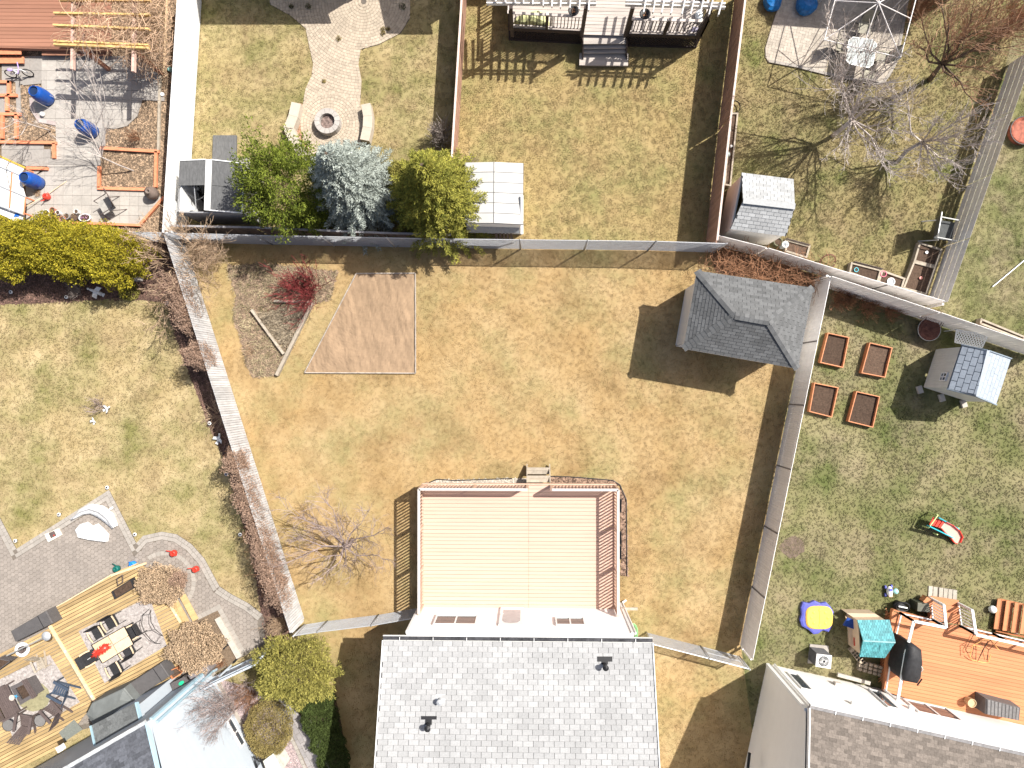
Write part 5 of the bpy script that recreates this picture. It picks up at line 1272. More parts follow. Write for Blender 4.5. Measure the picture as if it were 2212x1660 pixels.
# ================================================================ BLUE HOUSE
def blue_house():
    e1 = Vector((-1, -.58, 0)).normalized(); e2 = Vector((.575, -1, 0)).normalized(); ze = 4.6
    C = W(K03(1823, 780)); H = thing('house', 'pale blue sided house with a charcoal shingle roof in the lower left corner', 'house', C + e1*4 + e2*4)
    A, B, Cc, Dd = C, C + e2*10, C + e1*13 + e2*10, C + e1*13
    MB().prism([A, B, Cc, Dd], -.05, ze-.02).build('wall', M_blueside, H)
    sl = .42
    for (a, b) in ((A, B), (Dd, A)):
        d = (b-a).normalized(); out = Vector((-d.y, d.x, 0));
        if out.dot(a - (A+Cc)/2) < 0: out = -out
        fr = Frame(a + out*.004, d, (0,0,1))
        if fr.N.dot(out) < 0: fr = Frame(b + out*.004, -d, (0,0,1))
        L = (b-a).length; top = ze-.05
        poly = [fr.p(0,.3), fr.p(L,.3), fr.p(L,top), fr.p(0,top)]
        if a is A: # gable end rises
            s = fr.uv(A)[0]; e = fr.uv(B)[0]; m = (s+e)/2; poly = [fr.p(s,.3), fr.p(e,.3), fr.p(e,top), fr.p(m, top+sl*5), fr.p(s,top)]
        wallstrips(fr, poly, .125, M_blueside, H, t=.008, lift=.01)
        if a is A:
            a1 = fr.uv(WP(K03(2075,1180), fr)); a2 = fr.uv(WP(K03(2165,1375), fr))
            window(fr, (min(a1[0],a2[0]), .55), (max(a1[0],a2[0])+.2, .95), M_white, H)
    MB().prism([p + o for p, o in ((A, e1*-.03+e2*-.03), (B, e1*-.03), (B, e1*.1), (A, e1*.1+e2*.1), )], -.04, .29).build('foundation', M_stone, H)
    MB().beam(C + Vector((0,0,.3)), C + Vector((0,0,ze-.1)), .1, .1).build('corner_trim', M_bluetrim, H)
    O = W(K03(1270,1270), ze); fr = Frame(O, e1, e2 + Vector((0,0,sl)))
    fr = Frame(O, e1, e2 + Vector((0,0,sl)))
    if fr.N.z < 0:
        O2 = O + e1*13.4; fr = Frame(O2, -e1, e2 + Vector((0,0,sl)))
    u = sorted([fr.uv(O)[0], fr.uv(O + e1*13.4)[0]]); run = 5.3*math.hypot(1, sl)
    shingles(fr, [fr.p(u[0],0), fr.p(u[1],0), fr.p(u[1],run), fr.p(u[0],run)], .33, .15, M_dshing, H, limit=300, gap=.006)
    R1 = O + e2*5.3 + Vector((0,0,sl*5.3)); quadbox(MB(), [R1, R1 + e1*13.4, R1 + e1*13.4 + e2*5.3 - Vector((0,0,sl*5.3)), R1 + e2*5.3 - Vector((0,0,sl*5.3))], (0,0,1), .06).build('rear_roof', M_dshing, H)
    MB().beam(O, R1, .04, .18).build('rake_board', M_bluetrim, H)
    MB().beam(O - e2*.06 + e1*.02, O - e2*.06 + e1*13.4, .13, .11).build('gutter', mat('pale_gutter', (.42,.44,.45), .5, .3, 5), H)
    for i in range(14): p = O - e2*.06 + e1*(.4+i*.95) + Vector((0,0,.06)); MB().box(p, (.03,.16,.012), math.atan2(e2.y,e2.x)).build('gutter_strap', M_white, H)
    # soffit under overhang
    MB().beam(O + e1*6.7 + e2*.35 - Vector((0,0,.13)) - e1*6.7, O + e1*13.4 + e2*.35 - Vector((0,0,.13)), .7, .02).build('soffit', M_blueside, H)
    # porch bay
    zp = 3.0; P = [W(K03(790,1292), zp), W(K03(1180,1090), zp)]; u_ = (P[1]-P[0]).normalized(); back = Vector((u_.y, -u_.x, 0))
    f2 = Frame(P[0], u_, back + Vector((0,0,.35)))
    if f2.N.z < 0: f2 = Frame(P[1], -u_, back + Vector((0,0,.35)))
    L = (P[1]-P[0]).length; us = sorted((f2.uv(P[0])[0], f2.uv(P[1])[0]))
    shingles(f2, [f2.p(us[0],0), f2.p(us[1],0), f2.p(us[1],2.3), f2.p(us[0],2.3)], .33, .15, mat('porch_shingle', (.12,.125,.125), .9, .25, 14, rnd=.2), H, limit=120, gap=.006)
    q = [P[0] + u_*.1 + back*.15, P[1] - u_*.1 + back*.15, P[1] - u_*.1 + back*2.2, P[0] + u_*.1 + back*2.2]
    MB().prism(q, .2, zp-.04).build('porch_wall', M_blueside, H)
    for s, k in ((P[0], 1), (P[1], -1)): MB().beam(s, s + back*2.1 + Vector((0,0,.35*2.1)), .05, .16).build('rake_board', M_bluetrim, H)
    v = W(K03(1215,1110), 1.2); MB().box(v, (.3,.25,.25), .5).build('dryer_vent', M_white, H)
    v = W(K03(525,1485), 2.0); MB().box(v, (.22,.22,.2), .5).build('wall_lamp', M_white, H)
    a = C + e2*.2 + e1*-.06; MB().tube([a + Vector((0,0,ze-.2)), a + Vector((0,0,.2)), a - e1*.2 + Vector((0,0,.1))], .05, 8).build('downspout', M_bluetrim, H)
blue_house()
# ================================================================ LOWER MIDDLE: cedar tree, hedge, walkway
bush('cedar_shrub', 'large yellow green juniper between the blue house and the chain link fence', 'shrub', gz((636, 1448), 1.4), 1.5, 1.2, 2.2, F_jun, 13000, .12, .014, 91, .2, bark=bark, depth=.4, up=.7, out=.7)
wk = WL(K13, 0, 140,1050, 290,1060, 430,1270, 620,1700, 470,1700, 330,1400); EXC['centre'].append(wk)
WKp = struct(MB().prism(wk, -.01, .02), 'walkway', M_joint)
aw = math.atan2(-(1659-1060), (540-220)); fr = flat(.02, aw)
pieces('paver', wk, strips(bbox(wk, fr), .2, .012, .4), fr, .025, M_walk, WKp, 300)
ed = [Vector((p.x,p.y,0)) for p in WL(K13, 0, 430,1260, 510,1430, 600,1659, 625,1720)]; border(ed, .24, .13, WKp, M_bord, .02, .04, 1)
ed = [Vector((p.x,p.y,0)) for p in WL(K13, 0, 150,1070, 230,1230, 350,1450, 440,1659, 470,1720)]; border(ed, .14, .2, WKp, M_bord, .02, .04, -1)
mb_ = WL(K13, 0, -300,900, 150,1000, 330,1450, 470,1700, 100,1720, -250,1300); mb_ += []
EXC['centre'].append(mb_); EXC['left'].append(mb_)
sheet(mb_, .012, 'rock_mulch', mat('lilac_gravel', (.30, .235, .225), .9, .45, 22, rnd=.3, bump=.8))
scatter('gravel', mb_, [], 350, chipmesh('lilac_pebble', mat('lilac_pebbles', (.36,.29,.29), .9, .4, 9, rnd=.5), 6, .05, .035, .028), .012)
hp = WL(K13, 0, 330,1000, 560,930, 680,1010, 740,1300, 800,1720, 590,1720, 480,1350)
EXC['centre'].append(hp); sheet(hp, .01, 'hedge_bed', M_mulchd)
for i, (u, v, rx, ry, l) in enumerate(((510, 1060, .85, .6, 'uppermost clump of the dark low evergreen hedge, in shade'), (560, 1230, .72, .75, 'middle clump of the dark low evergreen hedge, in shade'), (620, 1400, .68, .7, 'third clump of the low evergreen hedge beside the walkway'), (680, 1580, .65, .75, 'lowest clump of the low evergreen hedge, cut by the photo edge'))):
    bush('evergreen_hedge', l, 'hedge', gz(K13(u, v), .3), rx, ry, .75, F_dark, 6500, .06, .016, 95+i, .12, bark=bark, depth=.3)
bush('clipped_shrub', 'bronze green clipped mound beside the paved walkway', 'shrub', gz(K13(120, 1300), .5), .95, 1.15, 1.1, F_mound, 11000, .05, .014, 99, .06, bark=bark, depth=.3)
bare_tree('leafless brown shrub tree in front of the blue gable wall', gz(K03(2060, 1130), .2), [W(K03(*p), z) for p, z in (((1800,1050),3.), ((1700,1150),2.6), ((1850,1350),2.4), ((1950,1000),2.8), ((1750,960),2.2), ((2100,900),2.), ((1940,1250), 3.2))], gz(K03(2060,1130), .2)+Vector((0,0,.6)), .05, T_purp, T_purp, 101, 3, 4, .8, rmin=.004)
bare_shrub('brown dry shrub between the house gable and the juniper', gz(K03(2130, 1010), .3), .8, .8, T_vine, 102, 60, depth=2, r=.006)
eb = thing('utility_box', 'pale utility cabinet with black cables by the blue wall', 'utility box', W(K13(110, 1640)))
P = WL(K13, .9, 60,1600, 150,1530, 230,1680, 120,1760); quadbox(MB(), P, (0,0,1), .85).build('cabinet', mat('ivory_metal', (.62,.62,.55), .5), eb)
for i in range(4): MB().tube([W(K13(0,1660+i*8), .8), W(K13(-20+i*20,1570), .95), W(K13(60,1620+i*9), .9)], .02, 6).build('cable', M_black, eb)
# bare tree left of deck
bt = gz(K12(830, 1345), 0)
bare_tree('leafless mauve twigged tree on the lawn left of the cedar deck', bt, [W(K12(*p), z) for p, z in (((250,1060),2.0), ((560,980),2.2), ((330,1330),2.), ((240,1560),1.8), ((560,1700),1.9), ((820,1650),2.), ((1130,1560),1.8), ((1180,1210),1.7), ((980,1060),1.8), ((640,1250),2.6), ((560,1500),2.6), ((900,1400),2.5), ((420,1180),2.2))],
          bt + Vector((-.12,-.1,.75)), .09, T_purp, T_purp, 103, 3, 3, .85, lr=.3, rmin=.0035)

# ================================================================ RIGHT YARD
gR = 'four orange framed raised beds'
for pts, K, l in ((((518,1215),(705,1255),(652,1520),(452,1475)), K31, 'orange framed raised bed, upper left of the four'), (((880,1300),(1078,1345),(1015,1605),(808,1565)), K31, 'orange framed raised bed, upper right of the four'),
                  (((402,-12),(612,30),(555,290),(357,240)), K32, 'orange framed raised bed, lower left of the four'), (((765,62),(970,108),(910,378),(695,325)), K32, 'orange framed raised bed, lower right of the four')):
    P = [W(K(*p), .26) for p in pts]; planter_box(l, P, .26, .035, M_orange, M_soil, group=gR, fill=.5); EXC['right'].append([Vector((p.x,p.y,0)) for p in P])
def plastic_shed():
    ze, zr = 1.75, 2.35
    A, B = W((2076.5,745), ze), W((2045,841), ze); R0, R1 = W((2134,757.6), zr), W((2109,857), zr); E, F = W((2184,775), ze), W((2151.5,875), ze)
    S = thing('plastic_shed', 'small resin shed with pale panels and a blue grey shingle patterned roof', 'shed', Vector((*((A+F)/2).xy, 0)))
    m = mat('shed_panel', (.62,.62,.59), .6, .05, 3, rnd=.03); mr = mat('blue_grey_roof', (.33,.37,.42), .55, .1, 9, rnd=.07)
    u = (A-B).normalized(); v = (E-A); v.z = 0; v.normalize(); Vv = [Vector((*p.xy, .12)) for p in (A + v*.06 - u*.1, B + v*.06 + u*.1, F - v*.06 + u*.1, E - v*.06 - u*.1)]
    for i in range(4):
        a, b = Vv[i], Vv[(i+1)%4]; MB().beam(a + Vector((0,0,.8)), b + Vector((0,0,.8)), .04, 1.6).build('wall_panel', m, S)
        d = (b-a).normalized(); out = Vector((d.y,-d.x,0)); c = sum(Vv, Vector())/4
        if out.dot(a-c) < 0: out = -out
        if i in (0, 3):
            n = int((b-a).length/.09)
            for k in range(n): MB().beam(a + d*(k+.5)*.09 + out*.022 + Vector((0,0,.05)), a + d*(k+.5)*.09 + out*.022 + Vector((0,0,1.58)), .05, .012).build('panel_rib', m, S)
    a, b = Vv[0], Vv[1]; d = (b-a).normalized(); out = (a - sum(Vv, Vector())/4); out.z = 0; nn = Vector((d.y,-d.x,0)); nn = nn if nn.dot(out) > 0 else -nn
    fr = Frame(a + nn*.03, d, (0,0,1));
    if fr.N.dot(nn) < 0: fr = Frame(b + nn*.03, -d, (0,0,1))
    q = fr.uv(WP(K31(1520,1600), fr)); w = window(fr, (q[0]-.17, 1.0), (q[0]+.17, 1.38), M_white, S, fw=.035)
    MB().beam(fr.p(q[0]-.15,1.19,.06), fr.p(q[0]+.15,1.19,.06), .03, .03).build('glazing_bar', M_white, w)
    for (O, U, far, pl, mm, th) in ((A, B-A, R0, [A,B,R1,R0], mr, .02), (E, F-E, R0, [E,F,R1,R0], mr, .006)):
        fr = Frame(O, U, far-O)
        if fr.N.z < 0: fr = Frame(O+U, -U, far-O-U)
        quadbox(MB(), [fr.p(*fr.uv(p)) for p in pl], fr.N, .05).build('roof_panel', mat('dark_blue_grey', (.12,.14,.17), .6) if th > .01 else mr, S)
        L = U.length; u0,u1,v0,v1 = bbox(pl, fr); cs = []; k = 0; vv = v0+.04; 
        while vv < v1-.05:
            uu = u0 + .05 - (k%2)*.15
            while uu < u1-.05:
                cs.append([(max(u0+.05,uu)+.012,vv+.012),(min(u1-.05,uu+.34)-.012,vv+.012),(min(u1-.05,uu+.34)-.012,vv+.2),(max(u0+.05,uu)+.012,vv+.2)]); uu += .34
            vv += .21; k += 1
        pieces('roof_tile', pl, cs, fr, th, mm, S)
    MB().beam(R0 + Vector((0,0,.02)), R1 + Vector((0,0,.02)), .1, .04).build('ridge_cap', mr, S)
    for a, b in ((A,R0),(R0,E),(B,R1),(R1,F)): MB().beam(a, b, .04, .09).build('trim', mat('trim_blue_grey', (.2,.24,.28), .5), S)
    MB().add([Vector((*B.xy,ze-.05)), Vector((*F.xy,ze-.05)), R1], [(0,1,2)]).build('gable', m, S)
    for u_, v_ in ((1310,50),(1500,120),(1690,170)): p = W(K32(u_,v_), .06); MB().box((p.x,p.y,.06), (.2,.3,.12), .3).build('concrete_block', M_stone, S)
plastic_shed()
b = W(K31(1388,1190), .3); fp = thing('fire_bowl', 'rusty round fire bowl with its wire mesh lid leaning behind', 'fire pit', (b.x,b.y,0))
MB().lathe([(.0,.12),(.2,.14),(.38,.28),(.45,.33),(.45,.35),(.36,.31),(.2,.2),(0,.18)], (b.x,b.y,0), 28).build('bowl', M_rustb, fp, smooth=True)
MB().tube([Vector((b.x+.45*math.cos(t*.2244), b.y+.45*math.sin(t*.2244), .35)) for t in range(29)], .012, 5).build('rim', M_steel, fp)
for k in range(4): MB().tube([(b.x+.3*math.cos(k*1.57+.7), b.y+.3*math.sin(k*1.57+.7), .24), (b.x+.34*math.cos(k*1.57+.7), b.y+.34*math.sin(k*1.57+.7), 0)], .014, 5).build('leg', M_black, fp)
mb = MB(); c = Vector((b.x+.02, b.y+.34, .42))
for k in range(14):
    a = k*math.pi/14; mb.tube([c + Vector((.46*math.cos(t*.35)*math.cos(a), .42*math.cos(t*.35)*math.sin(a)+.2*math.sin(t*.35), .24*math.sin(t*.35)+.1)) for t in range(10)], .006, 4, cap=False)
for rr in (.46,.32): mb.tube([c + Vector((rr*math.cos(t*.26), rr*.9*math.sin(t*.26), .1+(.46-rr)*.8)) for t in range(25)], .01, 4, cap=False)
mb.build('mesh_lid', M_rustb, fp)
lt = thing('lattice_panel', 'small white lattice panel standing by the resin shed', 'lattice', W(K31(1730,1270)))
P = WL(K31, .55, 1595,1195, 1865,1240, 1850,1345, 1615,1300); mb = MB()
def gl(a, b): return (P[0]*(1-a)+P[1]*a)*(1-b) + (P[3]*(1-a)+P[2]*a)*b + Vector((0,0,.25*(1-b)))
for k in range(-3, 12):
    for s in (1, -1):
        x0 = k/11.*1.0; a0, a1 = (x0, x0+.3*1) if s > 0 else (x0+.3, x0)
        lo, hi = max(0., -a0/(a1-a0) if a1>a0 else (1-a0)/(a1-a0)), min(1., (1-a0)/(a1-a0) if a1>a0 else -a0/(a1-a0))
        if hi > lo: MB().beam(gl(a0+(a1-a0)*lo, lo), gl(a0+(a1-a0)*hi, hi), .035, .008).build('lattice_strip', M_white, lt)
for a, b_ in (((0,0),(1,0)),((1,0),(1,1)),((1,1),(0,1)),((0,1),(0,0))): MB().beam(gl(*a), gl(*b_), .04, .02).build('frame', M_white, lt)
for a in (0,1): q = gl(a,.0); MB().beam(q, (q.x,q.y,0), .03,.03).build('stake', M_white, lt)
bare_shrub('rust coloured dry branches piled behind the lattice panel', W(K31(1740,1240)) + Vector((0,.1,0)), .6, .5, T_vine, 111, 40, depth=1, r=.007)
for i,(u,v,rad,n) in enumerate(((620,940,.75,70),(850,1000,.8,60),(730,900,.7,60),(1050,1020,.7,45))):
    bare_shrub(('first','second','third','fourth')[i] + ' clump of rust brown vines below the slatted fence from the corner post', gz(K31(u, v), .2), rad, .5, T_vine, 112+i, n, depth=2, r=.006, name='dry_vine', cat='vine', group='dry vines under the slatted fence')
# vines behind the hip shed
vt = thing('dry_vine', 'thick rust brown vine tangle between the hip roof shed and the grey fence', 'vine', W(K21(2100, 640))); mb = MB()
P = WL(K21, .7, 1690,460, 1860,480, 2212,600) + WL(K31, .7, 470,680, 460,760, 380,830, 0,790) + WL(K21, .7, 1760,700)
tangle(mb, P, 520, .05, 1.1, 1.1, .009, 5, wob=.75, seg=7); mb.build('stems', T_vine, vt, kind='stuff')
EXC['centre'].append(WL(K21, 0, 1680,480, 2212,600, 2212,760, 1760,720)); sheet(WL(K21, 0, 1700,500, 1790,470, 2212,580, 2400,640, 2650,740, 2600,830, 2212,760, 1760,700), .008, 'vine_bed', M_mulchd)
e = MB(); 
# slide
def slide():
    S = thing('toy_slide', 'small toddler slide with red steps and a sun faded chute on the green lawn', 'slide', W(K32(1500,1280)))
    z = .5; plat = WL(K32, z, 1430,1150, 1530,1190, 1490,1245, 1395,1215)
    quadbox(MB(), plat, (0,0,1), .04).build('platform', M_red, S)
    for k in range(3): MB().beam(plat[0].lerp(plat[1], .2+.3*k)+Vector((0,0,.02)), plat[3].lerp(plat[2], .2+.3*k)+Vector((0,0,.02)), .04, .03).build('step_ridge', M_red, S)
    L = [((1530,1190),(1490,1245),.5), ((1590,1220),(1520,1280),.36), ((1650,1270),(1570,1325),.16), ((1675,1320),(1600,1365),.06), ((1655,1368),(1625,1378),.05)]
    a = [W(K32(*p), h) for p, q, h in L]; b = [W(K32(*q), h) for p, q, h in L]; mb = MB(); n = len(a); mb.add(a+b, [(i,i+1,n+i+1,n+i) for i in range(n-1)]); mb.build('chute', M_pink, S, solid=.02)
    for s in (a, b):
        mb = MB()
        for p, q in zip(s, s[1:]): mb.beam(p+Vector((0,0,.04)), q+Vector((0,0,.04)), .03, .1)
        mb.build('side_rail', M_red, S)
    for (p, q, h) in (((1465,1150),(1640,1250),.0), ((1385,1225),(1600,1330),.0)):
        P = [W(K32(*p), .62), W(K32(*q), .2)]; MB().beam(P[0], P[1], .04, .16).build('side_panel', M_tealb, S)
    for p, h in (((1465,1130), .6), ((1390,1245), .45), ((1465,1300), .3), ((1650,1245), .2)):
        q = W(K32(*p), h); MB().tube([q, (q.x,q.y,0)], .03, 8).build('leg', M_lime, S)
    MB().tube([W(K32(1470,1130), .7), W(K32(1390,1240), .62)], .025, 8).build('handle', M_lime, S)
slide()
b = W(K33(425,345)); sbx = thing('sandbox', 'violet blue turtle shaped sandbox with a yellow lid', 'sandbox', b)
def blob(c, pts, m, z0, z1, inn=.0, sc=1.):
    P = [c + (p-c)*sc for p in pts]; n = len(P); T_ = [p.lerp(c, .1) for p in P]; mb = MB(); mb.add([Vector((*p.xy,z0)) for p in P]+[Vector((*p.xy,z1*.8)) for p in P]+[Vector((*p.xy,z1)) for p in T_], [(i,(i+1)%n,n+(i+1)%n,n+i) for i in range(n)]+[(n+i,n+(i+1)%n,2*n+(i+1)%n,2*n+i) for i in range(n)]+[tuple(range(2*n,3*n))]); return mb
pts = WL(K33, .1, 300,225, 350,235, 400,212, 450,235, 500,225, 535,260, 565,310, 545,360, 550,430, 520,480, 470,465, 430,495, 390,500, 350,462, 290,430, 275,380, 290,330, 285,270)
blob(Vector((*b.xy,.1)), pts, M_purp, 0, .18).build('tub', M_purp, sbx)
pts = [b + Vector((.54*math.copysign(abs(math.cos(t*.2618))**.6, math.cos(t*.2618)), .47*math.copysign(abs(math.sin(t*.2618))**.6, math.sin(t*.2618)), .1)) for t in range(24)]
blob(Vector((*b.xy,.1)), pts, M_ylw, .16, .25).build('lid', M_ylw, sbx); lid = sbx.children[-1]
MB().box((b.x,b.y,.255), (.02,.8,.02)).build('lid_seam', M_ylw, lid)
for k in range(8): a = k*.785; MB().sphere((b.x+.33*math.cos(a), b.y+.3*math.sin(a), .25), .06, 10, 5, .3).build('lid_bump', M_ylw, lid)
def playhouse():
    S = thing('playhouse', 'tan toddler playhouse with a teal shingled roof beside the orange deck', 'playhouse', W(K33(880,560)))
    zr, ze = 1.35, 1.05
    r0, r1 = W(K33(822,558), zr), W(K33(1098,572), zr); a0, a1 = W(K33(772,380), ze), W(K33(1050,378), ze); b0, b1 = W(K33(792,695), ze), W(K33(1010,706), ze)
    mt = mat('teal_roof', (.085,.30,.33), .6, .06, 4, rnd=.28)
    for P, O, U, far in (([a0,a1,r1,r0], a0, a1-a0, r0), ([b0,b1,r1,r0], b0, b1-b0, r0)):
        fr = Frame(O, U, far-O)
        if fr.N.z < 0: fr = Frame(O+U, -U, far-O-U)
        quadbox(MB(), P, fr.N, .04).build('roof', mt, S); rf = S.children[-1]
        pieces('shingle', P, strips(bbox(P, fr), .1, .012, .1), fr, .012, mt, rf, 120, lift=.012)
    MB().beam(r0+Vector((0,0,.02)), r1+Vector((0,0,.02)), .05, .03).build('ridge_cap', mat('pale_teal', (.3,.5,.52)), S)
    W4 = [Vector((*p.xy,0)) for p in (a0,a1,b1,b0)]; c = sum(W4, Vector())/4; W4 = [p.lerp(c,.12) for p in W4]
    for i in range(4): MB().beam(W4[i]+Vector((0,0,.5)), W4[(i+1)%4]+Vector((0,0,.5)), .04, 1.0).build('wall', M_tan, S)
    P = WL(K33, .5, 680,320, 925,325, 1000,375, 780,385); quadbox(MB(), P, (0,0,1), .5).build('side_counter', M_tan, S)
    P = WL(K33, .45, 670,345, 775,470, 830,600, 800,655, 705,590, 700,470); quadbox(MB(), P, (0,0,1), .05).build('porch', M_tan, S)
    P = WL(K33, .62, 740,530, 790,555, 795,625, 742,600); quadbox(MB(), P, (0,0,1), .02).build('mailbox', M_red, S)
    P = WL(K33, .6, 690,360, 760,385, 770,470, 650,425); quadbox(MB(), P, (0,0,1), .05).build('awning', mat('royal_blue_plastic', (.02,.07,.32), .4), S)
    P = [W(K33(1000,640), 1.2), W(K33(960,690), 1.08), W(K33(1005,690), 1.06), W(K33(975,590), 1.36)]; MB().add(P, [(0,3,1),(0,2,1),(0,3,2)]).build('dormer', mt, S)
playhouse()
b = W(K33(485,735), .85); q = Vector((b.x,b.y,0)); 
ac = thing('air_conditioner', 'outdoor air conditioner with a white fan grille on a concrete pad', 'air conditioner', gz(K33(430,660)))
base = gz(K33(440,670), .1); MB().prism(WL(K33, 0, 360,585, 520,600, 520,760, 340,750), 0, .06).build('pad', M_slab, ac)
top = W(K33(487,737), .8); T4 = [W(K33(*p), .8) for p in ((425,675),(550,690),(540,800),(415,780))]; c4 = sum(T4, Vector())/4
for i in range(4):
    a, b_ = T4[i], T4[(i+1)%4]; MB().beam(a-Vector((0,0,.37)), b_-Vector((0,0,.37)), .03, .7).build('side_panel', mat('dark_grey_coil', (.07,.07,.08), .6, .3, 30), ac)
    for k in range(6): MB().beam((a.x,a.y,.15+k*.11), (b_.x,b_.y,.15+k*.11), .045, .015).build('louvre', mat('grey_louvre', (.2,.2,.2)), ac)
quadbox(MB(), [p + (p-c4).normalized()*.02 for p in T4], (0,0,1), .03).build('top_cover', mat('grille_white', (.62,.62,.62), .5), ac)
MB().lathe([(.2,.012),(.0,.012)], c4, 24).build('fan_well', mat('fan_dark', (.12,.12,.13)), ac)
for k in range(22): a = k*math.pi/11; MB().tube([c4+Vector((.05*math.cos(a),.05*math.sin(a),.03)), c4+Vector((.21*math.cos(a),.21*math.sin(a),.03))], .006, 4).build('grille_wire', M_white, ac)
for k in range(4): a = k*1.57; MB().add([c4+Vector((.02*math.cos(a),.02*math.sin(a),.018)), c4+Vector((.17*math.cos(a),.17*math.sin(a),.018)), c4+Vector((.15*math.cos(a+.6),.15*math.sin(a+.6),.018))], [(0,1,2)]).build('fan_blade', mat('fan_grey', (.3,.3,.32)), ac)
# stacked pavers and loose stones
st = thing('paver_stack', 'leaning stack of tan concrete pavers against the orange deck', 'paver stack', W(K33(860,720)))
R = random.Random(5)
for i in range(7):
    for j in range(2): p = W(K33(715+i*16+j*14, 645+i*20-j*40+20*j), .1+.05*j); MB().box((p.x,p.y,.12+.1*j), (.2,.1,.2), -.9+R.uniform(-.1,.1)).build('paver', M_paver, st)
for i in range(7):
    for j in range(3): p = W(K33(795+i*42, 735+i*12+j*36), .18); MB().box((p.x,p.y,.1+.05*(2-j)), (.13,.11,.2), -.3+R.uniform(-.1,.1)).build('paver', M_paver, st)
sst = struct(MB().prism(WL(K33, 0, 1378,85, 1620,115, 1620,205, 1390,190), 0, .012), 'stepping_pavers', M_joint)
for i in range(6): 
    p = W(K33(1400+i*40+ (10 if i > 1 else 0), 130+i*7)); MB().box((p.x,p.y,.025), (.16,.42,.035), -.06).build('paver', mat('pale_paver', (.40,.37,.31), .9, .12, 9, rnd=.1), sst)
EXC['right'].append(WL(K33, 0, 1378,85, 1620,115, 1640,205, 1390,190))
b = W(K33(1940,288), .15); mb = MB(); mb.sphere((b.x,b.y,.15), .15, 18, 12); single(mb, 'beach_ball', mat('pearl_ball', (.62,.74,.70), .4, .15, 5, c2=(.8,.78,.78)), 'pale aqua ball on the lawn beside the spare steps', 'ball', (b.x,b.y,0), smooth=True)
b = W(K33(1055,130), .1); tt = thing('ride_on_toy', 'white and aqua ride on toddler toy with violet wheels', 'toy', (b.x,b.y,0))
mb = MB(); mb.sphere((b.x-.05,b.y,.16), .17, 12, 8, .7, .7, 1.3); mb.build('body', M_white, tt, smooth=True)
mb = MB(); mb.sphere((b.x+.18,b.y+.02,.2), .1, 10, 6, .8, 1, 1.2); mb.build('seat', mat('mint_plastic', (.35,.66,.62), .4), tt, smooth=True)
MB().lathe([(.06,0),(.06,.02),(0,.02)], (b.x-.06,b.y+.1,.28), 12).build('steering_wheel', M_purp, tt)
for sx, sy in ((-.18,.15),(.06,.18),(-.18,-.16),(.04,-.17)): MB().tube([(b.x+sx-.02,b.y+sy,.07),(b.x+sx+.03,b.y+sy,.07)], .07, 12).build('wheel', M_purp, tt)
MB().box((b.x-.03,b.y-.16,.2), (.14,.08,.06)).build('bumper', M_pink, tt)
# ------------------------------------------------ orange deck
def orange_deck():
    z = .62; D = thing('deck', 'orange stained deck with white railing behind the brown roofed house', 'deck', W(K33(1650,700)))
    poly = WL(K33, z, 1075,290, 1180,320, 1400,385, 1440,400, 1660,430, 2212,560, 2700,680, 2500,1500, 1000,990)
    deck('d', D, poly, z, -.19, .14, M_orange, .010)
    sd = WL(K33, z, 1075,290, 1005,985)
    for a, b in ((K33(1075,290), K33(1000,990)), (K33(1075,290), K33(1400,375)), (K33(1660,430), K33(2700,675))):
        MB().beam(W(a,z-.1)-Vector((0,0,.02)), W(b,z-.1)-Vector((0,0,.02)), .04, .2).build('skirt_board', M_orange, D)
    a, b = W(K33(1055,300), z-.25), W(K33(985,980), z-.25); L = (b-a).length
    mb = MB(); n = int(L/.12); d = (b-a).normalized()
    for k in range(n-3):
        for s in (1,-1): mb.beam((*(a+d*(k*.12+(0 if s>0 else .36))).xy, .06), (*(a+d*(k*.12+(.36 if s>0 else 0))).xy, .45), .035, .01)
    mb.build('skirt_lattice', M_orange, D, kind='stuff')
    # steps down to the lawn
    for k in range(3):
        A = W(K33(1400+k*2, 335-k*60), z-.15*(k+1)+.05); B = W(K33(1655-k*8, 375-k*62), z-.15*(k+1)+.05)
        MB().beam(A, B, .4, .04).build('stair_tread', M_orange, D); MB().beam(A-Vector((0,0,.09)), B-Vector((0,0,.09)), .3, .12).build('stair_riser', M_orange, D)
    MB().beam(W(K33(1340,190), .3), W(K33(1400,240), .3), .25, .3).build('post_block', M_orange, D)
    zt = z + .95
    def rl(p, q, zp=z, zq=z, n=0, thin=False):
        A, B = W(K33(*p), zp), W(K33(*q), zq); h = Vector((0,0,.95))
        t = MB().beam(A+h, B+h, .1 if not thin else .06, .05).build('top_rail', M_white, D); MB().beam(A+h*.1, B+h*.1, .04, .05).build('bottom_rail', M_white, D)
        for X in (A, B): MB().box(X + h*.5, (.07,.07,.97)).build('post', M_white, D)
        for k in range(n): X = A.lerp(B, (k+.5)/n); MB().box(X+h*.55, (.028,.028,.84)).build('baluster', M_white, t)
    rl((1142,318), (1072,600)); rl((1072,600), (1008,982))
    rl((1142,318), (1412,372))
    rl((1412,372), (1395,185), z, .15, 7); rl((1660,430), (1632,228), z, .15, 7)
    rl((1660,430), (1930,490)); rl((1930,490), (2212,555)); rl((2212,555), (2600,645))
    for P, t in (((K33(1142,318), K33(1010,982)), .006), ):
        pass
orange_deck()
g1 = thing('covered_barbecue', 'black covered barbecue on the orange deck behind the left railing', 'barbecue', W(K33(1240,770), .62))
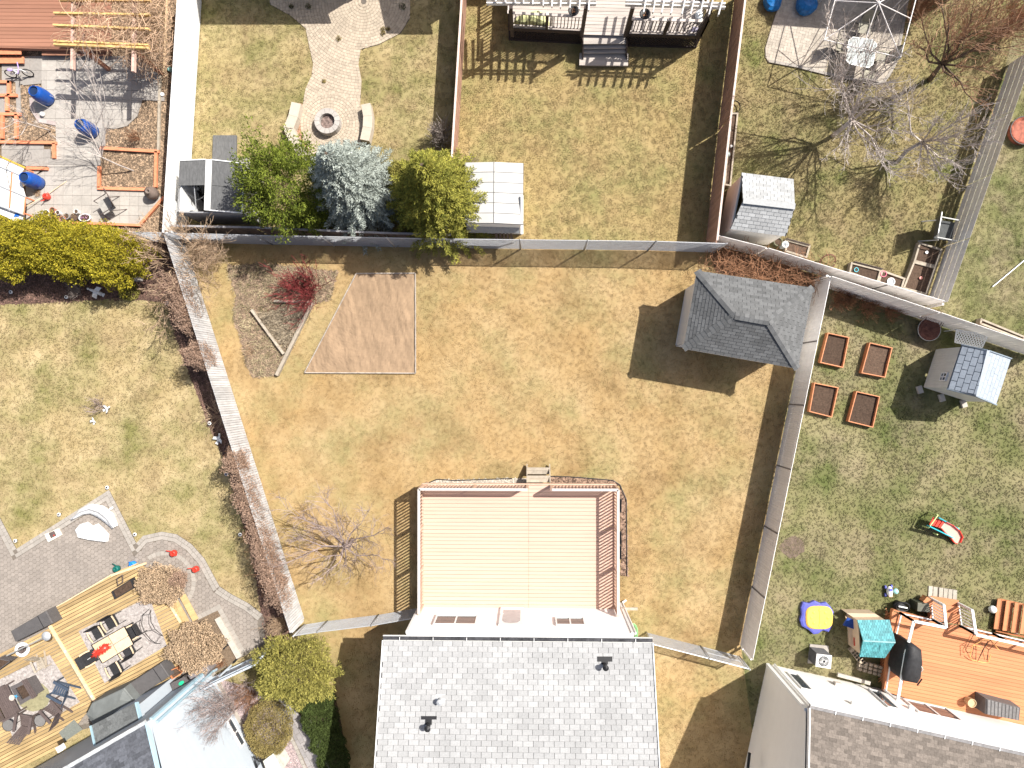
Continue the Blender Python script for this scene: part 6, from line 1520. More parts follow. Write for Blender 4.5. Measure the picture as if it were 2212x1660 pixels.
def loft(rings_, m, par, nm, smooth=True):
    mb = MB(); n = len(rings_[0]); V_ = [p for r in rings_ for p in r]; k = len(rings_)
    mb.add(V_, [(r*n+i, r*n+(i+1)%n, (r+1)*n+(i+1)%n, (r+1)*n+i) for r in range(k-1) for i in range(n)] + [tuple(range((k-1)*n, k*n))]); return mb.build(nm, m, par, smooth=smooth)
def ringk(K, pts, z, s=1.): P = [W(K(*p), z) for p in pts]; c = sum(P, Vector())/len(P); return [c+(p-c)*s for p in P]
bp_ = [(1225,580),(1280,600),(1335,640),(1345,760),(1330,890),(1300,940),(1180,915),(1170,860),(1190,750),(1210,640)]
T1_ = ringk(K33, bp_, 1.75); base = [Vector((p.x,p.y,.63)) for p in T1_]
loft([base, [Vector((p.x,p.y,1.45)) for p in T1_], [p+Vector((0,0,-.06)) for p in ringk(K33, bp_, 1.75, .97)], ringk(K33, bp_, 1.78, .75), ringk(K33, bp_, 1.8, .2)], M_blackc, g1, 'cover')
c = sum(T1_, Vector())/len(T1_); MB().tube([c + Vector((.3,-.1,-.0)), c + Vector((.34,-.2,.03)), c + Vector((.3,-.3,0))], .012, 5).build('handle', M_steel, g1)
MB().tube([W(K33(1330,890),1.2), W(K33(1290,945),1.1)], .03, 6).build('side_handle', M_black, g1)
tc = thing('tomato_cages', 'pile of orange and black wire plant cages lying on the orange deck', 'plant cage', W(K33(1850,650), .62)); R = random.Random(3)
def loop(pts, r, m, nm): MB().tube([W(K33(u,v), z) for u,v,z in pts], r, 5).build(nm, m, tc)
om = mat('orange_wire', (.75,.42,.14), .5)
loop([(1745,690,.9),(1770,600,1.),(1860,555,1.05),(1930,560,1.),(1995,640,.9)], .014, om, 'hoop'); loop([(1745,690,.8),(1760,725,.7),(1850,745,.66),(1905,750,.66),(1925,680,.7)], .014, om, 'hoop')
loop([(1760,595,.95),(1830,610,.9),(1860,640,.8)], .012, om, 'hoop')
for pts in ([(1780,500,.7),(1705,640,.7),(1720,665,.7),(1760,655,.9)], [(1925,550,1.05),(1880,600,.9),(1820,720,.7)], [(1925,550,1.05),(1945,600,.9)], [(1780,600,.9),(1760,700,.7),(1800,720,.68)], [(1900,560,1.),(1850,650,.8),(1810,740,.68)], [(1990,560,.9),(1905,640,.8),(1890,725,.68)], [(1800,500,.7),(1830,560,.9)]): loop(pts, .01, M_black, 'stake')
r_, t = cover_box([K33(*p) for p in ((1885,1060),(2185,1140),(2175,1252),(1880,1195))], .62, .6, 'dark slatted wicker storage box on the orange deck by the patio door', 'storage box', mat('grey_box', (.115,.11,.11), .7, .25, 14, (1,.2,1), rnd=.05), name='storage_box')
c = sum(t, Vector())/len(t)
for k in range(9): a = t[3].lerp(t[2], (k+.5)/9)+Vector((0,0,.008)); b_ = t[0].lerp(t[1], (k+.5)/9)+Vector((0,0,.008)); MB().beam(a, b_, .09, .012).build('lid_slat', mat('box_slat', (.16,.155,.155), .7, .2, 12, rnd=.1), r_)
b = W(K33(1765,1100), .95); mb = MB(); mb.lathe([(.13,-.3),(.17,0),(.15,0),(.13,-.04),(0,-.04)], b, 18); single(mb, 'flower_pot', mat('bamboo', (.55,.42,.25), .7, .15), 'round tan flower pot beside the storage box', 'pot', (b.x,b.y,.65))
hr = thing('hose_reel', 'coiled black hose with white fittings at the corner of the orange deck', 'hose', W(K33(1160,265))); c = W(K33(1155,262), .4)
for j in range(4): MB().tube([c + Vector(((.32-.02*j)*math.cos(t*.33), (.17)*math.sin(t*.33), .03*j)) for t in range(20)], .016, 5).build('coil', M_black, hr)
MB().box(c+Vector((0,0,.1)), (.35,.05,.03), -.2).build('bracket', M_white, hr); MB().lathe([(.14,-.4),(.16,.0),(.0,.02)], c, 14).build('reel_base', M_black, hr)
P = WL(K33, .5, 1290,228, 1385,235, 1395,310, 1285,300); bb_ = thing('deck_bin', 'dark green lidded bin beside the deck stairs', 'bin', W(K33(1340,270))); quadbox(MB(), P, (0,0,1), .5).build('body', mat('olive_black', (.05,.055,.04), .5), bb_); quadbox(MB(), [p+Vector((0,0,.05)) for p in P], (0,0,1), .045).build('lid', mat('olive_grey', (.14,.14,.11), .4), bb_)
MB().tube([P[0].lerp(P[1],.4)+Vector((0,0,.06)), P[0].lerp(P[1],.5)+Vector((0,0,.1)), P[0].lerp(P[1],.6)+Vector((0,0,.06))], .01, 5).build('handle', M_black, bb_)
ss = thing('spare_steps', 'orange wooden box steps with three treads standing on the lawn', 'steps', W(K33(2080,350)))
for k in range(4):
    A = W(K33(2015+k*75, 200+k*16), .55-.0*k), W(K33(1980+k*75, 455+k*14), .55); zz = .18+.13*k
    A = [W(K33(2015+k*75, 200+k*16), zz), W(K33(1980+k*75, 460+k*14), zz)]
    for o in (-1, 1):
        d = (A[1]-A[0]).normalized(); s = Vector((-d.y,d.x,0))*o*.075; MB().beam(A[0]+s, A[1]+s, .14, .035).build('stair_tread', M_orange, ss)
for v, uo in ((200,0),(470,-35)): MB().beam(W(K33(2000+uo, v), .05), W(K33(2270+uo, v+60), .5), .04, .2).build('stringer', M_orange, ss)
for i, (u, v) in enumerate(((2060,468),(2145,490))):
    b = W(K33(u,v), .3); rock((b.x,b.y,.16+.13*i), .06, ('left','right')[i] + ' of two small white stones on the spare steps', M_white, 1.2, .9, .3, .7, i+4, 'painted_stone', 'stone')

# ------------------------------------------------ brown-roofed house
def brown_house():
    e1 = Vector((1, -.2127, 0)).normalized(); e2 = Vector((-.2127, -1, 0)).normalized(); ze = 4.05; sl = .46
    C = W((1656, 1434)); H = thing('house', 'white walled house with a brown grey shingle roof in the lower right corner', 'house', C + e1*4 + e2*4)
    A, B, Cc, Dd = C, C+e1*15, C+e1*15+e2*9, C+e2*9; mw = mat('warm_white_siding', (.78,.75,.71), .5, .02, 3, rnd=.012)
    MB().prism([A,B,Cc,Dd], -.05, ze-.15).build('wall', mw, H)
    fr = Frame(B, -e1, (0,0,1)); off = -e2*.004; fr = Frame(B+off, -e1, (0,0,1))
    wallstrips(fr, [fr.p(0,.2), fr.p(15,.2), fr.p(15,ze-.12), fr.p(0,ze-.12)], .2, mw, H, t=.006, lift=.008)
    fw = Frame(B - e2*.02, -e1, (0,0,1))
    def win(K, p, q, z0=None, z1=None, **k):
        a = fw.uv(WP(K(*p), fw)); b = fw.uv(WP(K(*q), fw)); window(fw, (a[0], z0 if z0 is not None else a[1]), (b[0], z1 if z1 is not None else b[1]), M_white, H, **k)
    win(K33, (162,836), (390,1000), split='', fw=.035); win(K33, (862,982), (1138,1160), split='', fw=.035)
    win(K33, (1160,1065), (1695,1270), fw=.07)
    for u, v, s in ((600,945,.2), (735,1110,.12), (1235,1150,.14)):
        p = WP(K33(u,v), fw); MB().box(p - e2*.05, (s*1.3, .14, s), math.atan2(e1.y,e1.x)).build('wall_vent', M_white if s < .19 else mat('vent_tan', (.5,.45,.4)), H)
    f3 = Frame(C + e1*-.004, e2, (0,0,1))
    if f3.N.dot(-e1) < 0: f3 = Frame(Dd + e1*-.004, -e2, (0,0,1))
    s, e = f3.uv(A)[0], f3.uv(Dd)[0]; mid = (s+e)/2
    wallstrips(f3, [f3.p(min(s,e),.2), f3.p(max(s,e),.2), f3.p(max(s,e),ze-.1), f3.p(mid,ze-.1+sl*4.5), f3.p(min(s,e),ze-.1)], .2, mw, H, t=.004, lift=.005)
    MB().beam(A+Vector((0,0,.1)), A+Vector((0,0,ze-.1)), .12, .12).build('corner_trim', M_white, H)
    a = C - e2*.08 + e1*.25; MB().tube([a+Vector((0,0,.15)), a+Vector((0,0,ze-.15))], .045, 8).build('downspout', M_white, H)
    O = W(K33(355,1140), ze+.02); Lr = 15.5
    fr = Frame(O, e1, e2+Vector((0,0,sl)))
    if fr.N.z < 0: fr = Frame(O+e1*Lr, -e1, e2+Vector((0,0,sl)))
    u = sorted([fr.uv(O)[0], fr.uv(O+e1*Lr)[0]]); run = 5*math.hypot(1,sl)
    # restrict pieces to the strip that can be seen; the rest of the roof is one slab
    shingles(fr, [fr.p(u[0],0), fr.p(u[1],0), fr.p(u[1],run), fr.p(u[0],run)], .26, .13, M_bshing, H, limit=300, gap=.004, thick=.007, lift=.014)
    R1 = O+e2*5+Vector((0,0,sl*5)); quadbox(MB(), [R1, R1+e1*Lr, R1+e1*Lr+e2*5-Vector((0,0,sl*5)), R1+e2*5-Vector((0,0,sl*5))], (0,0,1), .06).build('rear_roof', M_bshing, H)
    MB().beam(O, R1, .04, .16).build('rake_board', M_white, H)
    MB().beam(O-e2*.07, O-e2*.07+e1*Lr, .13, .1).build('gutter', mat('gutter_grey', (.26,.25,.25), .6, .3, 5), H)
    MB().beam(O-e2*.14+Vector((0,0,.03)), O-e2*.14+e1*Lr+Vector((0,0,.03)), .02, .1).build('gutter_lip', M_white, H)
    for i in range(16): MB().box(O-e2*.07+e1*(.9+i*.95)+Vector((0,0,.06)), (.03,.16,.01), math.atan2(e1.y,e1.x)).build('gutter_strap', M_white, H)
    MB().beam(O+e2*.2-Vector((0,0,.12)), O+e2*.2-Vector((0,0,.12))+e1*Lr, .4, .02).build('soffit', M_white, H)
    MB().tube([W(K23(2050,1530),1.5), W(K23(2035,1659),1.5)], .06, 8).build('meter_pipe', M_black, H)
    # cellar window well behind the pavers
    MB().beam(W(K33(600,850), .3), W(K33(880,925), .3), .14, .1).build('window_well', M_stone, H)
brown_house()
# ================================================================ UPPER LEFT GARDEN
KA = lambda u, v: (u*.12505, 316.9+v*.12505)
KB = lambda u, v: (345.7+u*.12505, 273.7+v*.12505)
KC = lambda u, v: (1066+u*.2501, v*.2501)
sl_ = WL(K00, 0, 365,490, 1370,490, 1370,870, 1235,870, 1190,1010, 1100,1095, 1000,1118, 900,1108, 900,1265, 870,1265, 870,1430, 845,1430, 845,1645, 1290,1645) + WL(K01, 0, 1290,0, 1420,50, 1215,290, 640,262, 230,262, 230,0) + WL(K00, 0, 230,1475, 415,1475, 415,1380, 495,1370, 485,1090, 340,1060, 270,960, 258,850, 365,840)
PS = struct(MB().prism(sl_, -.02, .015), 'slab_patio', M_joint)
fr = flat(.015, -.02); bb = bbox(sl_, fr); cs = []
v = bb[2]
while v < bb[3]:
    u = bb[0]
    while u < bb[1]: cs.append([(u+.005,v+.005),(u+.395,v+.005),(u+.395,v+.395),(u+.005,v+.395)]); u += .4
    v += .4
pieces('slab', sl_, cs, fr, .025, M_slab, PS, 300, jit=.004)
s2 = WL(K00, 0, -200,560, 0,560, 190,560, 210,475, 365,470, 365,700, 200,735, 90,700, -200,700); fr = flat(.01, 0); pieces('slab', s2, [[(u,v),(u+.59,v),(u+.59,v+.59),(u,v+.59)] for u in [-22+.6*i for i in range(18)] for v in [0+.6*j for j in range(30)]], fr, .025, M_slab2, PS)
s3 = WL(K00, 0, -200,1250, 440,1250, 440,1370, 415,1440, 235,1440, -200,1300); fr = flat(.01, 0); pieces('slab', s3, [[(u,v),(u+.89,v),(u+.89,v+.89),(u,v+.89)] for u in [-22+.9*i for i in range(12)] for v in [0+.9*j for j in range(20)]], fr, .025, M_slab2, PS)
s4 = WL(K00, 0, -200,720, 60,720, 60,815, -200,815); MB().prism(s4, .0, .03).build('slab', M_slab2, PS)
s4 = WL(K00, 0, -200,840, 50,840, 50,975, -200,975); MB().prism(s4, .0, .03).build('slab', M_slab2, PS)
for a, b, w in (((155,700),(165,980),.18), ((200,720),(355,705),.2), ((415,1400),(870,1410),.22), ((890,1110),(895,1265),.15), ((1240,850),(1420,860),.16)): MB().beam(W(K00(*a),.03), W(K00(*b),.03), w, .05).build('kerb_block', M_slab2, PS)
e = [Vector((p.x,p.y,0)) for p in WL(K00, 0, 258,850, 270,960, 340,1060, 485,1090)]; border(e, .17, .3, PS, mat('pink_paver', (.42,.35,.33), .9, .1), .02, .03, 1)
e = [Vector((p.x,p.y,0)) for p in WL(K00, 0, 900,1108, 1000,1118, 1100,1095, 1190,1010, 1235,870)]; border(e, .17, .3, PS, M_bord, .02, .03, 1)
scatter('wood_chips', P_mulch, [[Vector((p.x,p.y,0)) for p in q] for q in (sl_, s2, s3)], 150, chipmesh('chip', mat('loose_chip', (.33,.235,.155), .95, .4, 9, rnd=.55), 7, .08, .05, .022), .002)
ET = thing('timber_edging', 'orange painted timber edging that divides the beds of the wood chip garden', 'edging', W(K00(600,1250)))
for a, b in (((-200,708),(90,712)),((78,700),(78,830)),((-200,826),(150,828)),((62,830),(62,960)),((-200,988),(180,990)),((142,990),(142,1200)),((22,1000),(22,1200)),((-200,1228),(490,1236)),((468,1240),(470,1370)),
             ((235,1455),(415,1460)),((865,1282),(1375,1312)),((1350,1310),(1345,1620)),((858,1440),(855,1625)),((845,1628),(1290,1640))):
    MB().beam(W(K00(*a), .1), W(K00(*b), .1), .12, .1).build('timber', M_terra, ET)
for a, b in (((1215,280),(1420,45)),((630,268),(1215,290))): MB().beam(W(K01(*a), .1), W(K01(*b), .1), .1, .12).build('timber', M_terra, ET)
MB().beam(W(K00(1395,100),.06), W(K00(1370,1300),.06), .1, .1).build('timber', M_timb, ET)
dk = WL(K00, .5, -300,-200, 960,-200, 960,440, 620,415, 0,408, -300,405)
DK = thing('deck', 'red brown composite deck under the vine pergola in the upper left corner', 'deck', W(K00(300,200)))
deck('d', DK, dk, .5, -.02, .155, M_brickr, .012)
MB().beam(W(K00(-300,412),.4), W(K00(960,445),.4), .03, .2).build('skirt_board', M_brickr, DK)
for a, b, zz in (((-200,445),(183,445),.34), ((-200,522),(207,522),.17), ((365,460),(970,462),.25)): MB().beam(W(K00(*a), zz), W(K00(*b), zz), .27 if zz != .25 else .2, .05).build('stair_tread', M_terra if zz != .25 else M_brickr, DK)
def pergola1():
    m = mat('yellow_rafter', (.62,.42,.17), .7, .15, 5); mp = mat('pale_red_beam', (.52,.36,.30), .7, .2, 5); z = 2.35
    Pg = thing('pergola', 'timber pergola with yellow rafters overgrown by bare vines', 'pergola', W(K00(950,610)))
    for a, b, w in (((510,5),(1300,10),.06),((470,118),(1295,133),.07),((465,222),(1290,256),.07),((470,358),(620,372),.07),((640,366),(1290,395),.06),((470,388),(1290,420),.08)): MB().beam(W(K00(*a), z+.14), W(K00(*b), z+.14), w, .14).build('rafter', m, Pg)
    for a, b in (((638,-60),(630,605)),((1168,-60),(1155,625))): MB().beam(W(K00(*a), z), W(K00(*b), z), .1, .16).build('beam', mp, Pg)
    for (u, v) in ((945,605),(1400,640)):
        p = W(K00(u, v)); MB().box((p.x,p.y,z/2), (.14,.14,z)).build('post', M_brickr, Pg)
    p = W(K00(945,-20)); MB().box((p.x,p.y,z/2), (.14,.14,z)).build('post', M_brickr, Pg)
    a, b = W(K00(1450,-60)), W(K00(1420,640)); L = (b-a).length; d = (b-a).normalized(); n = int(L/.11); zz = 1.9
    for s in (1,-1):
        for k in range(-8, n):
            k0 = k*.11; w = .9*zz/1.9
            p0, p1 = (k0, k0+w) if s > 0 else (k0+w, k0)
            t0 = max(0, min(1, ((0 if s>0 else L)-p0)/(p1-p0) if ((p0 < 0) if s > 0 else (p0 > L)) else 0)); t1 = 1
            if (p1 > L) and s > 0: t1 = (L-p0)/(p1-p0)
            if (p1 < 0) and s < 0: t1 = (0-p0)/(p1-p0)
            if t1 <= t0: continue
            A = a + d*(p0+(p1-p0)*t0); B = a + d*(p0+(p1-p0)*t1); o = d.cross(Vector((0,0,1)))*.006*s
            MB().beam(A+o+Vector((0,0,.1+zz*t0)), B+o+Vector((0,0,.1+zz*t1)), .008, .04, up=(1,0,0)).build('lattice_strip', M_lattice, Pg)
    MB().beam(a+Vector((0,0,.08)), b+Vector((0,0,.08)), .08, .1).build('lattice_frame', M_lattice, Pg); MB().beam(a+Vector((0,0,2.)), b+Vector((0,0,2.)), .08, .06).build('lattice_frame', M_lattice, Pg)
    vt = thing('climbing_vine', 'dense bare tan vine stems draped over the pergola and lattice', 'vine', W(K00(1410,650))); mb = MB()
    P = WL(K00, z, 640,-40, 1330,-40, 1330,420, 1150,480, 760,420, 640,380); tangle(mb, P, 430, z-.1, z+.4, 1.1, .010, 6, wob=.6, seg=6)
    P = WL(K00, 1.5, 1150,-40, 1430,-40, 1430,600, 1250,560, 1180,420); tangle(mb, P, 240, .8, 2.4, .9, .010, 7, wob=.7, seg=6)
    P = WL(K00, .5, 1150,430, 1440,560, 1400,650, 1130,600); tangle(mb, P, 90, .1, 1.9, .8, .012, 8, wob=.7, seg=6)
    b_ = W(K00(1415,645)); mb.tube([b_, b_+Vector((-.3,.2,.8)), b_+Vector((-.5,.5,1.6)), b_+Vector((-1.,.6,2.4))], .04, 6, .02)
    mb.build('stems', mat('pale_vine', (.48,.33,.22), .85, .3, 5, rnd=.35), vt, kind='stuff')
pergola1()
for u, v, bu, bv, l in ((312,775,425,868,'blue plastic barrel highest of three in the slab garden'), (715,1065,810,1145,'blue plastic barrel in the middle of the slab path with a white label'), (222,1508,345,1590,'blue plastic barrel nearest the yellow cedars')):
    b = W(K00(bu, bv)); bar = thing('barrel', l, 'barrel', b, 'three blue barrels')
    t = W(K00(u, v), .92); ax = Vector((b.x, b.y, 0)); dx = (t.x-b.x)*.3, (t.y-b.y)*.3
    prof = [(.2,0),(.25,.02),(.28,.12),(.295,.3)]
    for k in range(6): prof += [(.300,.34+k*.045),(.290,.355+k*.045)]
    prof += [(.29,.66),(.26,.78),(.22,.86),(.205,.87),(.205,.93),(.185,.93),(.185,.88),(.2,.84)]
    MB().lathe(prof, b, 28).build('body', M_blue, bar, smooth=True)
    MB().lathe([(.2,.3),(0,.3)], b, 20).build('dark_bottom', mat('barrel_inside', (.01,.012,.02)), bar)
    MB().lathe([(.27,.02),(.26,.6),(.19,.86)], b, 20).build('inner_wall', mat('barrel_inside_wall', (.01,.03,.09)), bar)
    if u == 715: quadbox(MB(), [b+Vector((.2,.05,.8)), b+Vector((.235,.0,.74)), b+Vector((.245,.08,.74)), b+Vector((.21,.12,.8))], (1,.4,1), .004).build('label_patch', M_white, bar)
def bicycle(p, rz, s, label, m, m2):
    r = thing('bicycle', label, 'bicycle', p); c, q = math.cos(rz), math.sin(rz)
    def T(x, y, z): return Vector((p[0]+(x*c-y*q)*s, p[1]+(x*q+y*c)*s, p[2]+z*s))
    for x, nm in ((-.36,'wheel'),(.36,'wheel')):
        w = MB().tube([T(x+.2*math.cos(t*.349), .06*math.sin(t*.349), .2+.2*math.sin(t*.349)) for t in range(19)], .022*s, 6).build(nm, M_black, r)
        sp = MB()
        for k in range(8): sp.tube([T(x,0,.2), T(x+.19*math.cos(k*.785), .055*math.sin(k*.785), .2+.19*math.sin(k*.785))], .004, 3)
        sp.build('spokes', M_steel, w)
    f = MB(); B_ = (0,0,.22); S_ = (-.1,0,.48); Hh = (.28,0,.5)
    for a, b in ((B_,S_),(B_,Hh),(S_,Hh),(B_,(-.36,0,.2)),(S_,(-.36,0,.2)),(Hh,(.36,0,.2))): f.tube([T(*a), T(*b)], .025*s, 6)
    f.build('frame', m, r); MB().tube([T(.27,-.24,.66), T(.27,0,.6), T(.27,.24,.66)], .02*s, 6).build('handlebar', m2, r)
    MB().sphere(T(-.12,0,.56), .09*s, 8, 5, .4, 1.4, .8).build('saddle', m2, r)
    MB().tube([T(-.05,-.1,.22), T(.05,.1,.22)], .015, 5).build('pedals', M_black, r)
bicycle((*W(K00(205,660)).xy, .05), .05, 1.0, 'small white and purple childs bicycle on the concrete slabs', M_white, mat('lilac_plastic', (.4,.3,.6), .5))
b = W(K00(368,990), .1); mb = MB(); mb.sphere((b.x,b.y,.12), .1, 14, 10); single(mb, 'ball', M_white, 'white ball on the curved slab edge below the highest barrel', 'ball', (b.x,b.y,.02), smooth=True)
b = W(K00(1400,815), .1); mb = MB(); mb.lathe([(.0,.0),(.07,0),(.085,.1),(.06,.12),(0,.1)], (b.x,b.y,0), 12); single(mb, 'flower_pot', M_white, 'tiny white pot at the right edge of the slab patio', 'pot', (b.x,b.y,0))
b = W(K00(1467,598), .1); mb = MB(); mb.lathe([(.0,.0),(.09,0),(.1,.14),(.05,.18),(0,.16)], (b.x,b.y,0), 14); mb.tube([(b.x+.08,b.y,.08),(b.x+.2,b.y+.03,.2)], .02, 6); single(mb, 'watering_can', mat('mint_can', (.28,.55,.5), .4), 'mint green watering can on dark chips beside the white fence', 'watering can', (b.x,b.y,0))
b = W(K00(1495,320), .1); mb = MB(); mb.lathe([(.05,0),(.075,.1),(.05,.1),(.03,.05)], (b.x,b.y,0), 12); single(mb, 'flower_pot', M_stone, 'small pale pot on dark chips high up beside the white fence', 'pot', (b.x,b.y,0))
b = W(K01(1345,30)); u_ = thing('urn', 'dark brown round urn in the corner of the slab patio', 'urn', b); MB().lathe([(.12,0),(.22,.12),(.27,.3),(.22,.5),(.1,.58),(.11,.62),(.07,.62),(.06,.5)], b, 22).build('body', mat('brown_glaze', (.17,.13,.11), .4), u_, smooth=True)
# garden chair
def sling_chair(label, p, rz, ms, mf, s=1.):
    C = thing('garden_chair', label, 'chair')
    MB().box((0,.0,.42), (.5,.48,.02)).build('seat', ms, C)
    b = MB(); b.beam((0,-.24,.43), (0,-.42,.95), .5, .02, up=(0,1,.3)); b.build('backrest', ms, C)
    for sx in (-1,1):
        MB().tube([(sx*.27,.3,0), (sx*.27,.25,.6), (sx*.27,-.25,.62), (sx*.27,-.44,.98)], .016, 6).build('frame', mf, C)
        MB().tube([(sx*.27,-.4,0), (sx*.27,-.1,.42)], .016, 6).build('rear_leg', mf, C)
    MB().tube([(-.27,-.44,.98),(.27,-.44,.98)], .016, 6).build('top_bar', mf, C)
    C.scale = (s,)*3; place(C, p, rz); return C
sling_chair('metal framed grey sling chair on the lower slab patio', (*gz(K01(950,130), .3).xy, .04), 2.1, mat('grey_sling', (.35,.33,.30), .7), M_brw, 1.15)
# pots along the cedar
R = random.Random(21)
for i, (u, v, r, m, l, f) in enumerate(((805,1165,.17,M_white,'large round white pot with dry stems, leftmost beside the cedars',1), (920,1105,.12,M_terrac,'terracotta pot behind the white round one',0), (1010,1150,.1,M_white,'small white rimmed pot right of the terracotta pot',1), (935,1225,.1,M_terrac,'small pot with tan soil touching the cedar hedge',0),
        (1160,1210,.13,mat('grey_pot',(.3,.3,.3)),'grey pot with curled dry leaves beside the cedars',1), (1295,1225,.16,M_brw,'dark pot with dried flowers left of the white oval planter',1), (705,1195,.07,M_red,'tiny red pot at the left end of the pot row',0), (1330,1130,.1,M_white,'small white ornament pot above the oval planter',0), (1095,1260,.14, M_terrac,'low pot of dead leaves against the middle cedar',1))):
    b = W(KA(u, v), .2); r_ = thing('flower_pot', l, 'pot', (b.x,b.y,.04))
    MB().lathe([(r*.7,0),(r*.95,.2),(r,.2),(r,.23),(r*.86,.23),(r*.84,.17)], (b.x,b.y,.04), 18).build('pot', m, r_, smooth=False); MB().lathe([(r*.86,.19),(0,.2)], (b.x,b.y,.04), 12).build('soil', M_soil, r_)
    if f:
        mb = MB(); 
        for k in range(14): a = R.random()*6.28; q = Vector((b.x+r*.5*math.cos(a), b.y+r*.5*math.sin(a), .22)); leafcard(mb, q, Vector((math.cos(a),math.sin(a),R.uniform(.3,2))), .13, .012)
        mb.build('dry_stems', T_tan, r_, kind='stuff')
b = W(KA(1480,1235), .2); r_ = thing('flower_pot', 'white oval planter with pink and violet dried flowers', 'planter', (b.x,b.y,.04)); MB().lathe([(.14,0),(.19,.2),(.205,.2),(.205,.23),(.17,.23),(.17,.18)], (b.x,b.y,.04), 22, 1.25, .8, .1).build('pot', M_white, r_); MB().lathe([(.17,.2),(0,.21)], (b.x,b.y,.04), 14, 1.25, .8, .1).build('soil', M_soil, r_)
mb = MB()
for k in range(40): q = Vector((b.x+R.uniform(-.16,.16), b.y+R.uniform(-.1,.1), .24)); leafcard(mb, q, Vector((R.uniform(-1,1),R.uniform(-1,1),1)), .09, .014)
mb.build('flowers', mat('mauve_petals', (.5,.28,.42), .8, .4, 20, rnd=.5), r_, kind='stuff')
# cold frame with white panels at the left edge
cf = thing('cold_frame', 'white panelled garden frame with grey rails and orange strips at the left photo edge', 'cold frame', W(KA(150,700))); z = .55
rows = [((-500,-60),(440,370)), ((-500,130),(345,495)), ((-500,470),(450,870)), ((-500,850),(420,1180))]
mp_ = mat('polycarbonate', (.78,.77,.75), .35, .03, 3, rnd=.03)
for (a0,a1),(b0,b1) in zip(rows, rows[1:]):
    A0, A1, B0, B1 = W(KA(*a0), z), W(KA(*a1), z), W(KA(*b0), z), W(KA(*b1), z)
    for t0, t1 in ((0,.36),(.38,.70),(.72,.99)): quadbox(MB(), [A0.lerp(A1,t0), A0.lerp(A1,t1), B0.lerp(B1,t1), B0.lerp(B1,t0)], (0,0,1), .02).build('panel', mp_, cf)
for i, (a, b) in enumerate(rows):
    MB().beam(W(KA(*a), z+.02), W(KA(*b), z+.02), .05 if i else .07, .04).build('rail', M_galv if i else mat('yellow_beam', (.72,.45,.08), .6), cf)
for a, b in (((205,450),(165,1050)),((440,880),(410,1180)),((-180,300),(-200,900))): MB().beam(W(KA(*a), z+.03), W(KA(*b), z+.03), .05, .03).build('orange_strip', M_terra, cf)
for p in ((420,380),(440,880),(400,1150)): q = W(KA(*p), z); MB().box((q.x,q.y,z/2), (.05,.05,z)).build('leg', M_terra, cf)
wp = MB().beam(W(KA(-400,900), .4), W(KA(390,1270), .4), .35, .06); single(wp, 'white_board', M_white, 'wide white board lying beside the garden frame above the cedars', 'board', W(KA(150,1180), .37))
quad_ = WL(KA, .45, 230,1215, 280,1125, 340,1125, 325,1215); mb = MB(); quadbox(mb, quad_, (0,0,1), .05); single(mb, 'blue_scoop', mat('royal_blue', (.02,.14,.55), .4), 'small blue plastic caddy on the white board', 'caddy', quad_[0] - Vector((0,0,.05)))
mb = MB().tube([W(KA(440,1040), .3), W(KA(800,840), .12), W(KA(1150,600), .05)], .014, 6); single(mb, 'pole', M_arm, 'thin pale pole lying across the slab patio', 'pole', W(KA(800,840)))
mb = MB(); b = W(KA(680,810))
bare_shrub('small heap of straw beside the lowest barrel', b, .25, .12, T_tan, 131, 60, depth=1, r=.004)
# young bare trees in the chips
bare_tree('young pale barked tree with leafless whips in the square chip bed', gz(K00(1160,1480)), [W(K00(*p), z) for p, z in (((480,900),2.6), ((640,700),2.9), ((860,620),2.8), ((480,1220),2.2), ((1000,900),2.6), ((300,1050),2.4), ((740,560),3.))], W(K00(880,1360), 1.0), .035, T_pale, T_pale, 132, 2, 2, .7, rmin=.005)
bare_tree('young leafless tree in the chip bed left of the slab path', gz(K00(440,1130)), [W(K00(*p), z) for p, z in (((60,900),2.2), ((-60,1100),2.2), ((120,1050),2.4), ((20,1280),1.9), ((200,1010),2.3))], W(K00(240,1070), 1.1), .03, T_pale, T_pale, 133, 2, 2, .7, rmin=.005)
bare_shrub('leafless bush in the chips beside the rounded slab edge', W(K00(1200,1190)), .5, .6, T_vine, 134, 26, depth=2, r=.007)
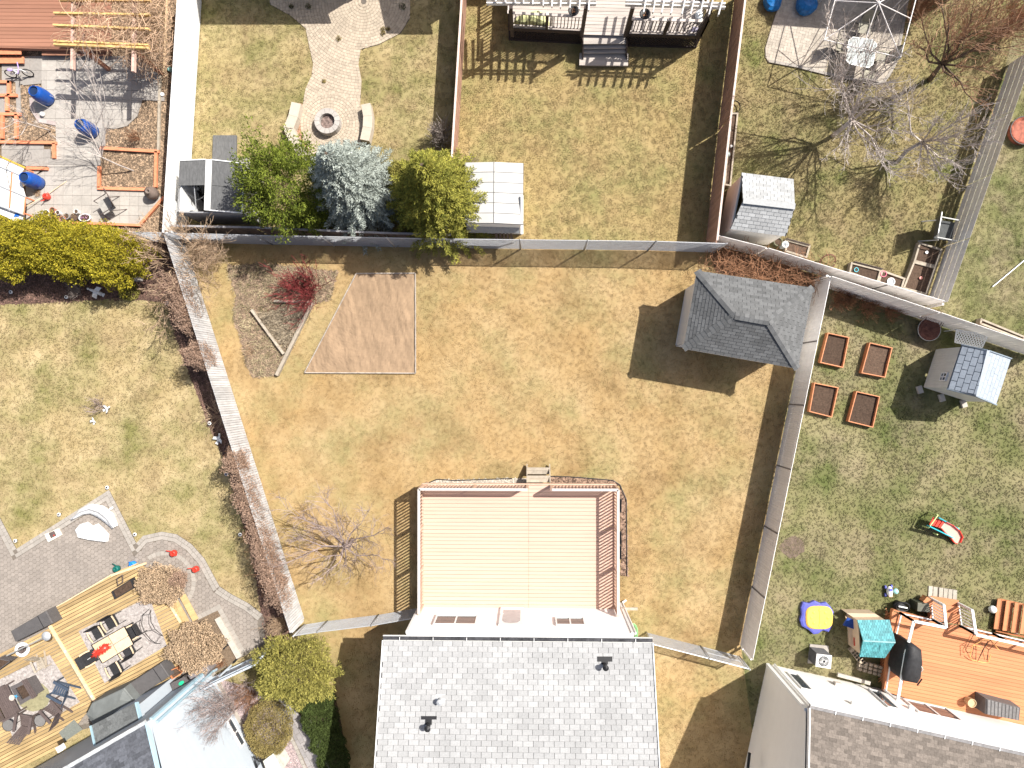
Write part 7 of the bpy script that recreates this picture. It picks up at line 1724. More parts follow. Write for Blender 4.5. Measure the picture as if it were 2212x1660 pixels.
# ================================================================ GREY BIN SHED, EVERGREENS, PALE SHED
def bin_shed():
    z = 1.95; S = thing('storage_shed', 'dark roofed storage shed with a white centre strip against the white fence', 'shed', gz(KB(850,1000), 1.5))
    mr = M_rollr
    L = WL(KB, z, 340,590, 790,575, 770,1010, 315,1020); quadbox(MB(), L, (0,0,1), .06).build('left_roof', mr, S)
    for (a, b, c, d) in ((890,575,1460,640),): pass
    for q in ((890,578,1460,642,1435,1062,872,1012), (871,1018,1434,1068,1420,1490,860,1446)): quadbox(MB(), WL(KB, z, *q), (0,0,1), .06).build('right_roof', mr, S)
    quadbox(MB(), WL(KB, z+.03, 790,568, 893,568, 862,1448, 760,1443), (0,0,1), .12).build('centre_strip', M_white, S)
    for a, b in (((1462,640),(1422,1495)),((860,1448),(1422,1495)),((893,574),(1462,640)),((345,588),(790,572))): MB().beam(W(KB(*a), z), W(KB(*b), z), .04, .07).build('white_trim', M_white, S)
    foot = [Vector((*W(KB(*p), z).xy, 0)) for p in ((340,590),(1460,640),(1420,1490),(300,1480))]; c = sum(foot, Vector())/4; foot = [p.lerp(c, .035) for p in foot]
    for i, mm in ((0, M_white), (1, M_white), (2, mat('shaded_wall', (.30,.30,.31), .6)), (3, M_white)): a, b = foot[i], foot[(i+1)%4]; MB().beam(a+Vector((0,0,z/2-.05)), b+Vector((0,0,z/2-.05)), .05, z-.14).build('wall', mm, S)  # south wall's shade is put into its dark grey colour
    MB().prism([p.lerp(c,.05) for p in foot], .0, .08).build('floor', M_joint, S)
    P = WL(KB, 1.2, 320,1060, 600,1440, 300,1470); quadbox(MB(), P, (0,0,1), .03).build('white_sheet', M_white, S)
    MB().tube([W(KB(340,1060),1.8), W(KB(600,1240),1.1)], .02, 6).build('strut', M_galv, S); MB().tube([W(KB(590,1040),1.8), W(KB(625,1430),1.3)], .02, 6).build('strut', M_galv, S)
    rp = MB().prism(WL(KB, .0, 930,165, 1335,165, 1328,760, 915,760), .0, .09); single(rp, 'ramp', M_rollr, 'dark grey felt covered ramp in front of the storage shed', 'ramp', W(KB(1130,400)))
    sp = MB().prism(WL(KB, 0, 1335,540, 1560,545, 1560,720, 1335,720), .0, .05); single(sp, 'paving_slab', M_slab2, 'pale grey slab beside the felt ramp', 'slab', W(KB(1440,620)))
    sp = MB().prism(WL(KB, .7, 1475,710, 1655,715, 1600,1080, 1470,1080), .0, .7); single(sp, 'storage_box', mat('felt_grey', (.17,.165,.17), .9), 'dark grey low box between the storage shed and the pine', 'box', W(KB(1560,900), 0))
    bicycle((*gz(KB(680,1150), .6).xy, .1), -1.1, 1.2, 'dark bicycle stored in the open bay of the shed', M_black, M_steel)
bin_shed()
bush('pine_tree', 'bright green mugo pine beside the storage shed', 'tree', gz((660,440), 0), 1.5, 1.5, 4.0, F_pine, 14000, .12, .018, 141, .3, bark=bark, depth=.38, up=.9, out=.9)
bush('pine_tree', 'lower dark lobe of mugo pine hanging towards the rear fence', 'tree', gz((690,488), 0), .7, .5, 1.9, F_pine, 3600, .12, .016, 142, .28, bark=bark, depth=.4, up=.9, out=.9)
spruce('silvery blue spruce in the middle of the evergreens', gz((790,430)), 1.95, 5.6, F_blue, bark, 143, 1.15, .105, wid=.02)
spruce('olive green spruce at the right of the evergreens beside the white shed', gz((958,455)), 2.15, 5.9, F_grn, bark, 144, 1.25, .12, wid=.021)
bush('yew_shrub', 'yellow green low conifer between the blue and the olive spruce', 'shrub', gz((878,405), 0), .6, .6, 1.8, F_jun, 4000, .13, .014, 145, .2, bark=bark, depth=.4, up=.9, out=.9)
bare_shrub('leafless brown bush in the corner beside the reddish fence', gz(K10(1590,1180), .3), .65, 1.1, T_grey, 146, 70, depth=2, r=.008, rmin=.005)
bare_shrub('leafless twigs reaching over the edge of the pale flat shed', gz(K10(1850,1430), .3), .5, .8, T_grey, 147, 22, depth=2, r=.006)
def flat_shed():
    z = 2.0; S = thing('flat_shed', 'flat pale panel roofed shed between the olive spruce and the lawn', 'shed', gz((1068,430), z))
    A, B, C, D_ = [W(p, z) for p in ((1003,349), (1131,350.5), (1130,484), (1003,481))]; m = mat('pale_roof_panel', (.47,.46,.44), .6, .04, 4, rnd=.03)
    def g(a, b, h=0): return (A*(1-a)+B*a)*(1-b) + (D_*(1-a)+C*a)*b + Vector((0,0,h - .12*abs(a-.5)*2))
    for i in range(2):
        for j in range(6): quadbox(MB(), [g(i*.5+.006,j/6+.004), g(i*.5+.494,j/6+.004), g(i*.5+.494,(j+1)/6-.004), g(i*.5+.006,(j+1)/6-.004)], (0,0,1), .03).build('roof_panel', m, S)
    for a0, a1 in ((0,.5),(.5,1)): quadbox(MB(), [g(a0,0,-.032), g(a1,0,-.032), g(a1,1,-.032), g(a0,1,-.032)], (0,0,1), .03).build('roof_base', M_felt, S)
    f = [Vector((*p.xy, 0)) for p in (A,B,C,D_)]; c = sum(f, Vector())/4; f = [p.lerp(c,.05) for p in f]
    for i in range(4): MB().beam(f[i]+Vector((0,0,.9)), f[(i+1)%4]+Vector((0,0,.9)), .04, 1.8).build('wall', M_siding, S)
    a = W(K11(1815,285), 1.3); b_ = W(K21(60,285), 1.3); c2 = W(K21(65,360), 1.0); d2 = W(K11(1815,350), 1.0)
    quadbox(MB(), [a,b_,c2,d2], (0,0,1), .02).build('lean_to_roof', mat('zinc_sheet', (.34,.35,.36), .45, .15, 6, (8,1,1)), S)
    MB().beam(W(K21(85,30), z), W(K21(85,365), 1.7), .1, .1).build('white_post', M_white, S)
    for k in range(5): MB().beam(W(K11(2075+k*32,352), .9), W(K11(2080+k*32,420), .2), .09, .02).build('pallet_board', M_darkf, S)
flat_shed()
# ================================================================ PAVER PATH AND FIRE RING
pp = WL(K10, 0, 120,-420, 120,40, 300,140, 430,250, 460,400, 495,560, 480,660, 430,770, 405,900, 380,1050, 400,1200, 480,1330, 620,1390, 800,1350, 930,1200, 940,1050, 900,900, 912,700, 885,560, 905,430, 1060,390, 1250,290, 1330,160, 1330,-420)
EXC['back_left'].append(pp); PPn = struct(MB().prism(pp, -.02, .018), 'paver_path', M_joint)
c1_ = W(K10(930,20)); c2x = W(K10(635,1075)); fr = flat(.015); r2 = 1.25
cs = [c for c in rings((c1_.x,c1_.y), .12, 7.4, .125, .15, .008) if math.hypot(sum(p[0] for p in c)/4-c2x.x, sum(p[1] for p in c)/4-c2x.y) > r2]
cs += rings((c2x.x,c2x.y), .46, r2+.02, .125, .14, .008)
pieces('paver', pp, cs, fr, .025, M_paver, PPn, 300, jit=.004)
FP = thing('fire_ring', 'round grey stone fire ring full of ash and leaves', 'fire pit', c2x); 
for k in range(14):
    a0, a1 = k*.4488+.01, (k+1)*.4488-.01; q = [(c2x.x+r*math.cos(a), c2x.y+r*math.sin(a)) for r, a in ((.31,a0),(.52,a0),(.52,(a0+a1)/2),(.52,a1),(.31,a1),(.31,(a0+a1)/2))]
    MB().prism(q, .03, .38).build('stone', mat('fire_stone', (.40,.37,.34), .9, .12, 8, rnd=.06, bump=.3), FP)
rough([Vector((c2x.x+.3*math.cos(t*.45), c2x.y+.3*math.sin(t*.45), 0)) for t in range(14)], .2, .04, .05, 9, 'ash', mat('ash', (.23,.17,.15), .95, .5, 14), FP, 'stuff')
def curved_wall(pts, w, h, label, side):
    P = [Vector((*W(K10(*p), h).xy, 0)) for p in pts]; r = thing('garden_wall', label, 'wall', P[len(P)//2]); Q = offset(P, w, side)
    for i in range(len(P)-1): 
        c = (P[i]+P[i+1]+Q[i]+Q[i+1])/4; MB().prism([p.lerp(c,.012) for p in (P[i],P[i+1],Q[i+1],Q[i])], 0, h-.002*i).build('cap_stone', mat('cap_stone', (.47,.41,.335), .9, .08, 6, rnd=.05, bump=.2), r)
        MB().prism([p.lerp(c,.06) for p in (P[i],P[i+1],Q[i+1],Q[i])], .0, h-.06).build('wall_block', M_stone, r)
curved_wall([(305,880),(280,990),(238,1095),(238,1120),(290,1240),(360,1340),(430,1392)], .40, .42, 'curved tan stone seat wall left of the fire ring', 1)
curved_wall([(985,890),(1005,1000),(1000,1105),(975,1220)], .38, .42, 'short curved tan stone seat wall right of the fire ring', -1)
sheet(WL(K10, 0, 370,890, 330,1050, 350,1200, 480,1350, 430,1200, 390,1060, 400,900), .012, 'red_gravel', mat('red_gravel', (.36,.20,.14), .9, .5, 24, bump=.8))
for i, (u, v, r, k) in enumerate(((455,65,.1,1),(310,65,.08,1),(1265,65,.12,1),(1100,262,.09,2),(1098,297,.08,2),(1145,258,.06,2),(718,340,.09,2),(592,707,.06,2))):
    nm = ('dark tuft growing from the shaded paving by the slant shadow', 'faint dark tuft left in the shaded paving', 'dark tuft in the shaded paving right of the path', 'small green weed, upper of two in the paver path', 'small green weed, lower of two in the paver path', 'tiny weed right of the two path weeds', 'brown weed tuft in the middle of the fan of pavers', 'single weed in the narrow part of the paver path')[i]
    bush('weed', nm, 'plant', W(K10(u, v)), r, r, .12, F_dark if k == 1 else F_mound, 60, .05, .01, 150+i, .1, bark=bark)

# ================================================================ MIDDLE DECK WITH PERGOLA
def mid_deck():
    z = 1.0; D = thing('deck', 'grey brown deck with slatted railing, lattice skirt and white pergola at the top', 'deck', W(KC(960,100), 0))
    M_gd = mat('weathered_deck_board', (.43,.38,.34), .8, .18, 5, (.15,1.6,1), rnd=.08); M_dk = mat('dark_stained_rail', (.055,.04,.035), .6, .15, 6); M_lr = mat('pale_worn_rail', (.50,.44,.40), .7, .15, 5)
    poly = WL(KC, z, 130,-500, 130,238, 775,270, 775,330, 1140,330, 1150,290, 1800,308, 1800,-500)
    deck('d', D, poly, z, -.04, .135, M_gd, .012)
    for a, b in (((130,238),(775,270)),((1150,290),(1800,308)),((1800,308),(1830,-300)),((130,238),(140,-300))):
        A, B = W(KC(*a), z), W(KC(*b), z); MB().beam(A-Vector((0,0,.12)), B-Vector((0,0,.12)), .05, .2).build('rim_joist', M_dk, D)
        d = (B-A).normalized(); L = (B-A).length; n = int(L/.13)
        for s in (1,-1):
            for k in range(-5, n):
                t0, t1 = k*.13, k*.13+.62
                if s < 0: t0, t1 = t1, t0
                lo, hi = 0., 1.
                for tt in (0, L):
                    pass
                def cl(t): return max(0, min(L, t))
                za, zb = .1+.62*abs(cl(t0)-t0)/.62, .72-.62*abs(cl(t1)-t1)/.62
                if abs(cl(t0)-cl(t1)) < .05: continue
                MB().beam(Vector((*(A+d*cl(t0)).xy, za)), Vector((*(A+d*cl(t1)).xy, zb)), .008, .035, up=(0,1,0)).build('lattice_strip', M_dk, D)
        MB().beam(Vector((*A.xy,.05)), Vector((*B.xy,.05)), .05, .1).build('skirt_board', M_dk, D)
    def rl(p, q, posts):
        A, B = W(KC(*p), z), W(KC(*q), z); h = Vector((0,0,1.0)); t = MB().beam(A+h, B+h, .1, .04).build('top_rail', M_lr, D); MB().beam(A+h*.12, B+h*.12, .05, .05).build('bottom_rail', M_lr, D)
        L = (B-A).length; n = int(L/.13); me = box_mesh('deck_baluster', (.03,.03,.86), M_dk)
        for k in range(n): X = A.lerp(B,(k+.5)/n); inst('baluster', me, t, (X.x,X.y,z+.55))
        for k in range(posts+1): X = A.lerp(B,k/posts); pb = MB().box(X+h*.5, (.1,.1,1.05)); pb.build('post', M_dk, D); MB().box(X+h*1.06, (.12,.12,.03)).build('post_cap', M_lr, D)
    rl((150,232),(770,264),2); rl((1160,284),(1790,302),2); rl((1790,302),(1810,-300),2); rl((140,232),(150,-300),2)
    for k, (v0, zz) in enumerate(((345,.84),(385,.63),(425,.42))): MB().beam(W(KC(778,v0), zz), W(KC(1142,v0-4), zz), .36, .04).build('stair_tread', M_gd, D); MB().beam(W(KC(778,v0+10), zz-.1), W(KC(1142,v0+6), zz-.1), .1, .16).build('stair_riser', M_dk, D)
    MB().beam(W(KC(742,515), .2), W(KC(1162,520), .2), .5, .08).build('stair_tread', M_gd, D)
    for u0 in (770,1145): MB().beam(W(KC(u0,335), .9), W(KC(u0,500), .2), .04, .24).build('stringer', M_dk, D)
    zp = 3.05; mw = mat('pergola_white', (.66,.64,.62), .6, .06, 4)
    for u0 in (800,1205,1880,150): 
        v0 = 60 if u0 != 1880 else 75; p = W(KC(u0, v0), zp); MB().box((p.x,p.y,(zp+z)/2), (.13,.13,zp-z)).build('pergola_post', M_dk, D)
    for a, b in (((-60,2),(885,8)),((-60,34),(885,40)),((1140,12),(2000,38)),((1140,44),(2000,70))): MB().beam(W(KC(*a), zp-.08), W(KC(*b), zp-.08), .045, .16).build('pergola_beam', mw, D)
    for u0, v0 in ((22,22),(105,30),(190,38),(260,42),(340,47),(430,58),(505,66),(578,72),(660,78),(740,86),(820,95),(1295,115),(1375,115),(1450,118),(1530,124),(1625,128),(1700,130),(1780,132),(1858,134),(1940,136)):
        MB().beam(W(KC(u0,v0), zp+.08), W(KC(u0+ (u0-300)*.08, -330), zp+.08), .045, .14).build('pergola_rafter', mw, D)
    return z
mid_deck()
for u, v, l in ((692,92,'black hanging flower basket, left of two under the white pergola'), (1310,122,'black hanging flower basket, right of two under the white pergola')):
    b = W(KC(u,v), 2.35); h = thing('hanging_basket', l, 'hanging basket', b); MB().lathe([(0,-.2),(.12,-.17),(.19,-.06),(.21,0),(.17,0),(.1,-.05),(0,-.06)], b, 18).build('basket', M_black, h, smooth=True)
    for k in range(3): MB().tube([b+Vector((.2*math.cos(k*2.1),.2*math.sin(k*2.1),0)), b+Vector((0,0,.6))], .005, 4).build('chain', M_steel, h)
    mb = MB(); [leafcard(mb, b+Vector((0,0,-.04)), Vector((R.uniform(-1,1),R.uniform(-1,1),.3)), .12, .02) for k in range(14)]; mb.build('dry_leaves', T_vine, h, kind='stuff')
cv = WL(KC, 1.1, 165,195, 190,165, 375,95, 450,140, 485,185, 480,225, 420,230, 320,205, 250,215); mb = MB(); c = sum(cv, Vector())/len(cv); n = len(cv)
mb.add([Vector((*p.xy,1.01)) for p in cv]+[p.lerp(c,.12)+Vector((0,0,.15+.05*(i%2))) for i, p in enumerate(cv)]+[c+Vector((0,0,.3))], [(i,(i+1)%n,n+(i+1)%n,n+i) for i in range(n)]+[(n+i,n+(i+1)%n,2*n) for i in range(n)]); single(mb, 'furniture_cover', mat('pale_yellow_cover', (.55,.55,.28), .7, .12, 5), 'crumpled pale yellow furniture cover on the deck behind the left railing', 'cover', (c.x,c.y,1.0))
rock((*W(KC(1775,140),1.1).xy, 1.0), .2, 'pale plastic bag in the deck corner behind the right railing', mat('pale_bag', (.6,.65,.68), .4, .1), .8, 1.3, .2, .8, 5, 'plastic_bag', 'bag')
rock((*W(KC(1735,262),1.1).xy, 1.0), .16, 'dark folded bag at the foot of the right railing', mat('lilac_grey_bag', (.22,.2,.26), .6, .2), 1.2, .8, .2, .8, 6, 'folded_bag', 'bag')

# ================================================================ RIGHT: light shed, beds, pots
def light_shed():
    ze, zr = 1.95, 2.5; N0, N1 = W((1602,374), ze), W((1714,388), ze); R0, R1 = W((1605,434), zr), W((1717,447), zr); S0, S1 = W((1578,495), ze), W((1698,511), ze)
    S = thing('garden_shed', 'small cream shed with a light grey shingle roof beside the reddish fence', 'shed', Vector((*((N0+S1)/2).xy, 0)))
    for O, U, far, P in ((S0, S1-S0, R0, [S0,S1,R1,R0]), (N0, N1-N0, R0, [N0,N1,R1,R0])):
        fr = Frame(O, U, far-O)
        if fr.N.z < 0: fr = Frame(O+U, -U, far-O-U)
        shingles(fr, P, .26, .14, M_lshing, S, limit=200, thick=.008, lift=.012)
    f = [Vector((*p.xy,0)) for p in (N0,N1,S1,S0)]; c = sum(f, Vector())/4; f = [p.lerp(c,.07) for p in f]; mc = mat('cream_shed_wall', (.80,.77,.70), .6, .04, 3, rnd=.03)
    for i in range(4):
        a, b = f[i], f[(i+1)%4]; MB().beam(a+Vector((0,0,.95)), b+Vector((0,0,.95)), .05, 1.85).build('wall', mc, S)
        d = (b-a).normalized(); out = Vector((d.y,-d.x,0)); out = out if out.dot(a-c) > 0 else -out; fr = Frame(a+out*.027, d, (0,0,1))
        if fr.N.dot(out) < 0: fr = Frame(b+out*.027, -d, (0,0,1))
        wallstrips(fr, [fr.p(0,.05), fr.p((b-a).length,.05), fr.p((b-a).length,1.85), fr.p(0,1.85)], .15, mc, S, t=.004, lift=.006)
    MB().beam(R0+Vector((0,0,.03)), R1+Vector((0,0,.03)), .22, .02).build('ridge_cap', M_lshing, S)
light_shed()
bl = WL(K20, .3, 1890,975, 1955,975, 1890,1610, 1830,1600); planter_box('long narrow timber bed with pots against the reddish fence', bl, .3, .06, M_timb, M_soil); EXC['back_right'].append([Vector((p.x,p.y,0)) for p in bl])
for i, (u, v, r, m) in enumerate(((1873,1135,.08,M_stone),(1858,1335,.12,mat('glass_globe',(.4,.45,.42),.1)),(1890,1265,.06,M_white))):
    b = W(K20(u,v), .3); mb = MB(); mb.sphere((b.x,b.y,.3), r, 12, 8); single(mb, 'garden_globe', m, ('pale stone ball', 'pale glass gazing globe', 'tiny white ball')[i] + ' in the narrow bed against the reddish fence', 'ornament', (b.x,b.y,.22), smooth=True)
mb = MB(); b = W(K20(1918,930), .1)
for k in range(3): mb.tube([b+Vector((.22*math.cos(t*.4),.25*math.sin(t*.4),.02+.03*k)) for t in range(17)], .012, 5)
single(mb, 'hose_coil', M_black, 'dark hose coil above the narrow bed at the reddish fence', 'hose', (b.x,b.y,0))
def bx(label, K, pts, h=.28, m=M_timb, yard='back_right'):
    P = [W(K(*p), h) for p in pts]; EXC[yard].append([Vector((p.x,p.y,0)) for p in P]); return planter_box(label, P, h, .07, m, M_soil)
bx('dark soil timber bed behind the light shed with an edging comb', K31, ((150,405),(370,465),(338,575),(150,515)))
bx('timber bed with a fluted edge left of the pink pot', K31, ((720,605),(985,672),(950,790),(700,700)))
bx('small timber bed holding the pink and white pots', K31, ((985,672),(1190,745),(1160,840),(950,785)))
bx('upper square timber bed with a white lid below the sling chair', K31, ((1310,430),(1512,495),(1455,650),(1260,600)))
bx('long lower timber bed with a pink ball beside the plank fence', K31, ((1260,600),(1455,650),(1375,890),(1165,835)))
bx('narrow tan timber bed in the far right yard', K31, ((1840,1090),(2230,1250),(2215,1290),(1830,1140)), yard='far_right')
def comb(a, b, label):
    A, B = W(K31(*a), .35), W(K31(*b), .35); r = thing('fluted_edging', label, 'edging', Vector((*A.xy,0))); n = int((B-A).length/.055)
    for k in range(n): X = A.lerp(B,(k+.5)/n); MB().tube([(X.x,X.y,0),(X.x,X.y,.36)], .022, 6).build('log', M_brw if k % 2 else M_darkf, r)
comb((160,400),(370,458),'row of small dark edging logs on the bed behind the light shed'); comb((750,600),(1000,665),'row of small dark edging logs above the bed left of the pink pot')
for i, (u, v, r, h, m, l, c_) in enumerate(((1000,708,.13,.3,mat('pink_pot',(.62,.12,.2),.5),'pink pot with a pale rim beside the white pot','pot'), (1065,775,.16,.25,M_white,'large white pot with a grey centre at the grey fence','pot'), (768,712,.12,.2,mat('acid_pot',(.6,.65,.05),.5),'acid yellow pot rim, left of two behind the grey fence','pot'), (915,765,.13,.2,mat('acid_pot',(.6,.65,.05),.5),'acid yellow pot rim, right of two behind the grey fence','pot'),
        (765,672,.09,.25,M_tealb,'small aqua pot in the bed left of the pink pot','pot'), (90,430,.18,.35,mat('olive_pot',(.12,.12,.07),.6),'round dark olive pot behind the light shed','pot'), (1355,528,.06,.12,M_white,'white round lid light in the upper square bed','light'), (1305,748,.06,.12,mat('salmon',(.75,.35,.3),.5),'salmon pink ball light in the long lower bed','light'))):
    b = W(K31(u,v), h); z0 = h-.2 if i > 5 else 0; z0 = max(0, z0); z0 = .15 if i in (6,7) else 0
    p = thing('flower_pot' if i < 6 else 'garden_light', l, c_, (b.x,b.y,z0)); MB().lathe([(r*.7,0),(r,h),(r*.8,h),(r*.72,h*.8)], (b.x,b.y,z0), 18).build('pot' if i < 6 else 'lamp_head', m, p)
    MB().lathe([(r*.78,h*.86),(0,h*.88)], (b.x,b.y,z0), 12).build('soil' if i < 6 else 'lamp_cap', M_soil if i not in (1,6,7) else (mat('grey_centre',(.35,.38,.4)) if i == 1 else m), p)
b = W(K31(150,455), .5); v_ = thing('vase', 'blue and white ribbed vase beside the olive pot', 'vase', (b.x,b.y,0)); MB().lathe([(.08,0),(.13,.2),(.09,.4),(.14,.52),(.1,.52),(.06,.4)], (b.x,b.y,0), 16).build('body', mat('blue_white_glaze', (.4,.52,.6), .3, .4, 30, c2=(.7,.7,.7)), v_, smooth=True)
mb = MB(); c = W(K31(510,610), .2)
for rr in (.4,.36): mb.tube([c+Vector((rr*math.cos(t*.3)*.8, rr*math.sin(t*.3)*.7, .25*max(0,math.sin(t*.3))+.03)) for t in range(21)], .013, 5)
single(mb, 'wire_hoop', M_rustb, 'rusty wire hoop leaning on the grey fence between two beds', 'hoop', (c.x,c.y,0))
sling_chair('reclined charcoal sling lounge chair leaning on the grey plank fence', (*gz(K31(1490,345), .4).xy, 0), -1.75, mat('charcoal_sling', (.07,.075,.075), .7), M_steel, 1.5)
b = W(K30(2175,1150)); rr_ = thing('fire_bowl', 'red brick coloured round fire pit cut by the right photo edge', 'fire pit', b); MB().lathe([(.5,0),(.55,.25),(.5,.28),(.42,.22),(0,.2)], b, 26).build('bowl', mat('red_rust', (.33,.10,.06), .7, .5, 6), rr_); MB().tube([b+Vector((.56*math.cos(t*.2513),.56*math.sin(t*.2513),.27)) for t in range(26)], .02, 6).build('rim', M_black, rr_)
mb = MB().tube([W(K31(2240,570), .06), W(K31(1940,820), .06)], .025, 6); single(mb, 'pole', M_galv, 'grey pole lying on the grass in the far right yard', 'pole', W(K31(2090,700)))
mb = MB().prism(WL(K01, 0, 50,50, 60,50, 60,60), 0, .01)
# ================================================================ TOP RIGHT PATIO
hb = WL(K20, 0, 2180,420, 2182,500) + WL(K30, 0, 0,545, 240,590, 480,650, 900,738, 1000,725, 1050,660, 1110,550, 1160,300, 1210,0, 1290,-420, 200,-420, 70,100)
EXC['back_right'].append(hb); HB = struct(MB().prism(hb, -.02, .03), 'brick_patio', M_joint)
fr = flat(.028, -.23); pieces('brick', inset(hb, .02), herring(bbox(hb, fr), .12, .006), fr, .022, M_herr, HB, 300, jit=.004)
MB().prism(WL(K30, 0, 515,510, 700,560, 690,690, 485,640), .02, .058).build('paving_slab', mat('tan_slab', (.40,.34,.24), .9, .12), HB)
e = [Vector((p.x,p.y,0)) for p in WL(K30, 0, 0,545, 240,590, 480,650, 900,738, 1000,725, 1050,660, 1110,550, 1160,300, 1210,0)]; border(e, .12, .24, HB, M_bord, .02, .05, 1)
def canopy_frame():
    z, zh = 2.1, 2.75; m = mat('canopy_white_metal', (.66,.62,.60), .4, .04, 4); S = thing('canopy_frame', 'bare white metal gazebo frame over the brick patio', 'gazebo', W(K30(897,92)))
    C = [W(K30(*p), z) for p in ((487,345),(1145,500),(1322,-175),(668,-330))]; hub = W(K30(955,27), zh)
    for i in range(4):
        a, b = C[i], C[(i+1)%4]; MB().tube([a,b], .024, 6).build('eave_bar', m, S); MB().tube([a,hub], .022, 6).build('roof_rib', m, S); MB().tube([(a+b)/2,hub], .018, 6).build('roof_rib', m, S)
        g = Vector((a.x,a.y,0)); MB().tube([g,a], .03, 6).build('leg', m, S)
        for o in (C[(i+1)%4], C[i-1]): d = (o-a).normalized(); MB().tube([a+d*.5, Vector((a.x,a.y,z-.55))], .012, 5).build('brace', m, S); q = a+d*.42; MB().tube([q,(q.x,q.y,.05)], .014, 5).build('leg_panel_bar', m, S)
    MB().sphere(hub, .07, 10, 6).build('hub', m, S)
canopy_frame()
P = WL(K30, .72, 735,322, 900,345, 940,385, 905,560, 870,588, 705,555, 668,515, 700,350); T = thing('glass_table', 'rounded square glass patio table under the canopy frame', 'table', (*(sum(P,Vector())/8).xy, .03))
gl_ = mat('frosted_glass', (.33,.37,.37), .08, .06, 2, spec=.8); quadbox(MB(), P, (0,0,1), .012).build('glass_top', gl_, T)
for i in range(8): MB().tube([P[i],P[(i+1)%8]], .016, 6).build('rim', M_steel, T)
c = sum(P, Vector())/8
for i in (0,2,4,6): q = P[i].lerp(c,.12); MB().tube([q,(q.x,q.y,.03)], .02, 6).build('leg', M_steel, T)
MB().lathe([(.05,.0),(.05,.012),(0,.012)], c, 12).build('umbrella_hole', M_black, T)
for (u,v,a,l) in ((830,250,math.pi-.2,'above'), (640,400,-1.8,'left of'), (985,500,1.4,'right of'), (850,670,-.25,'below')):
    sling_chair('dark metal patio chair ' + l + ' the glass table', (*gz(K30(u,v), .4).xy, .05), a, mat('beige_mesh', (.30,.28,.22), .7), M_chr, 1.)
for i, (u, v, r, l) in enumerate(((345,25,.45,'round bright blue tarpaulin bundle on the brick patio'), (55,-10,.4,'blue tarpaulin bundle cut by the top photo edge'))):
    b = W(K30(u,v), .4); rock((b.x,b.y,.05), r, l, mat('blue_tarp', (.015,.15,.42), .35, .3, 7, bump=.8), 1., 1., 0, .7, 8+i, 'tarpaulin', 'tarp')
mb = MB().lathe([(.12,0),(.16,.22),(.17,.22),(.12,.2)], W(K30(20,0)), 14)
# bare trees
tb = gz(K30(1400,690)); bare_tree('leafless copper twigged tree nearest the upper right corner', tb, [W(K30(*p), z) for p, z in (((1860,250),4.6), ((1560,60),4.6), ((1330,150),3.8), ((1450,-60),4.6), ((1780,-20),5.), ((2130,400),4.2), ((1950,-40),5.), ((1900,620),3.4), ((1800,900),2.8), ((1650,800),2.6), ((2150,180),5.), ((1250,380),3.2), ((1700,330),4.))], W(K30(1500,555), 1.6), .11, bark, mat('copper_twigs', (.44,.27,.17), .85, .3, 5, rnd=.25), 161, 3, 2.2, .75, lr=.34, rmin=.005)
tb = gz(K30(1110,1410)); bare_tree('leafless pale grey tree leaning towards the plank fence', tb, [W(K30(*p), z) for p, z in (((1140,860),3.2), ((1430,1040),3.), ((1700,1200),2.8), ((1830,940),3.6), ((1800,1250),3.2), ((1520,1350),2.4), ((1680,1480),2.6), ((1290,1500),2.2), ((1600,1600),2.2), ((1420,1440),2.2), ((1900,1080), 3.4))], W(K30(1330,1230), 1.2), .09, T_pale, T_pale, 162, 3, 3, .75, lr=.34, rmin=.0055)
tb = gz(K30(560,1175)); bare_tree('leafless spreading tree in the lawn below the brick patio', tb, [W(K30(*p), z) for p, z in (((640,500),4.4), ((500,240),4.8), ((1050,500),4.2), ((780,900),3.4), ((1060,880),3.6), ((500,1350),2.4), ((700,1330),2.4), ((940,1400),2.8), ((1080,1540),2.6), ((1180,1200),2.8), ((930,290),4.6), ((560,680),3.8), ((1000,760),3.8))], W(K30(725,1040), 1.3), .10, T_pale, T_pale, 163, 3, 2.6, .75, lr=.34, rmin=.0055)
bare_shrub('reddish leafless hedge shrub filling the upper right corner', gz(K30(2100,200), .8), 2.0, 2.0, mat('red_brown_twigs', (.40,.22,.14), .85, .3, 5, rnd=.3), 164, 55, depth=2, kids=4, r=.012, rmin=.006)
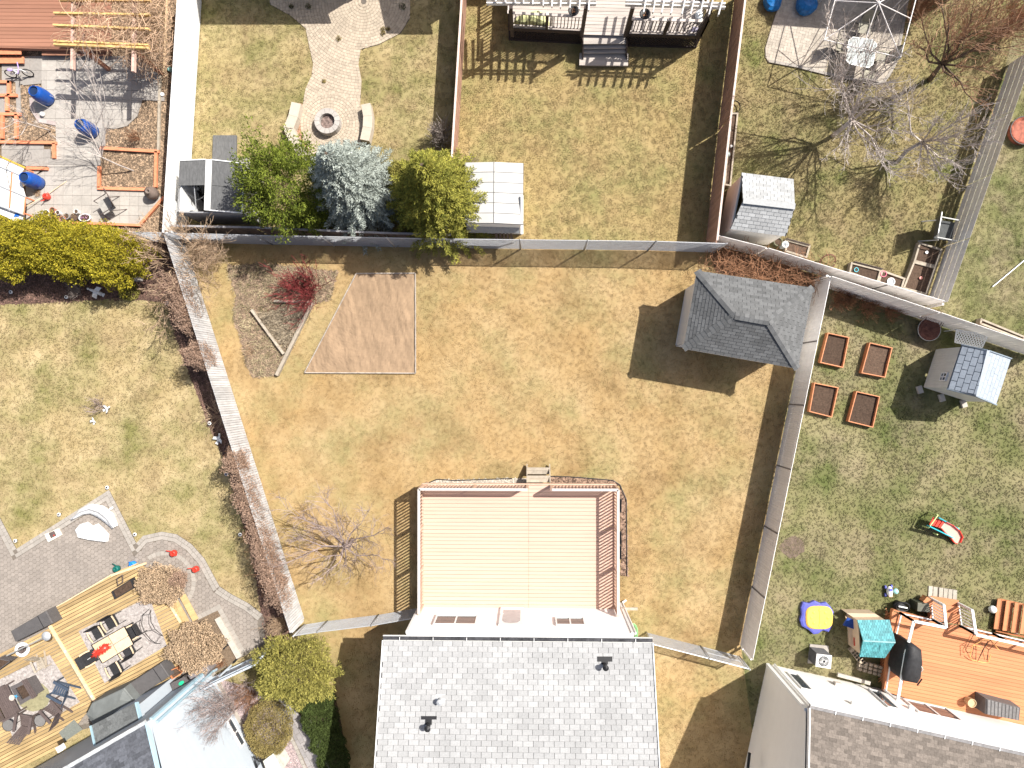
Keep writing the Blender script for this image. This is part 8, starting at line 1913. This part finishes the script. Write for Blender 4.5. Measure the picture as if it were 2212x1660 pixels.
bare_shrub('dark leafless shrub between the brick patio and the copper tree', gz(K30(1330,60), .8), .9, 1.5, T_vine, 165, 50, depth=2, r=.01)

# ================================================================ neighbouring houses just beyond the frame
def far_house(pts, ze, zr, label, m):
    P = [gz(p) if False else W(p) for p in pts]; c = sum(P, Vector())/4; H = thing('house', label, 'house', c)
    MB().prism(P, 0, ze).build('wall', m, H)
    o = .4; A, B, C, D_ = [p + (p-c).normalized()*o for p in P]; r0, r1 = (A+D_)/2, (B+C)/2; up = Vector((0,0,ze)); rr = Vector((0,0,zr))
    quadbox(MB(), [A+up,B+up,r1+rr,r0+rr], (0,0,1), .08).build('roof', M_gshing, H); quadbox(MB(), [D_+up,C+up,r1+rr,r0+rr], (0,0,1), .08).build('roof', M_gshing, H)
    for s in (P[0],P[1]): pass
    fr = Frame(P[0], P[1]-P[0], (0,0,1)); L = (P[1]-P[0]).length
    out = (P[0]+P[1])/2 - c; fr2 = Frame(P[0]+out.normalized()*.03, P[1]-P[0], (0,0,1))
    for k in range(3): window(fr2, (L*(.15+.3*k), 1.1), (L*(.15+.3*k)+1.2, 2.1), M_white, H)
far_house([(566,-40),(826,-40),(826,-420),(566,-420)], 3.6, 5.2, 'tan house north of the paver path that shades the lawn top', M_cream)
far_house([(985,-35),(1075,-35),(1075,-420),(985,-420)], 4.2, 5.4, 'tall narrow house wing north of the reddish fence', M_cream)
far_house([(1835,-60),(2120,-40),(2140,-420),(1850,-420)], 4.6, 6.0, 'house north of the brick patio', M_siding)
dp = [W(K32(210+105*math.cos(t*.45)*(1+.12*math.sin(t*2.1)), 1410+92*math.sin(t*.45)*(1+.1*math.cos(t*1.7)))) for t in range(14)]
EXC['right'].append(dp); sheet(dp, .006, 'dirt_patch', mat('bare_dirt', (.16,.12,.09), .95, .35, 9, bump=.6)); scatter('dirt_clods', dp, [], 90, tuft('sparse_tuft', MATS['turf_right'] if 'turf_right' in MATS else lawn_mat('turf_right', GR, 3.9, .42, -.02), 7, .03, .05, .006), .006)
lawns()
